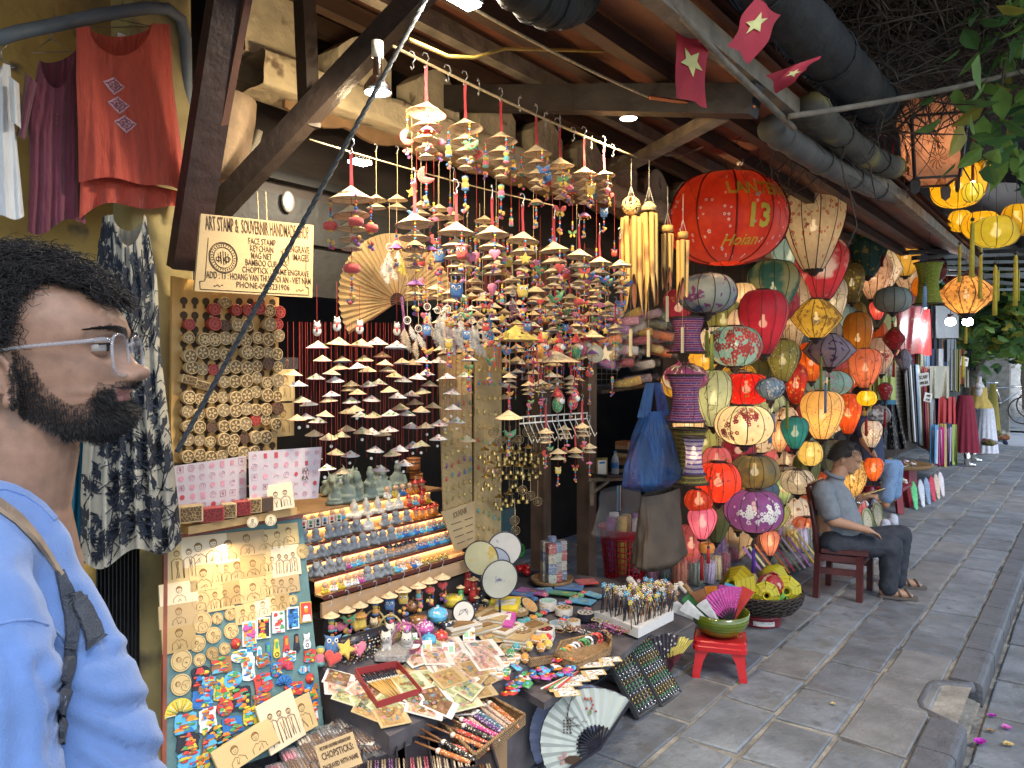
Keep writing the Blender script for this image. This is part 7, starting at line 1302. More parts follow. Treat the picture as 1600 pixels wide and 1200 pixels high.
card(557,1138,.20,.22,[m_whp,m_eng],'sheet of nine dark square photo magnets in a cream frame',.5,.004,.004,'sheet','photo_sheet',lambda b,w,h,th:[b.box(((i-1)*.06,(j-1)*.066,th+.001),(.052,.058,.001),mi=1)for i in rG(3)for j in rG(3)])
rodm=[mat('shell pattern %s'%n,c,.25,var=.3,sc=30,pats=[('v',260,.38,.28,c2)],coat=.4)for n,c,c2 in(('grey',(.12,.12,.14),(.5,.5,.5)),('pink',(.4,.07,.16),(.6,.5,.4)),('green',(.06,.2,.1),(.4,.45,.3)),('black',(.02,.02,.02),(.6,.6,.55)),('purple',(.14,.05,.25),(.55,.5,.55)),('orange',(.45,.15,.04),(.6,.45,.2)),('cream',(.5,.43,.33),(.25,.15,.1)),('brown',(.16,.07,.03),(.3,.16,.07)))]
rn=['grey','pink','green','black','purple','orange','cream','brown']
def bundle(a,e,mk,n=6,r_=.0035,label='',grp=None,cat='chopsticks',nm='chopstick_bundle',cover=True):
 a,e=Vc(a),Vc(e);t=thG(nm,label,cat,a,0,grp);x,y,z=basis(e-a)
 b=MB()
 for k in rG(n):o_=x*((k-(n-1)/2)*r_*2.1)+Vc((0,0,r_*(1+.8*(k%2))));b.cyl(a+o_,a.lerp(e,.36)+o_,r_,6,1);b.cyl(a.lerp(e,.36)+o_,e+o_,r_,6,0,r_*.6)
 b.bd('sticks',[rodm[7],rodm[mk]],t,world=True)
 if cover:b=MB();w=n*r_*1.3;b.bar(a.lerp(e,.02)+Vc((0,0,r_*1.6)),a.lerp(e,.98)+Vc((0,0,r_*1.6)),w*2,r_*3.6,0);b.bd('plastic_sleeve',mat('clear film',(.9,.9,.9),.08,clear=.93,bump=.2,sc=30,var=.02),t,world=True)
for r_ in rG(3):
 for i in rG(13):
  if r_==0 and i>9:continue
  u0,v0=470+16*i-22*r_,1152-6.0*i+24*r_+(4 if i%2 else 0);mk=[6,7,0,0,6,0,7,6,2,2,3,0,2][i]if r_==0 else[1,0,6,4,1,2,0,3,2,5,2,1,5][i]
  a=at(u0,v0,z=TZ-.02+.018*(2-r_));e=a+Vc((.155,-.055,-.01));
  bundle(a,e,mk,4,.0048,f'{rn[mk]} chopstick bundle in a clear sleeve, {nth(i)} in the {["back", "middle", "front"][r_]} row at the bottom','sleeved chopstick bundles')
Q=[at(u,v,z=TZ+.13)for u,v in((491,1166),(551,1143),(567,1190),(506,1213))];c=sum(Q,Vc())/4;n=(Vc((0,0,CAMZ))-c).normalized()+Vc((0,0,.5));X=Vc((.45,.89,0));spn=PL(c,X,n.cross(X))
Q=[spn.hit(u,v)for u,v in((491,1166),(551,1143),(567,1192),(506,1216))]
t=thG('chopstick_sign','small wooden sign with engraved lettering lying on the chopsticks','sign',Q[3]);b=MB();b.add([q for q in Q]+[q-spn.N*.005 for q in Q],[(3,2,1,0),(4,5,6,7),(0,1,5,4),(1,2,6,5),(2,3,7,6),(3,0,4,7)]);b.bd('board',m_ply,t,world=True)
sw2=(Q[1]-Q[0]).length;hs=(Q[0]-Q[3]).length;dx2=Matrix.Rotation(0,4,'Z')
for s_,q,sz,sx in(('ART STAMP & SOUVENIR HANDMADE SHOP',.20,.14,.36),('CHOPSTICKS:',.50,.30,.55),('ENGRAVED WITH NAME',.80,.20,.5)):
 pp=Q[0].lerp(Q[1],.5).lerp(Q[3].lerp(Q[2],.5),q);d=(Q[1]-Q[0]).normalized();M=MT(-t.location)@frame(pp+spn.N*.001,d,spn.N);text(s_,hs*sz,m_ink,t,M,sx,.0003,bold=.0006)
for i,(u,v,mk)in E_(((705,1180,6),(655,1192,1),(600,1196,4),(742,1205,7))):
 p=at(u,v,z=TZ-.02);t=thG('black_tray',f'black open gift tray of chopstick pairs, {nth(i)} of four at the bottom edge','tray',p,.85,'black gift trays');b=MB();b.box((0,0,.002),(.14,.25,.004))
 for x,y,a,c_ in((-.07,0,.006,.25),(.07,0,.006,.25),(0,-.125,.14,.006),(0,.125,.14,.006)):b.box((x,y,.012),(a,c_,.024))
 b.bd('box',mP[8],t)
 for k in rG(5):b=MB();[b.cyl((-.045+.022*k+s,-.11,.012),(-.045+.022*k+s,.01,.012),.0036,6,0)or b.cyl((-.045+.022*k+s,.01,.012),(-.045+.022*k+s,.11,.012),.0036,6,1,.002)for s in(-.004,.004)];b.bd('chopsticks',[rodm[mk if k%2 else 6],m_bam],t)
m_rat=mat('rattan weave',(.36,.22,.10),.7,var=.3,sc=40,bump=.7,bsc=120,pats=[('wd',70,.6,.8,(.15,.08,.03),0)])
def rtray(Pq,h,label,mfloor=None):
 P=[Vc(p)for p in Pq];c=sum(P,Vc())/len(P);t=thG('rattan_tray',label,'tray',c);b=MB();n=len(P);b.add([p.lerp(c,.04)for p in P],[tuple(rG(n))]);b.bd('floor',mfloor or m_rat,t,world=True);b=MB()
 for i in rG(n):a,e=P[i],P[(i+1)%n];b.bar(a+Vc((0,0,h/2)),e+Vc((0,0,h/2)),.007,h);b.tube([a+Vc((0,0,h)),e+Vc((0,0,h))],.006,6)
 b.bd('rim',m_rat,t,world=True);return t
rtray([at(u,v,z=TZ-.03)for u,v in((668,1120),(735,1085),(820,1132),(742,1196))],.035,'rectangular rattan tray of braided chopstick pouches at the table corner')
brm=[mat('braid '+n,c,.5,var=.1,sc=10,pats=[('v',130,.40,.32,c2)])for n,c,c2 in(('white and black',(.03,.03,.03),(.6,.58,.5)),('pink',(.5,.04,.2),(.62,.5,.45)),('orange',(.45,.13,.03),(.6,.5,.35)),('purple',(.1,.04,.2),(.6,.55,.5)),('cream',(.5,.43,.33),(.35,.1,.12)),('red',(.42,.05,.03),(.62,.5,.4)),('blue',(.04,.12,.2),(.6,.58,.5)))]
bn=['white and black','pink','orange','purple','cream','red','blue']
PO=[(655,1150,752,1180,5),(660,1140,742,1188,0),(668,1132,765,1172,2),(675,1124,770,1166,5),(690,1116,776,1160,0),(680,1105,782,1152,1),(700,1098,780,1158,4),(706,1095,788,1148,3),(715,1090,792,1145,6),(722,1085,796,1140,4),(728,1080,802,1135,4),(738,1077,806,1130,2),(745,1083,810,1137,2),(650,1160,735,1192,2)]
for i,(u0,v0,u1,v1,c)in E_(PO):
 a=at(u0,v0,z=TZ+.01+.012*(i%3));e=at(u1,v1,z=TZ-.01+.006*(i%2));t=thG('chopstick_pouch',f'{bn[c]} braided chopstick pouch with wooden handle, {nth(i)} of fourteen on the rattan tray','chopsticks',a,0,'braided chopstick pouches');m=a.lerp(e,.42)
 b=MB();b.tube([m,m.lerp(e,.1),m.lerp(e,.9),e],[.006,.009,.0085,.005],8);b.bd('braided_cover',brm[c],t,world=True);b=MB();[b.cyl(a+Vc((s,0,0)),m+Vc((s,0,0)),.0042,6)for s in(-.005,.005)];b.bd('handle',[rodm[7]],t,world=True)
 b=MB();b.sph(m,(.011,.011,.009),8,6);b.bd('knot',m_whp if i%3 else rodm[7],t,world=True)
def disc(u,v,r_,h,ms,label,n=1,dz=0,sq=False,cat='coaster',nm='coaster_stack',tilt=(0,0),z=TZ):
 b=MB()
 for k in rG(n):
  z0=k*h/n;hh=h/n*.86
  if sq:b.rbox((rv(.001),rv(.001),z0+hh/2),(r_*2,r_*2,hh),.006,rv(.05),0)
  else:b.lathe([(0,z0),(r_*.98,z0),(r_,z0+hh*.5),(r_*.98,z0+hh),(0,z0+hh)],28,(rv(.001),rv(.001),0),0,False)
 zt=h*1.0-h/n*.14+.0007;b.lathe([(0,zt),(r_*.85,zt)],24,None,1)
 for k in rG(8):a=k*.785;b.sph((r_*.55*cos(a),r_*.55*sin(a),zt),(r_*.14,r_*.14,.0012),7,4,2)
 b.sph((0,0,zt),(r_*.22,r_*.22,.0015),8,4,2);o=b.bd(nm,ms,loc=on(u,v,dz,z));o.rotation_euler=(tilt[0],tilt[1],ru(0,3));return tag(o,label,cat,'coasters and rattan tins')
K=1/3.157
def c8(x,y):return 750+x*K,820+y*K
mq=[m_whp,m_rat,mP[8],m_ply]
for i,(x,y,r_,h,ms,lb,n,dz,sq)in E_(((335,415,.045,.045,[m_whp,mP[5],mP[2]],'stack of round white coasters with a blue mosaic top',7,0,0),(415,440,.046,.04,[m_whp,m_ply,mP[8]],'cream round tin with a carved bamboo lid',1,0,0),(520,465,.048,.04,[mP[8],m_whp,mP[8]],'black round tin with a white inlaid lid and dotted side',1,0,0),(300,485,.040,.016,[m_rat,m_whp,mP[4]],'shallow rattan dish with a blue painted centre',1,0,0),(385,500,.043,.018,[m_whp,mP[5],mP[1]],'white dish with a blue and orange mosaic',2,0,0),(320,560,.040,.045,[m_whp,mP[8],mP[0]],'stack of square white coasters with a dark printed top',7,0,1),(205,555,.044,.045,[m_rat,m_rat,m_whp],'round rattan tin with a pale knotted lid',1,0,0),(460,510,.034,.045,[m_whp,m_ply,mP[9]],'tall cream tin behind the beads',1,0,0),(190,450,.045,.02,[m_rat,m_ply,m_whp],'round rattan dish leaning behind the orange woven plate',1,.01,0))):
 u,v=c8(x,y);disc(u,v,r_,h,ms,lb,n,dz,sq)
u,v=c8(240,430);disc(u,v,.055,.012,[mP[8],m_ply,mP[1]],'oval woven plate in orange and cream leaning on the coasters',1,.03,False,'plate','woven_plate',(R(35),R(15)))
u,v=c8(290,665);rtray([on(*c8(x,y))for x,y in((205,655),(215,610),(330,590),(375,640),(365,680),(250,700))],.03,'small rattan basket of knitted balls')
for i,(x,y,c)in E_(((285,610,2),(312,600,6),(300,645,2),(262,605,2),(335,630,6),(180,625,7),(150,655,4),(222,680,2),(240,640,6),(335,600,0))):
 p=on(*c8(x,y),.035 if i not in(5,6,7)else.018);b=MB();b.sph((0,0,0),(.019,.019,.021),12,9,0);b.tube([(.019*cos(a),.019*sin(a),.004*sin(a*5))for a in[k*.35 for k in rG(19)]],.0016,4,1);o=b.bd('knitted_ball',[fz[c],m_w],loc=p);tag(o,f'{["red", "blue", "orange", "pink", "green", "purple", "yellow", "teal"][c]} knitted ball, {nth(i)} of ten by the small rattan basket','ball','knitted balls')
rtray([on(*c8(x,y))for x,y in((365,680),(400,610),(610,560),(650,600),(640,640),(480,715))],.03,'long shallow rattan tray of wrapped bangles at the table edge')
for i in rG(14):
 c=on(*c8(400+16*i,668-7.5*i+4*(i%2)),.02);cc=[3,1,1,6,6,9,3,3,6,8,0,0,8,9][i];b=MB();b.tube([c+Vc((.030*cos(k*.45)*.5,.030*cos(k*.45)*.7,.026*sin(k*.45)+.004))for k in rG(15)],.006,6);tag(b.bd('bangle',mat('wrapped thread %d'%cc,PAL[cc],.5,var=.3,sc=90,pats=[('v',120,.3,.2,(.5,.4,.3))])),f'thread wrapped bangle, {nth(i)} from the left in the long tray','bangle','wrapped bangles')
for i in rG(44):
 x,y=20+(i*83)%560,330+(i*47)%170;x+=rv(12);c=(0,4,2,7,3,1,5,9)[i%8];p=on(*c8(x-30,y),.004);b=MB();b.puff([(.022*cos(a)*(1.25 if i%2 else 1),.020*sin(a))for a in[k*.5236 for k in rG(12)]],.010,None,0);b.tube([(.014*cos(k*.9),.012*sin(k*1.3),.0105)for k in rG(7)],.0012,3,1);o=b.bd('coin_purse',[fz[c%8],m_gold],loc=p);o.rotation_euler=(rv(.2),rv(.2),rv(3));tag(o,f'tiny {["round", "oval"][i % 2]} embroidered coin purse, {nth(i)} scattered among tins and notebooks','purse','tiny coin purses on the table')
for i in rG(26):
 x,y=385+ru(0,330),545-ru(0,45)+ru(-10,20);c=on(*c8(x,y),.012+.006*(i%3));b=MB();mi=i%5;r_=ru(.022,.03)
 for k in rG(22):a=k*pi/11;b.sph(c+Vc((r_*cos(a),r_*sin(a)*.8,.003*sin(a*3))),.0038,5,4,mi if k%4 else(mi+2)%5)
 tag(b.bd('bead_bracelet',[mP[9],mP[8],m_gold,mP[7],m_whp]),f'{["brown", "black", "gold", "magenta", "white"][mi]} bead bracelet, {nth(i)} in the heap before the hairpins','bracelet','heap of bead bracelets')
m_foam=mat('white foam',(.66,.64,.60),.9,var=.05,sc=120,bump=.5,bsc=250);Pf=[on(*c8(x,y))for x,y in((560,470),(900,420),(955,470),(780,560))]
t=thG('foam_block','long white foam block stuck full of hairpins','block',Pf[0]);b=MB();b.add(Pf+[p+Vc((0,0,.045))for p in Pf],[(3,2,1,0),(4,5,6,7),(0,1,5,4),(1,2,6,5),(2,3,7,6),(3,0,4,7)]);b.bd('foam',m_foam,t,world=True)
def pinmesh(k):
 b=MB();b.tube([(0,0,0),(.002,0,.07),(0,0,.12)],[.0022,.003,.0035],5,0);c=(2,3,4,5,1)[k]
 for i in rG(5):a=i*1.2566;b.sph((.004,.008*cos(a),.128+.008*sin(a)),.0045,6,4,c)
 b.sph((.006,0,.128),.004,6,4,1);b.cyl((0,.006,.12),(.002,.012,.09),.0008,3,1);b.sph((.002,.012,.088),.003,5,4,c);return mO(b,'hairpin',[rodm[7]if k%2 else mP[8],m_whp,mP[5],mat('rose gold gem',(.6,.35,.3),.2,.6),m_gold,mP[2]])
pnm=[pinmesh(k)for k in rG(5)];pcn=['sky blue','rose gold','gold','yellow','white']
for i in rG(100):
 a=(i%25+.5)/25;q=(i//25+.5)/4;p=Pf[0].lerp(Pf[1],a).lerp(Pf[3].lerp(Pf[2],a),q)+Vc((rv(.006),rv(.006),.03));k=(i*7+i//9)%5;o=inst('hairpin',pnm[k],None,p,(rv(.22),rv(.22),-.7+rv(.6)),ru(.9,1.2)*(1.05-.1*a));tag(o,f'{pcn[k]} headed hairpin, {nth(i % 25)} in the {["back", "second", "third", "front"][i//25]} row of the foam block','hairpin','hairpins in the foam block')
def ringtray(Q,X0,label,lab2,nr,nc):
 P=Q;X=(P[1]-P[0]);Y=(P[0]-P[3]);pl2=PL(sum(P,Vc())/4,X,Y);W=((P[1]-P[0]).length+(P[2]-P[3]).length)/2;H=((P[0]-P[3]).length+(P[1]-P[2]).length)/2;t=thG('ring_tray',label,'tray',P[3]);b=MB();b.rbox((0,0,-.008),(W,H,.016),.004)
 for i in rG(nr):b.tube([(-W*.46,-H*.46+H*.92*i/(nr-1),.001),(W*.46,-H*.46+H*.92*i/(nr-1),.001)],.004,5)
 for x,y,a,c_ in((-W/2,0,.008,H),(W/2,0,.008,H),(0,H/2,W,.008),(0,-H/2,W,.008)):b.box((x,y,0),(a,c_,.022))
 ap(b,MT(-P[3])@pl2 .M(pl2 .O));b.bd('velvet_tray',mat('black velvet',(.012,.012,.014),.9,sheen=.5),t)
 for i in rG(nr-1):
  for j in rG(nc):
   k=(i*5+j*3+i//3)%3;o=inst('ring',rgm[k],None,M=pl2 .M(pl2 .O+pl2 .X*(-W*.42+W*.84*j/(nc-1)+rv(.001))+pl2 .Y*(-H*.43+H*.86*i/(nr-2)),rv(.2),.004));tag(o,f'{["silver", "gold", "stone set"][k]} ring, {nth(j)} in the {nth(i)} row up the {lab2} ring tray','ring','rings in the '+lab2+' tray')
def rm(k):b=MB();b.tube([(0,.0085*cos(a),.0085*sin(a)+.001)for a in[i*pi/6 for i in rG(13)]],.0024,5,0,False);b.sph((0,0,.010),(.005,.0058,.0035),7,5,1);return mO(b,'ring',[m_chrome if k!=1 else m_gold,[m_chrome,m_gold,mP[3]][k]])
rgm=[rm(k)for k in rG(3)]
def gq(*q):return[at(u,v,x=x_)if z_ is None else at(u,v,z=z_)for u,v,x_,z_ in q]
ringtray([at(*c8(655,612),x=-1.86),at(*c8(738,572),x=-1.86),at(*c8(832,905),x=-1.68),at(*c8(722,955),x=-1.68)],0,'left black velvet ring tray leaning on the table edge','left',17,6);ringtray([at(*c8(750,575),x=-1.86),at(*c8(848,528),x=-1.86),at(*c8(952,828),x=-1.66),at(*c8(850,912),x=-1.66)],0,'right black velvet ring tray leaning beside the folded fans','right',19,8)
for i in rG(56):
 x=ru(110,480);y=835-(x-110)*.25+ru(-110,0)+(20 if x<250 else 0);c=[0,5,4,7,1,3,6,7,0,5][i%10];p=on(*c8(x,y),.008+.006*(i%3));b=MB();b.puff([(-.016,-.02),(.016,-.02),(.017,.018),(0,.024),(-.017,.018)],.006,None,0);b.sph((0,0,.006),(.007,.009,.003),7,5,1);b.tube([(0,.02,.003),(.004,.028,.004),(-.004,.028,.004),(0,.02,.003)],.0012,3,1);o=b.bd('sachet',[mP[c],mP[(c+2)%8]],loc=p);o.rotation_euler=(rv(.3),rv(.3),ru(0,6));tag(o,f'glossy {["red", "orange", "yellow", "green", "blue", "sky blue", "white", "magenta"][c]} sachet, {nth(i % 28)} in the {"left" if i < 28 else "right"} half of the corner pile','sachet','sachets piled on the table corner')
for i,(x,y)in E_(((60,745),(95,725),(125,705),(155,688),(180,668),(95,760),(130,740))):p=on(*c8(x,y));b=MB();b.lathe([(0,0),(.015,0),(.019,.02),(.016,.02),(.015,.014),(0,.014)],16,None,0);b.lathe([(0,.0145),(.0155,.0145)],14,None,1);o=b.bd('tea_light',[m_whp,mP[1]],loc=p);tag(o,f'tiny white bowl with orange filling, {nth(i)} of seven beside the sachets','bowl','tiny bowls')
b=MB();[b.tube([on(*c8(300+22*k,822-2*k),.01),on(*c8(470+4*k,742-2*k),.01)],.004,6,k%3)for k in rG(5)];tag(b.bd('bead_strands',[m_whp,mP[0],mP[3]]),'white pearl strands in clear sleeves on the overhanging table corner','beads')
for i,(x,y)in E_(((400,810),(440,790),(480,770),(520,755),(560,735),(545,700),(600,690),(640,670),(430,840))):card(*c8(x,y),.05,.10,[m_ply2,mP[6],m_chrome]+ink_,f'yellow bookmark card with a silver charm, {nth(i)} of nine at the table corner',-.75,.002+.002*(i%3),.0015,deco=dscene(i+60),nm='bookmark_card',grp='yellow bookmark cards')
def pfan(piv,rad,a0,a1,m,lab,X,n=30,inner=.36,lean=.12,deco=0,nm='paper_fan'):
 c=at(*piv,x=X);Rr=px(rad,c);t=thG(nm,lab,'fan',c);ux=Vc((.30,1,0)).normalized()if False else Vc((.78,.62,0));b=MB();vs=[]
 def F(a,q,o=0):return c+ux*(cos(a)*Rr*q)+Vc((0,0,sin(a)*Rr*q))+Vc((-.62,.78,0))*(-(o)+.10*q*0)+Vc((-.5,.6,0))*(-.0)+Vc((-lean*sin(a)*q*Rr,0,0))
 for i in rG(n+1):
  a=R(a0)+R(a1-a0)*i/n
  for q in(inner,.7,1.0):vs.append(F(a,q,(.004 if i%2 else-.004)*q))
 b.add(vs,[(i*3+j,i*3+j+1,i*3+j+4,i*3+j+3)for i in rG(n)for j in rG(2)])
 b.bd('leaf',m,t,world=True);b=MB()
 for i in rG(0,n+1,2):a=R(a0)+R(a1-a0)*i/n;b.bar(F(a,.0,.006),F(a,inner+.03,.006),.006,.004,0,(0,1,.3))
 for a in(R(a0),R(a1)):b.bar(F(a,-.04,.008),F(a,.99,.008),.007,.01)
 b.bd('ribs',mP[8],t,world=True);b=MB();b.tube([F(R(a0)+R(a1-a0)*i/n,1.0,.001)for i in rG(n+1)],.0018,4);b.bd('edge',mP[8],t,world=True)
 if deco:
  b=MB();r3=random.Random(deco)
  def D(a,q):return F(R(a),q,.008)
  for k in rG(4):a=a0+(a1-a0)*(.30+.12*k);q=.45;P_=[]
  P_=[D(a0+(a1-a0)*(.62-.03*i),.5+.055*i)for i in rG(9)];b.tube(P_,.0016,4,0);[b.tube([P_[i],P_[i]+Vc((r3 .uniform(-.03,.03),r3 .uniform(-.03,.03),.03))],.001,3,0)for i in rG(2,8)]
  for i in rG(9):q=D(a0+(a1-a0)*r3 .uniform(.35,.6),r3 .uniform(.5,.7));b.tube([q,q+Vc((.006,.005,.005)),q+Vc((.012,.009,0)),q+Vc((.018,.013,.005))],.0012,3,0)
  for i in rG(5):q=D(a1-(a1-a0)*.10,.62);aa=i*1.2566;b.add([q,q+ux*.02*cos(aa)+Vc((0,0,.02*sin(aa))),q+ux*.03*cos(aa+.4)+Vc((0,0,.03*sin(aa+.4))),q+ux*.02*cos(aa+.8)+Vc((0,0,.02*sin(aa+.8)))],[(0,1,2,3)],1)
  q=D(a1-(a1-a0)*.06,.5);b.add([q+ux*.035*cos(i*.6)+Vc((0,0,.018*sin(i*.6)))for i in rG(10)],[tuple(rG(10))],0)
  for k in rG(3):q=D(a0+(a1-a0)*.55,.72);[b.box(q+ux*(.012*k)+Vc((0,0,-.012*i)),(.004,.004,.005),mi=0)for i in rG(5)]
  for i in rG(14):q=D(a0+(a1-a0)*r3 .uniform(.22,.32),r3 .uniform(.55,.85));b.sph(q,.005,5,4,2 if i%3 else 3)
  b.bd('painting',[m_ink,mat('dusty pink ink',(.45,.25,.22),.7),mQ,mat('green ink',(.22,.28,.12),.7)],t,world=True)
 return t
m_pf=mat('pale mint paper',(.55,.60,.54),.7,var=.06,sc=6,tL=.2,pats=[('n',3,.55,.7,(.58,.56,.40))]);m_pf2=mat('lavender paper',(.30,.34,.52),.7,var=.1,sc=6,tL=.2,pats=[('n',5,.58,.68,(.42,.42,.56))])
pfan((936,1168),92,52,212,m_pf,'large pale paper fan painted with birds and a lotus standing on the pavement',-1.50,deco=3);pfan((915,1158),88,40,205,m_pf2,'lavender paper fan standing behind the pale painted one',-1.60,inner=.2)
for i,(x,c)in E_(((905,8),(940,8),(968,2),(985,2),(1003,2))):
 X=-1.75+.02*i;pz=at(*c8(915+10*i,765-18*i),x=X);tpz=at(*c8(x-5+2*i,540+9*i),x=X-.04);t=thG('folding_fan',f'{"black flowered" if c == 8 else "yellow"} half folded fan, {nth(i)} of five standing in a row behind the ring trays','fan',pz,0,'half folded fans');ax=(tpz-pz);s=Vc((.3,.25,.1)).normalized();b=MB();n=10;vs=[]
 for k in rG(n+1):
  a=(k/n-.5)*.55;d=ax*cos(a)+s*ax.length*sin(a)
  for q in(.45,1):vs.append(pz+d*q+Vc((.62,-.78,0))*(.003 if k%2 else-.003))
 b.add(vs,[(2*k,2*k+1,2*k+3,2*k+2)for k in rG(n)]);b.bd('leaf',mat('fan black flowers',(.04,.03,.04),.6,pats=[('v',45,.3,.22,(.5,.5,.45))],sc=20)if c==8 else mat('fan yellow',(.58,.50,.12),.6,pats=[('wx',30,.85,.95,(.2,.15,.05),0)],sc=20),t,world=True)
 b=MB();[b.bar(pz,pz+(ax*cos(a)+s*ax.length*sin(a))*.46,.004,.003)for a in[(k/5-.5)*.5 for k in rG(6)]];b.bd('ribs',mat('plum ribs',(.10,.02,.03),.5),t,world=True)
u,v=c8(355,285);t=thG('round_tray','round rattan tray under the tower of patterned boxes','tray',on(u,v,0));b=MB();b.lathe([(0,.004),(.115,.004),(.125,.03),(.118,.03),(.11,.01),(0,.01)],32);b.bd('rim',m_rat,t)
pc=on(u,v,.012);bp_=[mat('mosaic %d'%i,a,.4,var=.1,sc=20,pats=[('v',55,.32,.2,c_),('e',50,.03,.0,d_)])for i,(a,c_,d_)in E_((((.40,.42,.34),(.12,.2,.2),(.6,.6,.5)),((.45,.14,.12),(.6,.5,.42),(.2,.04,.05)),((.2,.24,.32),(.5,.5,.48),(.08,.1,.16)),((.38,.34,.3),(.35,.12,.1),(.14,.14,.16)),((.5,.45,.35),(.3,.3,.15),(.2,.1,.08))))]
k=0
for l in rG(4):
 for j,(dx,dy)in E_(((.033,-.05),(.033,.003),(.033,.055),(-.03,-.025),(-.03,.03))):
  if l==3 and j in(1,3):pass
  h=.058;b=MB();b.rbox((0,0,h/2),(.052,.05,h*.96),.004,0);b.box((0,0,h*.7),(.0535,.0515,.002),mi=1);o=b.bd('patterned_box',[bp_[(l*2+j)%5],m_whp],loc=pc+Vc((dx*.9,dy,l*h)));o.rotation_euler=(0,0,-.6+rv(.12)*0);tag(o,f'small mosaic patterned box, {nth(j)} in the {["bottom", "second", "third", "top"][l]} layer of the tower','box','patterned boxes stacked on the tray')
disc(u,v,.026,.03,[bp_[2],mP[6],mP[4]],'small round blue and white tin crowning the box tower',1,.012+.058*4,False,'tin','round_tin')
for i,(x,y,w,h,c,rz,nm2)in E_(((440,310,.16,.12,4,.5,'steel blue'),(410,345,.14,.07,3,.3,'lime green'),(525,290,.12,.10,0,.9,'crimson'),(500,380,.14,.09,5,.2,'pale blue'),(250,335,.16,.09,7,.2,'plum'),(200,355,.14,.08,4,.6,'violet blue'),(560,350,.12,.06,5,-.2,'teal'),(300,330,.14,.07,5,.9,'sky blue'),(150,370,.15,.09,1,.2,'copper'))):
 card(*c8(x,y),w,h,[mat('silk pouch '+nm2,[q*.75 for q in PAL[c]],.5,var=.3,sc=15,bump=.3,sheen=.3),mP[2],m_gold,m_gold],f'{nm2} embroidered silk pouch lying flat before the box tower',rz,.003+.003*(i%3),.006,'pouch','silk_pouch',lambda b,w,h,th:b.tube([(.012*cos(k)+.1*w,.01*sin(k*1.4),th+.001)for k in rG(8)],.0012,3,1),'silk pouches')
p=on(*c8(215,245),.03);b=MB();[b.sph(Vc((rv(.03),rv(.03),rv(.015))),(.03,.022,.02),10,7)for _ in rG(5)];tag(b.bd('red_ornament',mat('glossy red',(.5,.01,.01),.12,coat=1),loc=p),'glossy red pepper shaped ornament beside the box tower','ornament')
p=on(*c8(195,180),.07);b=MB();[b.sph((.03*cos(a)*.6,.03*cos(a)*.8,.04*sin(a)),.012,8,6)for a in[i*.45 for i in rG(14)]];tag(b.bd('bead_coil',mat('emerald beads',(.03,.28,.05),.2),loc=p),'coil of emerald green beads behind the red ornament','beads')
for i,(u,v,r_,c1,lb)in E_(((752,872,27,(.52,.50,.30),'yellow green round hand fan with a gold flower'),(772,880,25,(.34,.38,.46),'blue grey round hand fan, middle of the three'),(788,858,27,(.50,.48,.44),'tall white round hand fan with a black outline'),(781,905,30,(.42,.42,.34),'large front round hand fan painted with a misty landscape'))):
 X=-2.12+.03*i;c=at(u,v,x=X);Rr=px(r_,c);t=thG('round_fan',lb,'fan',c,R(-62)+.2*i);b=MB();b.lathe([(0,.0),(Rr,.0),(Rr,.002),(0,.002)],36,YZ@Matrix.Rotation(0,4,'Z'),0,False);b.bd('silk_disc',mat('fan silk %d'%i,c1,.6,var=.12,sc=8,pats=[('n',22,.62,.7,(.12,.12,.2)if i!=0 else(.55,.4,.1))],tL=.2),t)
 b=MB();b.tube([(.001,Rr*cos(a),Rr*sin(a))for a in[k*pi/16 for k in rG(33)]],.003,5,0,False);b.cyl((0,0,-Rr),(0,0,-Rr*1.9),.006,6);b.bd('frame',mP[8],t)
tR2=None
for i,(x,y,r_)in E_(((935,345,.018),(985,335,.018),(925,370,.016),(870,330,.02),(820,320,.022),(735,310,.02),(1010,345,.015))):
 p=on(*c8(x,y),.05);b=MB();b.lathe([(r_,0),(r_*1.05,.005),(r_,.01),(r_*.9,.08),(0,.08)],20);b.lathe([(r_*.85,.0),(r_*.75,.05),(0,.05)],16,None,1);b.m=b.m;o=b.bd('kaleidoscope',[m_whp if i%2 else m_rat,mP[8]],loc=p);o.rotation_euler=(R(110),0,R(60));tag(o,f'open ended paper tube with a dark mouth, {nth(i)} of seven behind the hairpins','tube','paper tubes behind the hairpins')
# red stool, green bowl, woven basket
m_rp=mat('glossy red plastic',(.48,.015,.02),.28,var=.05,bump=0,coat=.3);pr=at(1115,1050,z=0)
c=Vc((-1.60,3.83,0));t=thG('red_stool','glossy red plastic stool carrying the green bowl of fans','stool',c,R(22));b=MB();b.rbox((0,0,.185),(.27,.25,.03),.035);b.rbox((0,0,.160),(.28,.26,.028),.03);b.bd('seat',m_rp,t)
for sx,sy in((1,1),(1,-1),(-1,1),(-1,-1)):
 b=MB();vs=[];
 for z,o_,w in((0,.128,.040),(.02,.127,.040),(.09,.118,.046),(.165,.108,.075)):
  for i,j in((1,1),(-1,1),(-1,-1),(1,-1)):vs.append((sx*(o_+.012*i)if i>0 else sx*(o_+.012-w),sy*((o_-.008)+.012)if j>0 else sy*((o_-.008)+.012-w),z))
 b.add(vs,[(4*k+i,4*k+(i+1)%4,4*k+4+(i+1)%4,4*k+4+i)for k in rG(3)for i in rG(4)]+[(3,2,1,0)]);b.bd('leg',m_rp,t)
b=MB();b.lathe([(0,0),(.018,0)],16,MT((.141,.02,.165))@Matrix.Rotation(pi/2,4,'Y'));b.bd('sticker',mat('sticker',(.25,.35,.6),.4,pats=[('v',80,.3,.2,(.7,.7,.7))]),t)
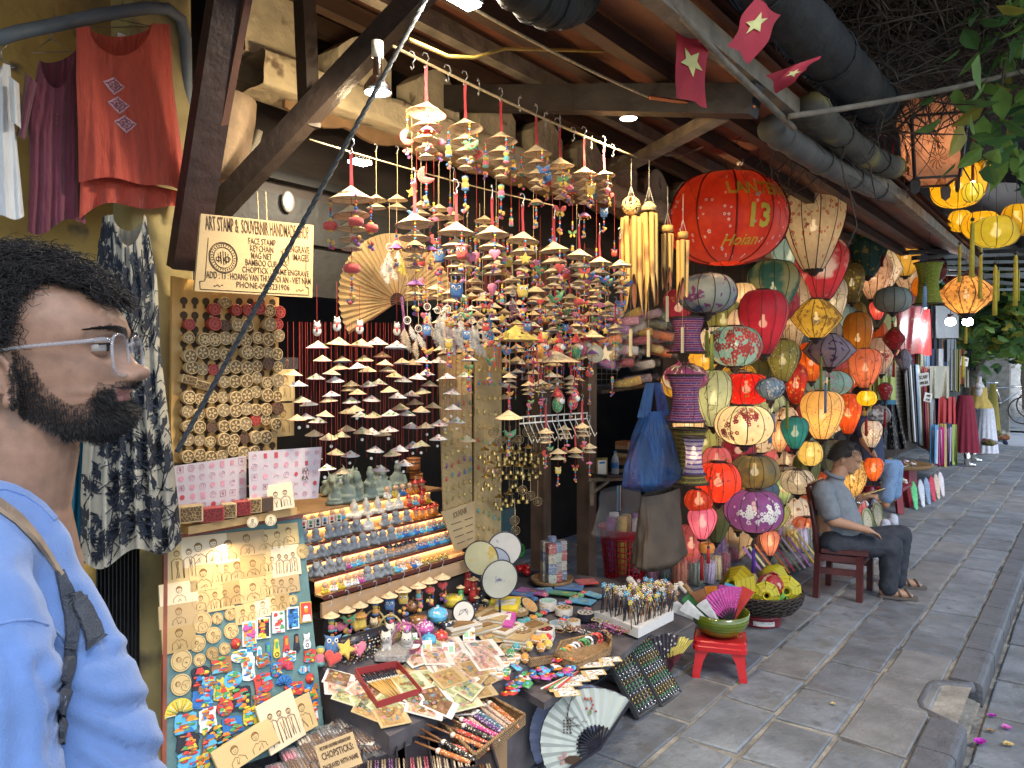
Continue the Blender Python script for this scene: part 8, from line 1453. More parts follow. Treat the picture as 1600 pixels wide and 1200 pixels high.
t=thG('green_bowl','glossy olive green lacquer bowl full of hand fans on the red stool','bowl',c+Vc((0,0,.201)));b=MB();b.lathe([(0,0),(.07,0),(.12,.03),(.15,.08),(.155,.13),(.148,.13),(.14,.08),(.11,.035),(0,.02)],40);b.bd('body',mat('olive lacquer',(.12,.16,.012),.15,var=.35,sc=6,pats=[('wz',18,.7,.9,(.06,.09,.01),.6)],coat=.8,bump=0),t)
bc=c+Vc((0,0,.201))
for i,(dx,dy,a,L,cc,lb)in E_(((-.07,-.07,-1.05,.20,6,'white'),(-.05,-.03,-.75,.19,3,'green'),(-.02,-.05,-.45,.20,9,'brown'),(-.05,.03,-.1,.18,1,'orange'),(-.01,.04,.1,.19,7,'violet'),(.03,-.06,-.7,.17,6,'grey'),(.02,-.02,-.2,.18,8,'dark plum'),(.0,-.09,-.95,.20,6,'pale grey'),(.04,.08,.45,.19,0,'red handled'),(-.03,.08,.3,.19,5,'blue'))):
 t=thG('hand_fan',f'{lb} folded hand fan sticking out of the green bowl','fan',bc+Vc((dx,dy,.07)),0,'hand fans in the bowl');d=Vc((.78*sin(a),.62*sin(a),cos(a)));w=Vc((.78*cos(a),.62*cos(a),-sin(a)));n=Vc((.62,-.78,0));b=MB()
 for k in rG(7):q=(k/6-.5)*.30;dd=d*cos(q)+w*sin(q);b.bar(Vc((0,0,0))+n*.002*k,dd*L+n*.002*k,.014,.002,0,n)
 b.bd('blades',mat('fan cloth %d'%cc,PAL[cc],.6,var=.2,sc=20,tL=.2),t)
t=thG('pink_fan','open pink lace fan standing up in the green bowl','fan',bc+Vc((.06,.0,.08)));n=Vc((.62,-.78,0));ux=Vc((.78,.62,0));b=MB();vs=[];N=26
for i in rG(N+1):
 a=R(150)-R(75)*i/N
 for q in(.3,.7,1+.03*(i%2)):vs.append(ux*cos(a)*.20*q+Vc((0,0,sin(a)*.20*q))+n*(.003 if i%2 else-.003)+n*.03)
b.add(vs,[(i*3+j,i*3+j+1,i*3+j+4,i*3+j+3)for i in rG(N)for j in rG(2)]);b.bd('leaf',mat('pink lace',(.60,.10,.38),.7,var=.2,sc=20,tL=.3,pats=[('v',70,.25,.15,(.65,.5,.6))]),t);b=MB();[b.bar(n*.035,n*.035+ux*cos(a)*.09+Vc((0,0,sin(a)*.09)),.006,.003,0,n)for a in[R(150-75*i/7)for i in rG(8)]];b.bd('ribs',mP[8],t)
kb=at(1188,972,z=0);t=thG('biscuit_tin','flat round dark red tin with a white label under the basket','tin',kb);b=MB();b.lathe([(0,0),(.125,0),(.13,.01),(.13,.05),(.133,.052),(.133,.07),(0,.072)],32);b.bd('body',mat('dark red tin',(.22,.02,.03),.3,coat=.3),t);b=MB();vs=[]
for i in rG(9):a=-1.55+i*.13;vs+=[(.132*cos(a),.132*sin(a),.015),(.132*cos(a),.132*sin(a),.044)]
b.add(vs,[(2*i,2*i+2,2*i+3,2*i+1)for i in rG(8)]);b.bd('label',mat('tin label',(.6,.6,.55),.5,pats=[('v',60,.25,.2,(.3,.1,.3))]),t)
m_bask=mat('blackened wicker',(.035,.025,.02),.5,var=.5,sc=40,bump=.8);t=thG('woven_basket','large dark woven bowl basket holding small yellow lanterns','basket',kb+Vc((0,0,.073)))
b=MB();b.lathe([(0,.01),(.13,.01),(.19,.03),(.245,.09),(.255,.145),(.24,.145),(.22,.09),(.12,.03),(0,.03)],40)
for z,r_ in((.035,.205),(.06,.228),(.085,.245),(.11,.255),(.135,.26)):
 for s in(0,1):b.tube([((r_+.006*cos(k*1.2+s*pi))*cos(k*2*pi/72),(r_+.006*cos(k*1.2+s*pi))*sin(k*2*pi/72),z+.010*sin(k*1.2+s*pi))for k in rG(73)],.0055,5,0,False)
b.bd('weave',m_bask,t)
m_yp=mat('yellow silk folded',(.58,.52,.03),.5,var=.1,sc=15,tL=.3,pats=[('wz',20,.9,1,(.3,.26,.02),0)])
def minil(p,r_,tilt,lb,m,star=False):
 t=thG('small_lantern',lb,'lantern',p,0);t.rotation_euler=tilt;b=MB();b.lathe([(r_*.3,-r_*.45),(r_*1.05,-r_*.1),(r_*1.1,0),(r_*.3,r_*.5),(r_*.32,r_*.6),(r_*.2,r_*.5)]if star else[(r_*.35,-r_*.8),(r_*.8,-r_*.5),(r_,0),(r_*.75,r_*.55),(r_*.3,r_*.85),(r_*.3,r_*.95),(r_*.2,r_*.9)],8 if star else 32,None,0,not star,fn=None if star else(lambda a,z:1-.06*abs(sin(a*4))));b.bd('shade',m,t);b=MB();q=.55 if star else 1;[b.tube([(r_*.35*cos(a),r_*.35*sin(a),-r_*.8*q),(r_*1.1*cos(a),r_*1.1*sin(a),0),(r_*.3*cos(a),r_*.3*sin(a),r_*.85*q)],.003,4)for a in[k*pi/4 for k in rG(8)]];b.bd('ribs',m_brass,t)
kz=kb+Vc((0,0,.073))
minil(kz+Vc((-.10,-.13,.17)),.13,(R(70),0,R(-20)),'folded yellow star shaped lantern at the left of the basket',m_yp,True);minil(kz+Vc((.04,.14,.19)),.10,(R(-20),R(20),0),'yellow lantern standing at the right back of the basket',m_yp);minil(kz+Vc((.15,.03,.15)),.095,(R(60),R(60),0),'yellow lantern lying at the right front of the basket',m_yp,True);minil(kz+Vc((.07,-.01,.18)),.09,(0,R(15),0),'small red lantern with cream flowers in the middle of the basket',silk('basket red',(.42,.015,.02),None,gold=(.6,.5,.35)));minil(kz+Vc((.08,-.13,.15)),.08,(R(80),0,.5),'crumpled yellow lantern low in the basket',m_yp,True)
b=MB();b.grid(8,8,lambda s,q:Vc((.08*(s-.5),.12*(q-.5),.02*sin(s*9)*cos(q*7)+.10)));b.grid(8,8,lambda s,q:Vc((.06+.08*(s-.5),.02+.12*(q-.5),.03*sin(s*7)*cos(q*9)+.11)));tag(b.bd('green_cloth',mat('leaf green silk',(.1,.3,.05),.5),loc=kz+Vc((.08,-.03,.02))),'crumpled leaf green silk between the lanterns in the basket','cloth')
ph=kz+Vc((-.10,.06,.14));t=thG('inscribed_hat','straw cone hat with handwritten black words leaning in the basket','hat',ph);inst('hat',hb,t,(0,0,0),(R(-8),R(32),.3),.17)
for w_,q in(('Viet',.0),('Nam',-.045)):
 me=text(w_,.05,m_ink,t,frame(Vc((.075,.01,.055+q)),(.2,.98,0),(.75,-.25,.55)),1,.0006,sh=.3)
m_film=mat('crinkled film',(.85,.85,.85),.06,clear=.86,bump=1.0,sc=30,bsc=60,var=.02)
def pack(u,v,X,r_,h,c,lb,tilt=(0,0,0),bot=None):
 p=at(u,v-4,z=.01);r_*=1.22;h*=1.22;t=thG('lantern_bundle',lb,'bundle',p,0,'plastic wrapped lantern bundles');t.rotation_euler=tilt;b=MB()
 for k in rG(9):a=k*2*pi/9;b.tube([(r_*.55*cos(a),r_*.55*sin(a),0),(r_*.62*cos(a),r_*.62*sin(a),h*.5),(r_*.55*cos(a),r_*.55*sin(a),h*.96)],r_*.22,6)
 b.bd('folded_lanterns',mat('bundle '+c[0],c[1],.5,var=.2,sc=20,pats=[('v',45,.25,.2,[min(1,q*1.7+.05)for q in c[1]])]),t)
 b=MB();b.lathe([(r_*.3,-.004),(r_*.95,0),(r_,h*.5),(r_*.93,h),(r_*.5,h*1.1),(r_*.12,h*1.2),(r_*.45,h*1.34),(r_*.7,h*1.38)],22,None,0,True,fn=lambda a,z:1+.07*sin(a*7+z*60)+(.25*sin(a*3)if z>h*1.1 else 0));b.bd('plastic_wrap',m_film,t)
PKS=[('pink',(.5,.2,.3)),('dark green',(.06,.09,.06)),('orange',(.55,.14,.03)),('sage',(.17,.2,.13)),('lilac',(.4,.32,.45)),('cream',(.55,.42,.18)),('white',(.5,.5,.5)),('wine',(.25,.02,.05)),('gold',(.5,.32,.04)),('violet',(.25,.1,.3))];PKS=[(a,tuple(min(.85,q*1.5+.03)for q in c))for a,c in PKS]
for i,(u,v,X,r_,h,c)in E_(((1020,908,-1.95,.045,.13,0),(1040,912,-1.92,.05,.14,1),(1062,916,-1.88,.055,.15,2),(1088,916,-1.85,.055,.14,3),(1108,914,-1.82,.038,.14,4),(1120,908,-1.80,.036,.15,5),(1132,903,-1.82,.036,.15,7),(1050,890,-2.08,.05,.16,2),(1078,888,-2.05,.05,.16,6),(1102,886,-2.02,.05,.16,3),(1125,880,-2.0,.05,.17,9),(1098,868,-2.15,.05,.17,8),(1120,860,-2.15,.05,.17,5),(1146,880,-1.98,.045,.16,7),(1160,868,-2.05,.05,.17,0))):
 pack(u,v,X,r_*1.05,h,PKS[c],f'{PKS[c][0]} lantern bundle in clear film, {nth(i)} in the group behind the green bowl',(rv(.08),rv(.08),0))
for i in rG(11):
 c=PKS[[9,5,2,1,2,7,3,4,9,8,5][i]];e=at(1200+8.2*i,905-2.6*i,z=.06);a=e+Vc((-.15,-.11,.24));t=thG('incense_pack',f'long {c[0]} patterned sleeve leaning in the slanted rack, {nth(i)} from the left','sleeve',e,0,'patterned sleeves leaning in the rack');b=MB();b.bar(e,a,.034,.016);b.bd('sleeve',mat('foil '+c[0],[q*1.1 for q in c[1]],.2,var=.3,sc=25,pats=[('v',60,.3,.2,(.5,.5,.5))],coat=.6),t,world=True)
for i,(u,v,c)in E_(((1240,838,8),(1255,838,4),(1212,832,9),(1228,830,5),(1268,836,3),(1190,838,2))):pack(u,v+26,-2.1,.05,.16,PKS[c],f'{PKS[c][0]} wrapped bundle on the rack, {nth(i)} left of the wooden chair',(rv(.1),rv(.1),0))
bE('rack_board','dark wooden board edge in front of the slanted sleeves',at(1180,920,z=.02),at(1262,880,z=.02),.04,.05,m_dark,'rack')
b=MB();b.lathe([(.045,0),(.05,.03),(.042,.05),(.028,.055),(.028,.045)],20,at(1104,862,x=-1.85));tag(b.bd('orange_pot',m_hon),'small bright orange plastic pot on top of the wrapped bundles','pot')
# doorway interior: red basket, bags, shelf
m_rb=mat('red basket plastic',(.45,.02,.03),.35);p=at(976,900,z=0);t=thG('red_basket','tall red plastic laundry basket with square holes','basket',p);b=MB();R0,R1,H=.155,.195,.40
for i in rG(30):
 a=i*2*pi/30;b.bar((R0*cos(a),R0*sin(a),.0),(R1*cos(a),R1*sin(a),H*.97),.010,.005,0,(cos(a),sin(a),0))
for z in(.01,.045,.09,.135,.18,.225,.27,.315):r_=R0+(R1-R0)*z/H;b.tube([(r_*cos(a),r_*sin(a),z)for a in[k*pi/15 for k in rG(31)]],.005 if z>.02 else.01,4,0,False)
b.lathe([(R0+.033,.325),(R1+.002,.38),(R1+.016,.40),(R1+.016,.385),(R1-.006,.37),(R0+.028,.325)],30);b.lathe([(0,.01),(R0,.01)],30);b.bd('lattice',m_rb,t)
b=MB();[b.tube([(.10*cos(k),.10*sin(k),.05),(.11*cos(k),.11*sin(k),.47+.02*(k%2))],.04,9,k%3)for k in rG(6)];b.bd('contents',[mat('bundle white',(.5,.5,.5),.5),mat('bundle violet',(.25,.1,.3),.5),mat('bundle gold',(.5,.32,.04),.5)],t)
def bag(name,lb,cat,u0,v0,u1,v1,X,m,th=.12,hand=True,seed=1,z0=0):
 A_,B2=at(u0,v0,x=X),at(u1,v1,x=X);w=(B2 .y-A_.y);h=A_.z-B2 .z;c=Vc((X,(A_.y+B2 .y)/2,B2 .z));t=thG(name,lb,cat,c);r3=random.Random(seed)
 def f(s,q,sd):
  a=s*2*pi;wid=w/2*(1.0-.72*(q**1.8 if hand else q*.3));rr=(1+.05*sin(a*5+q*6+seed)+.10*mnoise.noise(Vc((cos(a)*3,sin(a)*3,q*3+seed)))+.07*mnoise.noise(Vc((cos(a)*9,sin(a)*9,q*3+seed))));zz=h*q*(.75 if hand else 1);k=min(1,(q+.03)*7)**.5;return Vc((th*sin(a)*rr*k*(1-.6*q),wid*cos(a)*rr*k,zz))
 b=MB();b.grid(90,34,lambda s,q:f(s,q,0));
 if hand:
  for s in(-1,1):b.grid(6,10,lambda a,q:Vc((.01+.03*(a-.5)*1,s*w*(.20-.12*q)+(a-.5)*w*.16*(1-.5*q),h*(.70+.32*q))))
 b.bd('bag_body',m,t);return t
bag('blue_bag','bulging blue plastic carrier bag hanging by its handles','bag',978,603,1056,754,-2.0,mat('blue film',(.03,.11,.30),.15,var=.45,sc=7,bump=1,bsc=30,sX=(1,1,.3),clear=.25,tL=.3,pats=[('n',4,.55,.7,(.10,.03,.10))]),.11,True,3)
bag('brown_bag','large drab brown bag hanging in front of the red basket','bag',997,778,1062,872,-2.0,mat('drab canvas',(.085,.06,.04),.75,var=.2,sc=9,bump=.3),.12,False,5);bag('clear_bag','crumpled clear plastic bag behind the brown bag','bag',935,770,1000,825,-2.4,m_film,.14,False,8)
p=at(968,760,x=-2.25);b=MB();[b.box((0,-.02+.014*k,-.07),(.004,.012,.15),mi=k)for k in rG(4)];b.tube([(0,0,0),(.01,0,.03),(0,.005,.0)],.002,4,3);tag(b.bd('ribbon_samples',[mP[5],mP[8],m_w,mP[8]],loc=p),'strip samples in blue, black and white hanging under the shelf','ribbon')
t=thG('door_shelf','dark shelf with a pale timber bracket inside the doorway','shelf',at(960,745,x=-2.5));b=MB();b.bar(at(922,742,x=-2.5),at(1010,742,x=-2.5),.25,.02);b.bd('board',m_dark,t,world=True);b=MB();b.bar(at(922,750,x=-2.42),at(980,748,x=-2.42),.02,.02);b.bar(at(925,750,x=-2.42),at(925,790,x=-2.42),.02,.02);b.bar(at(928,768,x=-2.42),at(950,752,x=-2.42),.015,.015);b.bd('bracket',m_grey,t,world=True)
def onshelf(u,X=-2.45):q=at(u,740,x=X);return Vc((X,q.y,at(960,742,x=-2.5).z+.01))
p=onshelf(940);b=MB();b.box((0,0,.065),(.01,.08,.13),mi=0);b.box((.006,0,.065),(.002,.06,.10),mi=1);b.box((.0075,0,.10),(.001,.04,.012),mi=2);b.box((.012,0,.008),(.03,.09,.016),mi=3);o=b.bd('payment_stand',[m_gold,m_w,mP[4],mP[2]],loc=p);o.rotation_euler=(0,0,-.5);tag(o,'small gold framed white card stand on the doorway shelf','stand')
b=MB();b.lathe([(0,0),(.024,0),(.025,.01),(.023,.05),(.025,.09),(.02,.12),(.009,.135),(.009,.15),(0,.15)],18);b.lathe([(.0252,.05),(.0252,.085)],18,None,1);b.lathe([(.010,.145),(.010,.158),(0,.158)],12,None,1);tag(b.bd('water_bottle',[mat('clear pet',(.5,.55,.6),.1,clear=.4),mP[4]],loc=onshelf(961)),'plastic water bottle with a blue label on the doorway shelf','bottle')
for i in rG(8):o=MB().rbox((0,0,.012),(.10,.12,.024),.003).bd('goods_pack',[m_ply,m_blk,m_cb,mP[9]][i%4],loc=onshelf(978,-2.48)+Vc((0,0,.026*i)));tag(o,f'flat brown packet, {nth(i)} from the bottom of the stack on the doorway shelf','packet','flat packets stacked on the shelf')
t=thG('wall_shelf','dark high shelf of wrapped lanterns behind the bamboo chimes','shelf',(-2.9,4,1.6));b=MB();b.bar(at(905,612,x=-2.7),at(1060,592,x=-2.7),.35,.02);b.bd('board',m_dark,t,world=True)
for i in rG(44):
 u=940+ru(0,120);v=490+ru(0,110);c=PKS[i%10];p=at(u,v,x=-2.66+.14*rnd.random());t=thG('wrapped_lantern',f'{c[0]} folded lantern in crinkled film, {nth(i % 22)} in the {"left" if i < 22 else "right"} part of the dark shelf','bundle',p,0,'wrapped lanterns on the dark shelf');t.rotation_euler=(R(90)+rv(.3),rv(.4),ru(1.0,2));b=MB();b.cyl((0,0,-.10),(0,0,.10),.03,10,0,.028);b.bd('folded_lantern',MATS.get('bundle '+c[0])or mat('bundle '+c[0],c[1],.5),t);b=MB();b.lathe([(.01,-.13),(.04,-.10),(.036,0),(.036,.1),(.01,.12),(.03,.15)],12,None,0,True,fn=lambda a,z:1+.1*sin(a*5+z*50));b.bd('plastic_wrap',m_film,t)
t=thG('wire_grille','black wire grille panel inside the doorway','grille',at(930,560,x=-2.8));b=MB();[b.tube([at(908+8*i,545,x=-2.8),at(908+8*i,605,x=-2.8)],.003,4)for i in rG(8)];[b.tube([at(908,548+9*j,x=-2.8),at(965,548+9*j,x=-2.8)],.003,4)for j in rG(7)];b.bd('grid',m_grey,t,world=True)
bE('green_cabinet','dark teal metal cabinet behind the bell chimes',(-2.8,3.05,.75),(-2.8,3.35,.75),.3,.18,mat('dark teal metal',(.03,.07,.08),.4),'cabinet')
# people
from mathutils.bvhtree import BVHTree
def caps(b,p,q,r1,r2=None,seg=12):
 r2=r1 if r2 is None else r2;p,q=Vc(p),Vc(q);b.sph(p,r1,seg,8);b.sph(q,r2,seg,8);b.cyl(p,q,r1,seg,0,r2)
def to_px(p):q=CM.transposed()@(Vc(p)-Vc((0,0,CAMZ)));return(800+FPX*q.x/-q.z,600-FPX*q.y/-q.z)
def ip(T,x):
 T=sorted(T)
 if x<=T[0][0]:return T[0][1]
 for(a,c),(d,e)in zip(T[:-1],T[1:]):
  if x<=d:t=(x-a)/(d-a);t=t*t*(3-2*t)*.5+t*.5;return c+(e-c)*t
 return T[-1][1]
m_skin=mat('brown skin',(.275,.155,.10),.5,var=.16,sc=60,bump=.08,bsc=500);m_skb=mat('bearded skin',(.17,.095,.06),.6,var=.4,sc=200);m_hair=mat('black hair',(.012,.010,.010),.62,var=.3,sc=40,bump=0);m_lip=mat('lip',(.30,.12,.10),.45,var=.1)
def head_mesh():
 XF=[(-.125,.04),(-.112,.088),(-.10,.113),(-.087,.120),(-.074,.114),(-.068,.119),(-.063,.114),(-.058,.121),(-.048,.114),(-.035,.112),(-.015,.111),(-.002,.112),(.012,.120),(.03,.118),(.06,.102),(.085,.078),(.105,.045),(.118,.0)]
 XB=[(-.125,-.03),(-.09,-.05),(-.05,-.078),(0,-.095),(.04,-.098),(.08,-.08),(.105,-.045),(.118,0)]
 WW=[(-.125,.03),(-.11,.043),(-.09,.053),(-.06,.062),(-.03,.068),(0,.073),(.03,.075),(.06,.070),(.09,.050),(.108,.028),(.118,0)]
 nz,na=120,128;vs=[];
 def gs(a,s):return math.exp(-a*a/(2*s*s))
 for i in rG(nz+1):
  z=-.125+.243*i/nz;f,bk,w=ip(XF,z),ip(XB,z),ip(WW,z)
  for k in rG(na):
   a=2*pi*k/na;c,s=cos(a),sin(a);e=2/2.35 if c>0 else 1
   x=(f if c>0 else-bk)*(abs(c)**e)*(1 if c>0 else-1);y=w*(abs(s)**e)*(1 if s>0 else-1)
   if c>0:
    ay=abs(y);nh=ip([(-.058,.0),(-.048,.013),(-.040,.022),(-.030,.0205),(-.010,.012),(.004,.004),(.012,0)],z);wd=ip([(-.05,.011),(-.037,.0145),(-.02,.0085),(0,.006)],z)
    x+=nh*math.exp(-abs(y/(wd*1.35))**2.8)+.010*gs(ay-.0165,.0055)*gs(z+.041,.008)
    x-=.010*gs(ay-.031,.012)*gs(z+.002,.010);x+=.005*gs(ay-.030,.018)*gs(z-.014,.006);x+=.004*gs(ay-.045,.014)*gs(z+.030,.012)
    x-=.004*gs(ay-.03,.012)*gs(z+.062,.012)
   vs.append((x,y,z))
 b=MB();fs=[(i*na+k,i*na+(k+1)%na,(i+1)*na+(k+1)%na,(i+1)*na+k)for i in rG(nz)for k in rG(na)]+[tuple(rG(na-1,-1,-1)),tuple(nz*na+k for k in rG(na))]
 b.add(vs,fs,0,True);return b
HB=head_mesh()
for s in(-1,1):
 P=[(.008+.013*cos(a)-.006*sin(a),s*(.078+.007*(1-cos(a))*.5),-.036+.030*sin(a))for a in[R(-80+28*i)for i in rG(11)]]
 HB.tube(P,[.0042]*8+[.004,.005,.0065],8);HB.sph((.010,s*.074,-.038),(.012,.005,.022),10,8);HB.sph((.014,s*.078,-.064),(.007,.006,.009),8,6);HB.tube([(.004,s*.081,-.018),(.001,s*.082,-.036),(.010,s*.082,-.054)],.003,6)
HB.sph((.1315,0,-.0365),(.0125,.0125,.0105),16,12)
for s in(-1,1):HB.sph((.1225,s*.0135,-.0415),(.010,.0075,.0075),12,8)
HB.tube([(0,0,-.06),(-.008,0,-.12),(-.025,0,-.19),(-.04,0,-.27)],[.058,.063,.066,.09],24)
H0=at(33,546,d=.90);RV=Vc((.7826,.6225,0));FV=Vc((-.6225,.7826,0));fd=(RV*cos(R(12))+FV*sin(R(12))).normalized();lf=Vc((0,0,1)).cross(fd)
HM=MT(H0)@Matrix((fd,lf,Vc((0,0,1)))).transposed().to_4x4()@Matrix.Rotation(R(-3),4,'Y')@Matrix.Diagonal((1.0,1,.97,1))
fg=thG('person','bearded man with curly black hair and clear glasses in a light blue t-shirt','person',Vc((H0 .x,H0 .y,0)))
me=lR(HB,.0028,2,.5)
zh=lambda x:ip([(-.2,-.09),(-.03,-.075),(-.012,-.01),(.012,.002),(.022,.02),(.03,.052),(.05,.074),(.08,.066),(.10,.052),(.125,.045)],x)
zb=lambda x:ip([(-.2,-.3),(.012,-.12),(.020,-.0),(.034,-.014),(.045,-.048),(.066,-.070),(.082,-.072),(.096,-.050),(.13,-.044)],x)
zl=lambda x:ip([(0,-.07),(.03,-.09),(.06,-.110),(.10,-.122),(.13,-.13)],x)
def in_beard(x,y,z):e=.006*mnoise.noise(Vc((x*60,y*60,z*60)));return x>.017+e and z<zb(x)+e and z>zl(x)+e and not(x>.095 and abs(y)<.027 and-.071<z<-.0545)and not(x>.115 and z>-.046)
me.materials.clear();me.materials.append(m_skin);me.materials.append(m_skb);me.materials.append(m_lip)
for p in me.polygons:
 c=p.center
 if in_beard(*c):p.material_index=1
 elif c.x>.098 and abs(c.y)<.024 and-.070<c.z<-.0555:p.material_index=2
scalp=[(p.center.copy(),p.normal.copy(),p.area)for p in me.polygons if p.center.z>zh(p.center.x)];beardf=[(p.center.copy(),p.normal.copy())for p in me.polygons if in_beard(*p.center)]
neckless=me.copy();me.transform(MT(-fg.location)@HM);ob_=bpy.data.objects.new('head',me);COL.objects.link(ob_);ob_.parent=fg
LM=MT(-fg.location)@HM
def hb(b,name,ms):ap(b,LM);return b.bd(name,ms,fg)
r5=random.Random(12);b=MB()
for c,n,a_ in r5 .choices(scalp,k=6500):
 top=max(0,min(1,(c.z+.02)/.12));up=(n+Vc((r5 .gauss(.1,.3),r5 .gauss(0,.3),r5 .gauss(.15,.3)))).normalized();x,y,z=basis(up);L=r5 .uniform(.010,.022)+.024*top*r5 .random();rr=r5 .uniform(.003,.012);ph=r5 .uniform(0,6);tn=r5 .uniform(1.3,2.4);P=[]
 for k in rG(11):t_=k/10;q=ph+tn*6.28*t_;dr=Vc((.2,0,-1))*.012*t_*t_;P.append(c+up*L*t_+(x*cos(q)+y*sin(q))*rr*(.4+.6*t_)+dr)
 b.tube(P,[.0006]*8+[.0005,.0004,.0003],3,0,False)
hb(b,'hair',m_hair)
b=MB();b.add([c+n*.010 for c,n,a in scalp[:0]],[])
sv={};vs=[];fs=[]
for p in neckless.polygons:
 if p.center.z>zh(p.center.x)+.003:
  f=[]
  for vi in p.vertices:
   if vi not in sv:v_=neckless.vertices[vi];sv[vi]=len(vs);vs.append(v_.co+v_.normal*(.009+.007*mnoise.noise(v_.co*90)))
   f.append(sv[vi])
  fs.append(f)
b.add(vs,fs,0,True);hb(b,'hair_base',m_hair)
b=MB()
for c,n in r5 .choices(beardf,k=22000):
 dens=1 if c.x>.09 and c.z<zb(c.x)-.006 else min(1,.12+(zb(c.x)-c.z)*24)
 if r5 .random()>dens:continue
 L=r5 .uniform(.005,.010)*(.7 if c.z>-.058 else 1.6 if c.x>.085 or c.z<-.09 else.7);d=(n*.8+Vc((.1,0,-.9))+Vc((r5 .gauss(0,.5),r5 .gauss(0,.5),r5 .gauss(0,.5)))).normalized();s=d.cross(n);s=s.normalized()*.00026 if s.length>1e-4 else Vc((.0004,0,0));m=c+d*L*.5+n*.0015;e=c+d*L+n*.0005;b.add([c-s,c+s,m+s,m-s,e],[(0,1,2,3),(3,2,4)])
for s in(-1,1):
 for i in rG(620):t_=r5 .random();y=s*(.012+.046*t_);z=.013+.007*sin(t_*2.4)+r5 .gauss(0,.0022*(1.1-t_));x=.121*max(.05,1-(abs(y)/.075)**2.35)**.4255;c=Vc((x+.0035,y,z));d=Vc((-.15,s*.8,.35*(1-t_))).normalized()*.008;w=Vc((0,.0002,.0007));b.add([c-w,c+w,c+d],[(0,1,2)])
hb(b,'facial_hair',m_hair)
for s in(-1,1):
 b=MB();b.sph((.0945,s*.031,-.003),(.0115,.0125,.0115),18,12,0);b.sph((.1028,s*.031-s*.002,-.003),(.0044,.0068,.0068),12,8,1);hb(b,'eye',[mat('eye white',(.36,.33,.31),.25),m_hair])
 q=MB();q.sph((.0945,s*.031,-.003),(.0135,.0155,.0135),28,24);b=MB();b.add(q.v,[f for f in q.f if sum(q.v[i][2]for i in f)/len(f)>.0018 or sum(q.v[i][2]for i in f)/len(f)<-.0085],0,True);hb(b,'eyelid',m_skin)
 b=MB();b.tube([(.0945+.0138*cos(k*.28),s*.031+.0152*sin(k*.28),.0018-.0004*abs(k))for k in rG(-4,5)],.0011,5);hb(b,'eyelash',m_hair)
m_gl=mat('clear acetate',(.40,.40,.42),.08,clear=.6,coat=.6,bump=0,var=.02);m_lens=mat('spectacle lens',(.8,.85,.88),.02,clear=.95,bump=0,var=0)
b=MB();lb=MB()
for s in(-1,1):
 P=[]
 for i in rG(29):a=2*pi*i/28;c_,s_=cos(a),sin(a);P.append((.122-.10*abs(.033+.025*c_)**1.3,s*(.035+.0275*abs(c_)**.7*(1 if c_>0 else-1)),-.014+.026*abs(s_)**.7*(1 if s_>0 else-1)))
 b.tube(P,.0019,8,0,False);lb.add(P[:-1],[tuple(rG(28))])
 b.tube([(.118,s*.058,.004),(.112,s*.068,.005),(.09,s*.073,.003),(.04,s*.078,.000),(.0,s*.081,-.004),(-.02,s*.080,-.016)],[.0034,.003,.0026,.0022,.0022,.002],8)
b.tube([(.121,-.009,-.002),(.126,0,.002),(.121,.009,-.002)],.0022,8);hb(b,'glasses_frame',m_gl);hb(lb,'glasses_lens',m_lens)
m_tee=mat('light blue jersey',(.13,.23,.48),.9,var=.05,sc=60,bump=.22,bsc=500,sheen=.35)
b=MB()
for Z_,dx in((.82,0),(.95,-14),(1.05,-30)):
 for u,v,r_ in((52,828,42),(70,858,48),(-20,832,88),(18,872,82),(35,940,98),(52,1020,118),(80,1100,132),(100,1190,140),(112,1290,150),(110,1420,150)):b.sph(at(u+dx,v,d=Z_),px(r_,at(u,v,d=.82)),18,12)
for u,v,r_,Z_ in((-60,880,100,.74),(-40,980,112,.70),(-35,1090,118,.67),(-30,1220,122,.66),(-30,1360,120,.66)):b.sph(at(u,v,d=Z_),px(r_,at(u,v,d=Z_)),18,12)
me=lR(b,.008,34,.7)
cre=[([(88,1010),(120,1022),(160,1030),(200,1018),(222,1000)],.006,7),([(92,1075),(130,1098),(180,1108),(232,1098)],.008,8),([(95,1118),(140,1150),(190,1172),(250,1178)],.009,9),([(100,1150),(125,1190),(170,1230)],.006,9),([(60,1040),(78,1100),(84,1180)],.006,9),([(10,1020),(30,1100),(28,1200)],.005,12),([(120,930),(150,975),(165,1010)],.005,8),([(40,880),(62,905),(80,950)],.004,9)]
def segd(p,a,c):
 ax,ay=a;bx,by=c;t_=((p[0]-ax)*(bx-ax)+(p[1]-ay)*(by-ay))/((bx-ax)**2+(by-ay)**2+1e-9);tt=max(0,min(1,t_));return sqrt((p[0]-ax-tt*(bx-ax))**2+(p[1]-ay-tt*(by-ay))**2),(p[1]-ay-tt*(by-ay))
for v_ in me.vertices:
 q=to_px(v_.co);n=v_.normal;h=.0022*mnoise.noise(v_.co*16)+.001*mnoise.noise(v_.co*40)
 if q[0]>-60:
  for P,dd,sg in cre:
   dm,sy=min(segd(q,P[i],P[i+1])for i in rG(len(P)-1));h+=-dd*math.exp(-dm*dm/(2*sg*sg))+dd*.55*math.exp(-((dm-sg*2.4)**2)/(2*(sg*1.2)**2))*(1 if sy<0 else.3)
 v_.co=v_.co+n*h
me.update();bv=BVHTree.FromPolygons([v_.co.copy()for v_ in me.vertices],[tuple(p.vertices)for p in me.polygons]);tee=meshobj('t_shirt',me,m_tee,fg);me.transform(MT(-fg.location))
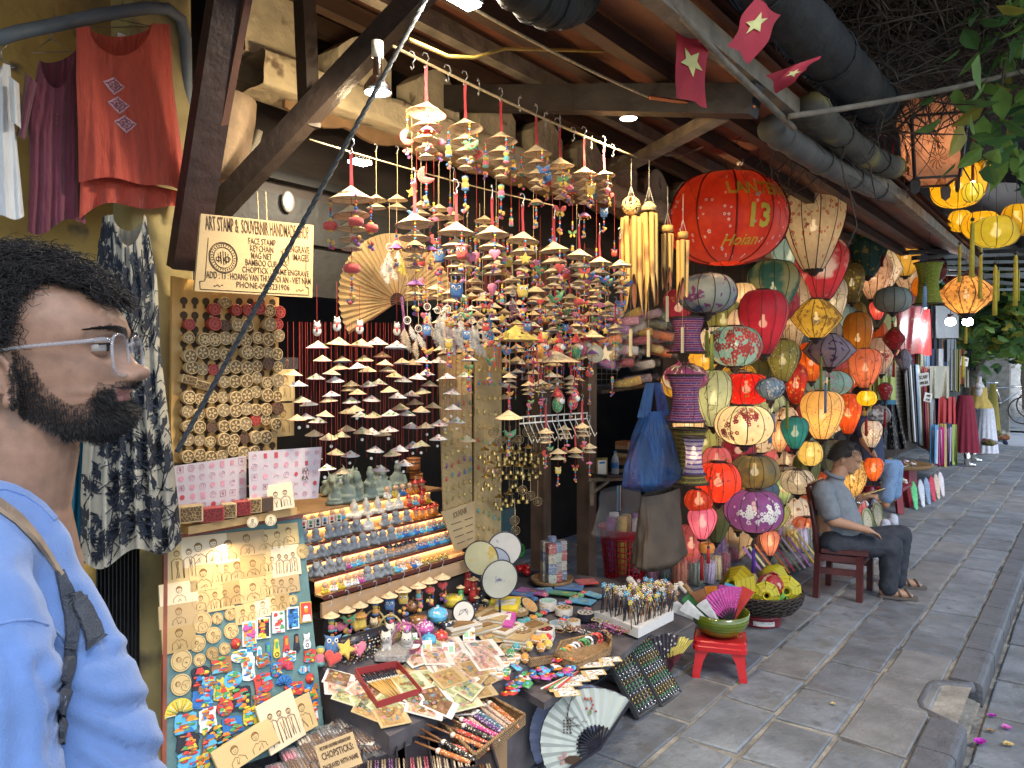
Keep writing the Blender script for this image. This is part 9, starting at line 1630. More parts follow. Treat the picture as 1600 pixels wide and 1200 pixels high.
def hitpx(u,v,lift=.002):
 r=(at(u,v,d=1)-Vc((0,0,CAMZ))).normalized();h=bv.ray_cast(Vc((0,0,CAMZ)),r);return(h[0]+h[1]*lift,h[1])if h[0]is not None else(at(u,v,d=.8),-r)
b=MB();b.tube([hitpx(*q,.0005)[0]for q in[(-30,985),(0,975),(25,970),(50,969),(72,976),(90,990),(104,1006)]],.0016,6);b.bd('sleeve_seam',m_tee,fg,world=True)
def strap(P,wpx,m,nm,lift=.006):
 if not isinstance(wpx,list):wpx=[wpx]*len(P)
 m_=(len(P)-1)*5;wpx=[lerpl([(w,0)for w in wpx],i/m_)[0]for i in rG(m_+1)];P=[lerpl(P,i/m_)for i in rG(m_+1)];b=MB();vs=[];n=len(P)
 for i,(u,v)in E_(P):
  du=P[min(i+1,n-1)][0]-P[max(i-1,0)][0];dv=P[min(i+1,n-1)][1]-P[max(i-1,0)][1];l=sqrt(du*du+dv*dv);w=wpx if not isinstance(wpx,list)else wpx[i];nx,ny=-dv/l*w/2,du/l*w/2
  a,c=hitpx(u-nx,v-ny,lift),hitpx(u+nx,v+ny,lift);vs+=[a[0],c[0],c[0]-c[1]*.004,a[0]-a[1]*.004]
 b.add(vs,[(4*i+k,4*i+(k+1)%4,4*i+4+(k+1)%4,4*i+4+k)for i in rG(n-1)for k in rG(4)]+[(3,2,1,0)]);b.bd(nm,m,fg,world=True)
m_web=mat('charcoal webbing',(.06,.07,.09),.8,var=.15,sc=60,bump=.5,bsc=400);m_tan=mat('tan piping',(.32,.23,.15),.8)
strap([(-40,770),(-5,792),(25,815),(50,842),(72,870),(92,900)],[16,14,11,8,6,5],m_tan,'strap_piping');strap([(88,893),(100,925),(108,960),(110,1000),(104,1050),(97,1110),(94,1165)],[10,18,20,20,18,15,9],m_web,'bag_strap');strap([(108,925),(122,950),(134,980),(143,1006)],[16,26,27,27],m_web,'strap_tab',.011)
strap([(-30,762),(10,762),(40,772),(66,790),(86,812)],[9,9,9,8,7],m_tee,'collar',.002)
B0=at(95,1250,d=.88);B0 .z=0
def wb(nm,L,m,vx=.014):
 b=MB();[caps(b,p,q,r1,r2)for p,q,r1,r2 in L];me=lR(b,vx,5);me.transform(MT(-fg.location));meshobj(nm,me,m,fg)
Z_=lambda s,z,o=0:B0+FV*s*.09+RV*o+Vc((0,0,z))
wb('trousers',[(Z_(0,1.0),Z_(0,1.02),.15,.15)]+[(Z_(s,.95),Z_(s,.5,.03),.095,.07)for s in(-1,1)]+[(Z_(s,.5,.03),Z_(s,.10),.07,.06)for s in(-1,1)],mat('dark jeans',(.03,.035,.05),.8));wb('shoes',[(Z_(s,.05,-.04),Z_(s,.045,.14),.05,.045)for s in(-1,1)],m_web)
q=at(-30,1365,d=.66);wb('forearm',[(q,q+Vc((.03,.0,-.2)),.045,.03),(q+Vc((.03,0,-.2)),q+Vc((.04,.01,-.3)),.03,.035)]+[(q+Vc((.04,.01,-.3)),q+Vc((.03+.012*k,.03-.015*k,-.38)),.012,.009)for k in rG(5)],m_skin,.007)
m_polo=mat('grey pique polo',(.17,.195,.22),.85,var=.1,sc=40,bump=.3,bsc=300);m_trs=mat('dark navy trousers',(.022,.027,.038),.8,var=.25,sc=20,bump=.25,bsc=120);m_sk2=mat('tanned skin',(.36,.20,.12),.5,var=.1,sc=60);m_sand=mat('brown sandal',(.09,.075,.065),.6);m_cw=mat('mahogany chair wood',(.075,.018,.018),.35,var=.25,sc=9,coat=.3)
cA,cB,cC,cD=at(1343,941,z=0),at(1275,933,z=0),at(1354,928,z=0),at(1288,919,z=0)
fx=(cA-cB).normalized();D0=dep(cA)
ch=thG('wooden_chair','dark mahogany wooden chair the seated man sits on','chair',(cA+cD)/2,0);SZ=.345
def chp(a,c,z):return cB.lerp(cA,a).lerp(cD.lerp(cC,a),c)+Vc((0,0,z))
far=(cC-cA).normalized()*.36
def C3(a,c,z):return cB+(cA-cB)*a+far*c+Vc((0,0,z))
ch.location=C3(.5,.5,0)
for a,c in((1,0),(1,1),(0,0),(0,1)):b=MB();b.bar(C3(a,c,0),C3(a if a else.04,c,SZ-.02),.04,.04,0,(0,1,.1));b.bd('leg',m_cw,ch,world=True)
b=MB();b.bar(C3(-.02,.5,SZ),C3(1.06,.5,SZ),.40,.028);b.bd('seat',m_cw,ch,world=True)
b=MB();[b.bar(C3(a0,c0,z),C3(a1,c1,z),.02,.045)for a0,c0,a1,c1,z in((0,0,1,0,SZ-.05),(0,1,1,1,SZ-.05),(1,0,1,1,SZ-.05),(0,0,1,0,.2),(0,1,1,1,.2),(.0,0,0,1,.25),(1,0,1,1,.27))];b.bd('stretcher',m_cw,ch,world=True)
for c in(0,1):b=MB();b.tube([C3(.02,c,SZ-.02),C3(-.06,c,SZ+.2),C3(-.20,c,SZ+.45)],.021,6);b.bd('back_post',m_cw,ch,world=True)
b=MB();b.bar(C3(-.20,0,SZ+.43),C3(-.20,1,SZ+.43),.02,.08);b.bar(C3(-.10,0,SZ+.25),C3(-.10,1,SZ+.25),.015,.04);b.bd('backrest',m_cw,ch,world=True)
sm=thG('person','seated man in a grey polo shirt and dark trousers reading his phone on a chair','person',C3(.6,.5,0))
Dn,Df=D0+.10,D0+.34;Dm=(Dn+Df)/2
J={k:at(u,v,d=z_)for k,(u,v,z_)in dict(hip=(1303,848,Dm),hipn=(1303,850,Dn+.03),hipf=(1306,848,Df),kn=(1392,853,Dn),kf=(1407,836,Df+.02),an=(1388,918,Dn),af=(1403,906,Df+.02),tn=(1412,935,Dn-.03),tf=(1424,923,Df-.01),bel=(1312,822,Dm),chs=(1300,783,Dm),nk=(1304,745,Dm),hd=(1320,712,Dm),sn=(1286,768,Dn-.06),sf=(1306,766,Df+.05),en=(1302,814,Dn-.10),wn=(1347,826,Dn-.10),hn=(1362,829,Dn-.09),ef=(1328,800,Df+.08),wf=(1344,778,Df-.06),hf=(1357,774,Df-.10)).items()}
def hand(b,w,dr,up,s=1.0,curl=.4):
 dr=dr.normalized();sd=dr.cross(up).normalized();upn=sd.cross(dr);caps(b,w,w+dr*.035*s,.022*s,.028*s,10);b.sph(w+dr*.055*s,(.032*s,.032*s,.016*s),10,8,0,Matrix((dr,sd,upn)).transposed())
 for k,(o_,L)in E_(((-.024,.062),(-.008,.072),(.008,.068),(.023,.054))):
  p=w+dr*.08*s+sd*o_*s;m=p+(dr*cos(curl*.5)-upn*sin(curl*.5)+sd*o_*3)*L*.5*s;e=m+(dr*cos(curl*1.6)-upn*sin(curl*1.6))*L*.5*s;caps(b,p-dr*.02*s,m,.0085*s,.008*s,8);caps(b,m,e,.008*s,.0065*s,8)
 t0=w+dr*.03*s-sd*.025*s;caps(b,t0,t0+(dr*.6-sd*.7)*.035*s,.011*s,.009*s,8);caps(b,t0+(dr*.6-sd*.7)*.035*s,t0+(dr*1.3-sd*.8)*.05*s,.009*s,.007*s,8)
b=MB();caps(b,J['nk']-Vc((0,0,.03)),J['hd']+Vc((0,0,-.06)),.055,.052);caps(b,J['hip'],J['chs'],.14,.13)
for a,c,r1,r2 in(('sn','en',.05,.042),('en','wn',.042,.027),('sf','ef',.05,.042),('ef','wf',.042,.027),('hipn','kn',.075,.055),('kn','an',.05,.035),('hipf','kf',.075,.055),('kf','af',.05,.035)):caps(b,J[a],J[c],r1,r2)
hand(b,J['wn'],J['hn']-J['wn']+Vc((.02,0,-.01)),Vc((0,0,1)),1.05,.5);hand(b,J['wf'],J['hf']-J['wf'],Vc((-.3,-.3,1)),1.05,1.2)
for a,c in(('an','tn'),('af','tf')):
 f_=(J[c]-J[a]);f_.z=0;f_.normalize();g=Vc((J[a].x,J[a].y,.045));caps(b,J[a],g,.036,.038);caps(b,g-f_*.03,g+f_*.12-Vc((0,0,.012)),.034,.03);sd=f_.cross(Vc((0,0,1)))
 for k in rG(5):caps(b,g+f_*.13+sd*(-.03+.015*k)-Vc((0,0,.015)),g+f_*(.165-.006*k)+sd*(-.032+.016*k)-Vc((0,0,.022)),.010,.009,7)
me=lR(b,.009,3);me.transform(MT(-sm.location));meshobj('body',me,m_sk2,sm)
hb2=head_mesh();hM=MT(J['hd'])@Matrix((fx,Vc((0,0,1)).cross(fx),Vc((0,0,1)))).transposed().to_4x4()@Matrix.Rotation(R(24),4,'Y')@Matrix.Scale(.95,4)
for s in(-1,1):hb2 .sph((-.002,s*.073,-.036),(.014,.008,.030),10,8)
me=lR(hb2,.005,2);me.transform(MT(-sm.location)@hM);meshobj('head',me,m_sk2,sm)
b=MB();r6=random.Random(5);nn=60;
def hs(a,q):
 z=.135*q-.03+(.03 if cos(a)>.3 else-.02*(1 if cos(a)<-.2 else 0)*(1-q));zz=max(-.06,min(.112,z));return zz
vs=[];fs=[]
for i in rG(15):
 q=i/14
 for k in rG(48):
  a=2*pi*k/48;zl=(.045 if cos(a)>.55 else(.0 if abs(sin(a))>.8 and cos(a)>-.3 else-.065));
  zl=ip([(-1,-.075),(-.4,-.065),(-.1,-.005),(.2,.0),(.55,.045),(1,.068)],cos(a));z=zl+(.122-zl)*sin(q*pi/2);rr=sqrt(max(0,1-((z-.0)/.1255)**2))if z>0 else 1
  vs.append((rr*(.106 if cos(a)>0 else.112)*cos(a)+.006*mnoise.noise(Vc((cos(a)*4,sin(a)*4,z*40))),rr*.081*sin(a),z))
fs=[(i*48+k,i*48+(k+1)%48,(i+1)*48+(k+1)%48,(i+1)*48+k)for i in rG(14)for k in rG(48)];b.add(vs,fs,0,True)
for i in rG(500):k=r6 .randrange(len(vs)-60);c=Vc(vs[k]);d=Vc((c.x*.2+.01,c.y*.2,-.012));b.tube([c,c+d*.6+c*.03,c+d*1.4],[.0016,.0013,.0005],3,0,False)
ap(b,MT(-sm.location)@hM);b.bd('hair',m_hair,sm)
b=MB();caps(b,J['hip']+Vc((0,0,.02)),J['bel'],.155,.16);caps(b,J['bel'],J['chs'],.165,.15);caps(b,J['chs'],J['nk']-Vc((0,0,.05)),.15,.07);caps(b,J['sn'],J['sf'],.075,.075);caps(b,J['sn'],J['sn'].lerp(J['en'],.72),.075,.068);caps(b,J['sf'],J['sf'].lerp(J['ef'],.7),.075,.065);me=lR(b,.011,5)
for v_ in me.vertices:v_.co+=v_.normal*(.007*mnoise.noise(Vc((v_.co.x*9,v_.co.y*9,v_.co.z*22)))+.003*mnoise.noise(v_.co*40))
me.transform(MT(-sm.location));meshobj('polo_shirt',me,m_polo,sm)
b=MB();P=[J['nk']+Vc((.062*cos(a),.062*sin(a),.012-.02*cos(a-atan2(fx.y,fx.x))))for a in[i*pi/8 for i in rG(17)]];b.tube(P,.014,8);b.bd('collar',m_polo,sm,world=True)
b=MB();caps(b,J['hip'],J['hipn'],.13,.11);caps(b,J['hip'],J['hipf'],.13,.11)
for h,k,a in(('hipn','kn','an'),('hipf','kf','af')):caps(b,J[h],J[k],.105,.08);caps(b,J[k],J[a],.082,.062);caps(b,J[a],J[a]+Vc((0,0,.03)),.064,.064)
me=lR(b,.011,4)
for v_ in me.vertices:v_.co+=v_.normal*(.008*mnoise.noise(Vc((v_.co.x*12,v_.co.y*12,v_.co.z*14)))+.004*mnoise.noise(v_.co*35))
me.transform(MT(-sm.location));meshobj('trousers',me,m_trs,sm)
for a,c in(('an','tn'),('af','tf')):
 f_=(J[c]-J[a]);f_.z=0;f_.normalize();sd=f_.cross(Vc((0,0,1)));g=Vc((J[a].x,J[a].y,.012));t=thG('sandal','brown strapped sandal on the '+('near' if a=='an' else 'far')+' foot of the seated man','sandal',g)if False else None
 b=MB();b.prism([((-.06+.25*i/8)*1.0,.045*sin(pi*(.12+.76*i/8))**.5)for i in rG(9)]+[((-.06+.25*i/8),-.045*sin(pi*(.12+.76*i/8))**.5)for i in rG(8,-1,-1)],.02,MT(Vc((g.x,g.y,.004)))@Matrix((f_,-sd,Vc((0,0,1)))).transposed().to_4x4())
 for q in(.05,.11):b.tube([Vc((g.x,g.y,0))+f_*(q+.01*abs(k))+sd*(.042*k/3)+Vc((0,0,.024+.045*cos(k*pi/6.4)))for k in rG(-3,4)],.009,6)
 b.bd('sandal',m_sand,sm,world=True)
p=J['hf'];b=MB();b.rbox((0,0,0),(.155,.075,.009),.01);b.rbox((0,0,.0),(.16,.08,.006),.01,mi=1);o=b.bd('mobile_phone',[mP[8],m_gold],loc=p+Vc((.03,.02,.02)));o.rotation_euler=(R(-18),R(-22),atan2(fx.y,fx.x)+.1);tag(o,'mobile phone in a gold case in the hand of the seated man','phone')
b=MB();b.tube([J['wf'].lerp(J['ef'],.12)+basis(J['ef']-J['wf'])[0]*.032*cos(a)+basis(J['ef']-J['wf'])[1]*.032*sin(a)for a in[i*.5236 for i in rG(13)]],.005,6);b.bd('wristwatch',m_chrome,sm,world=True)
D2=D0+1.95;K2={k:at(u,v,d=D2+z_)for k,(u,v,z_)in dict(hip=(1358,735,.1),ch=(1350,680,.15),nk=(1348,652,.15),k1=(1392,735,-.1),a1=(1384,785,-.1),k2=(1400,728,.15),a2=(1396,778,.15),s=(1345,665,-.05),e=(1350,690,-.1),w=(1362,705,-.15),hd=(1350,628,.2)).items()}
w2=thG('person','seated vendor in a dark blue top and light jeans hidden behind the lanterns','person',Vc((K2['hip'].x,K2['hip'].y,0)))
def sub(nm,L,m,vox=.014):
 b=MB();[caps(b,K2[a]if isinstance(a,str)else a,K2[c]if isinstance(c,str)else c,r1,r2)for a,c,r1,r2 in L];me=lR(b,vox,3);me.transform(MT(-w2 .location));meshobj(nm,me,m,w2)
sub('body',[('nk','hd',.05,.05),('hd',K2['hd']+Vc((0,0,.04)),.09,.1),('s','e',.045,.04),('e','w',.04,.028),('w',K2['w']+Vc((.03,.03,-.06)),.03,.02),('k1',K2['a1']-Vc((0,0,.02)),.05,.04),('hip','ch',.1,.1),('k2','a2',.05,.04)],m_sk2)
sub('blouse',[('hip','ch',.15,.17),('ch',K2['nk']-Vc((0,0,.03)),.15,.07),('s',K2['s'].lerp(K2['e'],.5),.07,.06)],mat('dark blue blouse',(.03,.045,.09),.8));sub('jeans',[('hip','k1',.11,.07),('k1',K2['k1'].lerp(K2['a1'],.82),.07,.07),('hip','k2',.11,.07),('k2',K2['k2'].lerp(K2['a2'],.85),.07,.07)],mat('light denim',(.16,.27,.44),.85,var=.2,sc=20,bump=.3));sub('hair',[(K2['hd']+Vc((-.02,0,.06)),K2['hd']+Vc((-.03,-.02,-.05)),.11,.09)],m_hair)
for k,a in E_(('a1','a2')):g=Vc((K2[a].x,K2[a].y,.035));b=MB();caps(b,g-fx*.04,g+fx*.10,.045,.035);caps(b,g,g+Vc((0,0,.05)),.045,.045);b.bd('shoe',mat('dark leather shoe',(.05,.03,.03),.4),w2,world=True);b=MB();caps(b,g+Vc((0,0,.06)),g+Vc((0,0,.13)),.05,.045);b.bd('sock',mat('pale sock',(.42,.46,.55),.9),w2,world=True)
# clothes stall and street end
def fab(n,c,pats=(),**k):return mat('fabric '+n,c,.85,var=.12,sc=20,bump=.2,pats=pats,**k)
def drape(u0,u1,v0,v1,X,m,label,cat='garment',nm='hanging_cloth',folds=4,amp=.02,flare=0,grp=None,skew=0):
 r3=random.Random(int(u0*3+v0));ph=r3 .uniform(0,6);b=MB();uc=(u0+u1)/2
 def f(s,q):u=uc+(u0-uc+(u1-u0)*s)*(1-flare+flare*q)+skew*q;return at(u,v0+(v1-v0)*q+r3 .uniform(0,.6)*(q>.97),x=X+amp*(.4+.6*q)*(sin(s*folds*6.28+ph)+.4*sin(s*folds*15)))
 b.grid(max(8,folds*8),12,f);b.grid(max(8,folds*6),6,lambda s,q:f(s,q)+Vc((-.05,0,0)));return tag(b.bd(nm,m),label,cat,grp)
CL=[('sky blue',(.3,.42,.55)),('white',(.6,.6,.6)),('rust',(.4,.15,.06)),('cream',(.55,.5,.38)),('charcoal',(.05,.05,.06)),('pink',(.6,.25,.35)),('olive',(.25,.24,.08)),('navy',(.04,.06,.13)),('grey',(.3,.32,.34)),('wine',(.25,.03,.06))]
for i in rG(13):
 n,c=CL[(i*3+1)%10];drape(1419+3.5*i,1424+3.6*i,566+1.2*i,690+1.6*i,-1.83-.012*(i%3),fab('scarf '+n,c,[('v',30,.3,.2,[q*.5 for q in c])]if i%3 else()),f'long narrow {n} scarf, {nth(i)} from the left on the scarf rail','scarf','scarf',1,.012,.15,'scarves on the rail',8-i*.5)
for i in rG(8):
 n,c=CL[(i*7+2)%10];drape(1417+7*i,1424+7*i,545,606+3*i,-1.92,fab('scarf '+n,c),f'knotted {n} scarf bunched above the long ones, {nth(i)} from the left','scarf','scarf',1,.02,-.3,'bunched scarves')
for(u,v,L1,L2,w,r_)in((1443,593,'SCARF','100% SILK',.17,.12),(1450,621,'100%','SCARF',.12,-.2),(1507,565,'DRESS','SILK',.15,-.15)):
 p=at(u,v,x=-1.72);t=thG('price_sign',f'white hanging card reading {L1.lower()} {"by the scarves, upper" if v == 593 else "below the upper scarf sign" if v == 621 else "above the pleated skirts"}','sign',p);Mx=frame((0,0,0),(.35*0+.6,.8,0),(.8,-.6,0))@Matrix.Rotation(r_,4,'Z');b=MB();b.box((0,0,0),(w,w*.95,.003));ap(b,Mx);b.bd('card',m_w,t);text(L1,w*.36,m_ink,t,Mx@MT((0,w*.06,.003)),.72,.0005,bold=.002);text(L2,w*.30,m_ink,t,Mx@MT((0,-w*.34,.003)),.6,.0005,bold=.002)
drape(1395,1424,565,690,-1.98,fab('trinket board',(.5,.45,.35),[('v',24,.32,.25,(.12,.08,.07)),('wz',6,.7,.8,(.3,.25,.2),0)]),'tall pale board pinned with rows of small trinkets','board','trinket_board',1,.002);drape(1372,1400,560,625,-1.95,fab('lime check',(.42,.48,.14),[('e',20,.03,0,(.2,.25,.05))]),'lime green checked cloth bag behind the small red lantern','bag','cloth_bag',2,.02);drape(1374,1412,632,702,-1.80,fab('black patterned',(.015,.015,.02),[('v',16,.28,.2,(.45,.38,.28))]),'black cloth with beige flower motifs hanging beside the trinket board','cloth','patterned_cloth',2,.03,.5,None,6)
drape(1385,1400,625,650,-1.9,fab('deep teal',(.02,.14,.22)),'small deep teal cloth above the black patterned one','cloth','hanging_cloth',1,.02)
for i,(u0,u1,v0,v1,c,lb)in E_(((1462,1498,478,528,1,'pale grey blue blouse'),(1455,1472,470,560,4,'black dress'),(1470,1486,515,566,2,'rust orange top'),(1480,1494,530,610,8,'black and white floral dress'),(1446,1460,560,610,0,'sky blue shirt'),(1458,1476,605,660,1,'white long sleeved shirt'),(1490,1500,545,612,6,'olive dress'),(1497,1507,545,600,2,'brown striped scarf'),(1505,1514,548,605,3,'cream and pink scarf'),(1470,1482,565,600,7,'navy top'),(1514,1526,545,578,4,'black bag'),(1448,1456,580,700,2,'long rust scarf'))):
 n,c_=CL[c];drape(u0,u1,v0,v1,-1.95-.03*(i%3),fab('stall '+n,c_,[('v',14,.3,.2,(.5,.5,.5))]if i in(3,)else()),f'{lb} hanging at the clothes stall','garment','hanging_garment',2,.02)
drape(1453,1483,572,622,-1.80,fab('beige blouse',(.42,.40,.32)),'beige collared blouse on a mannequin above the red trousers','blouse','blouse',2,.03);drape(1465,1494,620,690,-1.80,fab('coral red trousers',(.42,.045,.05)),'wide coral red trousers hanging beside the maroon skirt','trousers','trousers',3,.03,.1)
def pcone(u,v0,v1,w0,w1,X,m,lb,nm,folds=14):
 p=at(u,v1,x=X);t=at(u,v0,x=X);H=t.z-p.z;r0,r1=px(w0/2,t),px(w1/2,p);b=MB();vs=[]
 b.lathe([(r0+(r1-r0)*q**.8,H*(1-q))for q in[i/12 for i in rG(13)]],folds*6,None,0,True,fn=lambda a,z:1+.07*sin(a*folds)*(1.05-z/H));o=b.bd(nm,m,loc=p);return tag(o,lb,nm.split('_')[-1])
pcone(1507,618,706,20,40,-1.78,fab('maroon pleats',(.17,.012,.03)),'pleated maroon skirt on a mannequin stand','maroon_skirt');pcone(1539,636,716,20,36,-1.74,fab('white pleats',(.55,.58,.66)),'long white pleated skirt on the bare shouldered mannequin','long_skirt');pcone(1550,600,708,8,26,-1.95,fab('olive silk',(.24,.20,.04)),'long olive gold dress behind the white skirt','long_dress')
t=thG('mannequin','white mannequin torso with a gold peplum top at the far stall','mannequin',at(1530,640,x=-1.74));b=MB();q=at(1530,612,x=-1.74);b.sph(q,(.10,.15,.19),14,10);b.sph(q+Vc((0,-.13,.11)),.06);b.sph(q+Vc((0,.13,.11)),.06);b.cyl(q+Vc((0,0,.15)),q+Vc((0,0,.28)),.045,12,0,.04);me=lR(b,.015,3);me.transform(MT(-t.location));meshobj('torso',me,m_man,t)
b=MB();b.lathe([(.12,.1),(.13,0),(.13,-.1),(.2,-.22),(.21,-.28)],40,q+Vc((0,0,-.02)),0,True,fn=lambda a,z:1+.05*sin(a*10)*(z<-.05));b.bd('peplum_top',fab('old gold',(.40,.30,.08)),t,world=True)
for k,u in E_((1511,1521)):g=at(u,722,x=-1.72);g.z=.04;b=MB();caps(b,g,g+Vc((.10,.03,-.01)),.04,.03);b.cyl(g,g+Vc((0,0,.2)),.045,12,0,.05);tag(b.bd('silver_boot',m_chrome),('left' if k==0 else 'right')+' silver ankle boot under the maroon skirt','boot')
for i in rG(8):
 n,c=(('blue',(.12,.3,.5)),('white',(.55,.55,.6)),('magenta',(.55,.03,.2)),('gold',(.5,.35,.1)),('pink',(.6,.25,.4)),('navy',(.03,.04,.1)),('lilac',(.4,.35,.5)),('lime',(.3,.4,.1)))[i];drape(1459+4*i,1468+4*i,668+ru(-8,4),728+ru(-8,3),-1.66,fab('silk '+n,c),f'{n} silk piece on the small low rack, {nth(i)} from the left','cloth','silk_piece',1,.02,.2,'silk pieces on the low rack')
for i in rG(16):p=at(1545+ru(-8,32),688+ru(-14,4),x=-1.5-.4*rnd.random());p.z=max(.03,min(.25,p.z));n,c=CL[(i*3)%10];b=MB();caps(b,(0,0,0),(.16,.02,-.01),.05,.04,8);b.sph((.02,0,.03),(.05,.045,.04),8,6);o=b.bd('shoe',fab('shoe '+n,[q*.5 for q in c]),loc=p);o.rotation_euler=(0,0,ru(0,6));tag(o,f'{n} shoe, {nth(i)} in the heap at the far corner of the stall','shoe','heap of shoes')
p=at(1405,800,z=0);t=thG('red_stool','dark red plastic stool serving as a low table beside the lanterns','stool',(-1.95,p.y+.15,0));b=MB();b.rbox((0,0,.27),(.46,.6,.03),.03);b.bd('seat',mat('dark red plastic',(.22,.01,.025),.35),t)
for sx,sy in((1,1),(1,-1),(-1,1),(-1,-1)):b=MB();b.bar((sx*.20,sy*.26,0),(sx*.17,sy*.22,.26),.07,.05);b.bd('leg',MATS['dark red plastic'],t)
q0=Vc((-1.95,p.y+.15,.287));t=thG('wicker_tray','round wicker tray of combs and small goods on a low stand','tray',q0+Vc((-.05,.75,.12)));b=MB();b.lathe([(0,0),(.38,0),(.42,.05),(.40,.05),(.37,.01),(0,.01)],36);b.bd('rim',m_rat,t);b=MB();b.box((0,0,-.2),(.4,.5,.38));b.bd('stand',MATS['dark red plastic'],t)
TC={}
for i in rG(70):
 big=i<42;c0=q0 if big else q0+Vc((-.05,.75,.14));c=[6,5,7,0,4,6,3,2,6,9][i%10];TC[c,big]=TC.get((c,big),-1)+1;pp=c0+Vc((rv(.2),rv(.28)if big else rv(.26),.01+.02*(i%3)));b=MB();b.puff([(-.035,-.018),(.035,-.02),(.038,.018),(-.03,.02)],.014,None,0);b.sph((0,0,.014),(.02,.01,.004),7,4,1);o=b.bd('purse',[mP[c],mP[(c+3)%8]],loc=pp);o.rotation_euler=(rv(.3),rv(.3),ru(0,6));tag(o,f'{["red", "orange", "yellow", "green", "blue", "sky blue", "white", "magenta", "black", "brown"][c]} trinket, {nth(TC[c, big])} of its colour on the {"low red stool" if big else "wicker tray"} beyond the lanterns','trinket','trinkets on the red stool' if big else 'trinkets on the wicker tray')
for i,(u,c,n)in E_(((1433,(.12,.5,.2),'mint green'),(1444,(.55,.6,.65),'silver white'),(1453,(.2,.28,.4),'slate blue'),(1461,(.45,.05,.08),'red'),(1468,(.5,.4,.3),'tan'),(1475,(.55,.5,.52),'pale pink'))):
 g=at(u,797-4.2*i,z=0);tp_=at(u-6,752-3*i,x=g.x-.13);d=tp_-g;s=Vc((.35,.9,0)).normalized()*.05;b=MB();N=12;vs=[]
 for k in rG(N):a=2*pi*k/N;vs.append(g+d*(.5+.5*sin(a))+s*cos(a)*(1+.25*sin(a*3)))
 b.add(vs+[v_+Vc((-.01,0,0))for v_ in vs],[tuple(rG(N)),tuple(rG(2*N-1,N-1,-1))]+[(k,(k+1)%N,N+(k+1)%N,N+k)for k in rG(N)]);tag(b.bd('paper_cutout',fab('cutout '+n,c,[('v',30,.3,.2,[min(1,q*1.5)for q in c])])),f'{n} lace fan leaning against the red stool, {nth(i)} from the left','fan','lace fans leaning on the stool')
for i,(u,v)in E_(((1358,803),(1374,805))):
 g=at(u,v,x=-1.72);g.z=.02;b=MB();N=20;b.prism([(.05*(1+.2*sin(a))*cos(a),.14+.14*sin(a))for a in[2*pi*k/N for k in rG(N)]],.012,frame((0,0,0),(.75,.66,0),(.62,-.78,.25)));b.tube([frame((0,0,0),(.75,.66,0),(.62,-.78,.25))@Vc((.045*cos(a),.14+.12*sin(a),.015))for a in[2*pi*k/N for k in rG(N+1)]],.004,5,1,False);tag(b.bd('woven_slipper',[mat('cream sole',(.5,.46,.34),.8,var=.2,sc=60,pats=[('v',40,.25,.2,(.25,.2,.12))]),m_gr],loc=g),('left' if i==0 else 'right')+' cream woven slipper standing on its heel behind the man','slipper')
for i in rG(18):p=at(ru(1335,1385),ru(748,800),x=-1.98);b=MB();b.puff(heart(.04),.02,YZ,0);o=b.bd('knit_toy',fab('knit '+CL[i%10][0],CL[i%10][1]),loc=p);o.rotation_euler=(rv(1),rv(1),rv(1));tag(o,f'{CL[i % 10][0]} knitted trinket, {nth(i)} in the pile behind the seated man','trinket','knitted trinkets behind the man')
b=MB();b.box((0,0,0),(.4,.9,.36));[b.bar((.205,-.45+.06*k,-.18),(.205,-.45+.06*k,.18),.012,.012,1)for k in rG(16)];[b.bar((.208,-.45,-.15+.07*k),(.208,.45,-.15+.07*k),.012,.012,1)for k in rG(5)];tag(b.bd('black_crate',[m_blk,mat('black plastic',(.03,.03,.03),.4)],loc=at(1300,905,x=-2.05)*1.0+Vc((0,0,.02))),'black plastic lattice crate under the lanterns behind the chair','crate')
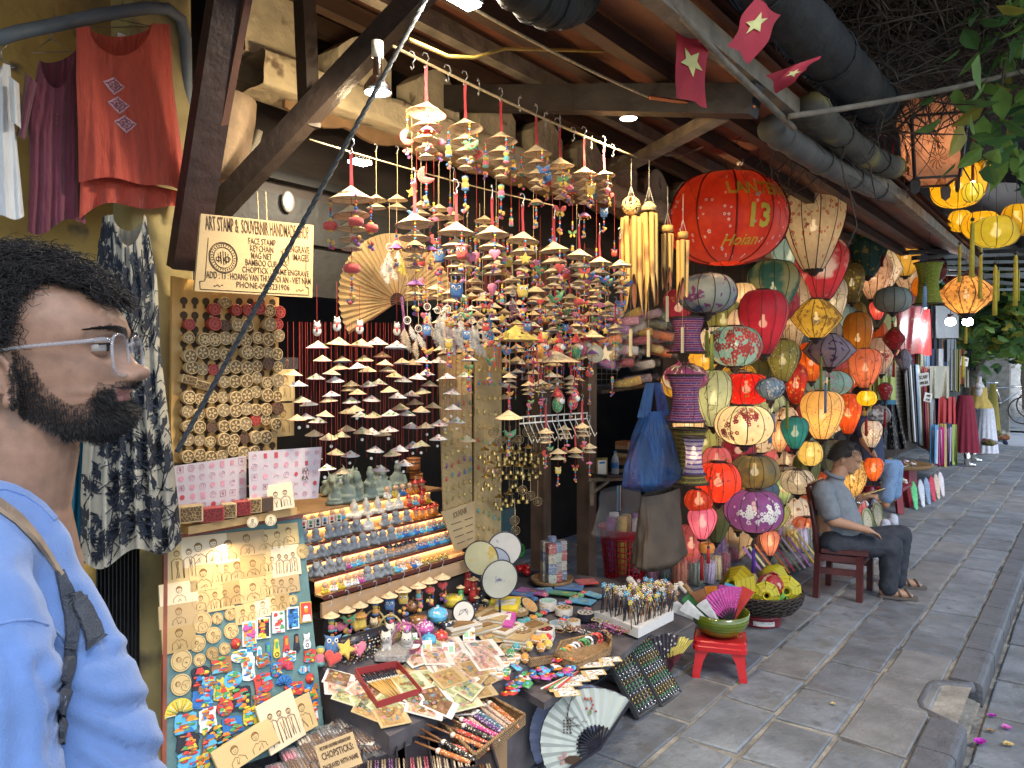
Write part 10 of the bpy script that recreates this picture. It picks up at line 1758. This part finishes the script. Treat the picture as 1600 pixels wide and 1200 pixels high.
for i,(u,v)in E_(((1485,503),(1512,503))):
 p=at(u,v,x=-1.3 if i else-1.5);t=thG('street_bulb',('left' if i==0 else 'right')+' of two bright white bulbs hanging over the clothes stall','lamp',p);b=MB();b.lathe([(0,-.05),(.045,-.04),(.06,-.01),(.055,.03),(.03,.05)],16);b.bd('bulb',m_hotc,t);b=MB();b.cyl((0,0,.04),(0,0,.10),.035,12);b.cyl((0,0,.1),(0,0,.7),.004,4);b.bd('socket',m_cap,t);lamp('lamp_light','POINT',(0,0,-.10),6,(.92,.96,1),t,.06)
bE('awning_beam','grey green metal awning beam over the clothes stall',at(1430,440,x=-2.2),at(1600,428,y=14.5),.08,.06,mat('grey green metal',(.16,.19,.19),.5));bE('awning_beam','thin lower awning strut over the clothes stall',at(1440,455,x=-2.2),at(1600,452,y=15.5),.04,.04,MATS['grey green metal'])
for i in rG(6):bE('street_beam',f'dark awning beam, {nth(i)} of six over the far stalls',at(1415+14*i,395+8*i,x=-1.4),at(1600,385+12*i,y=13-i*.2),.05,.04,m_dark,'beam')
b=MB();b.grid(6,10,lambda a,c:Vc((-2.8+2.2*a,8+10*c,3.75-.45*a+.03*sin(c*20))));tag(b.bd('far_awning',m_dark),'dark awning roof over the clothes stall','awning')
for i,(u,v,lb)in E_(((1600,645,'bicycle cut by the right edge near the far wall'),(1537,634,'bicycle half hidden behind the mannequins'))):
 p=at(u,v+18,y=22.2);t=thG('bicycle',lb,'bicycle',p);
 for k in(0,1):b=MB();c=Vc((1.02*k-.0,0,.34));b.tube([c+Vc((.33*cos(a),0,.33*sin(a)))for a in[q*pi/16 for q in rG(33)]],.018,6,0,False);[b.tube([c,c+Vc((.32*cos(a),0,.32*sin(a)))],.003,3)for a in[q*pi/6 for q in rG(12)]];b.bd('wheel',m_cap,t)
 b=MB();[b.cyl(a,c,.015,6)for a,c in(((0,0,.34),(.38,0,.38)),((.38,0,.38),(.22,0,.85)),((.22,0,.75),(.85,0,.8)),((.38,0,.38),(.85,0,.75)),((1.02,0,.34),(.82,0,.98)),((0,0,.34),(.24,0,.75)))];b.cyl((.82,-.25,1.0),(.82,.25,1.0),.012,6);b.sph((.2,0,.88),(.13,.07,.03),8,5);b.bd('frame',m_chrome,t)
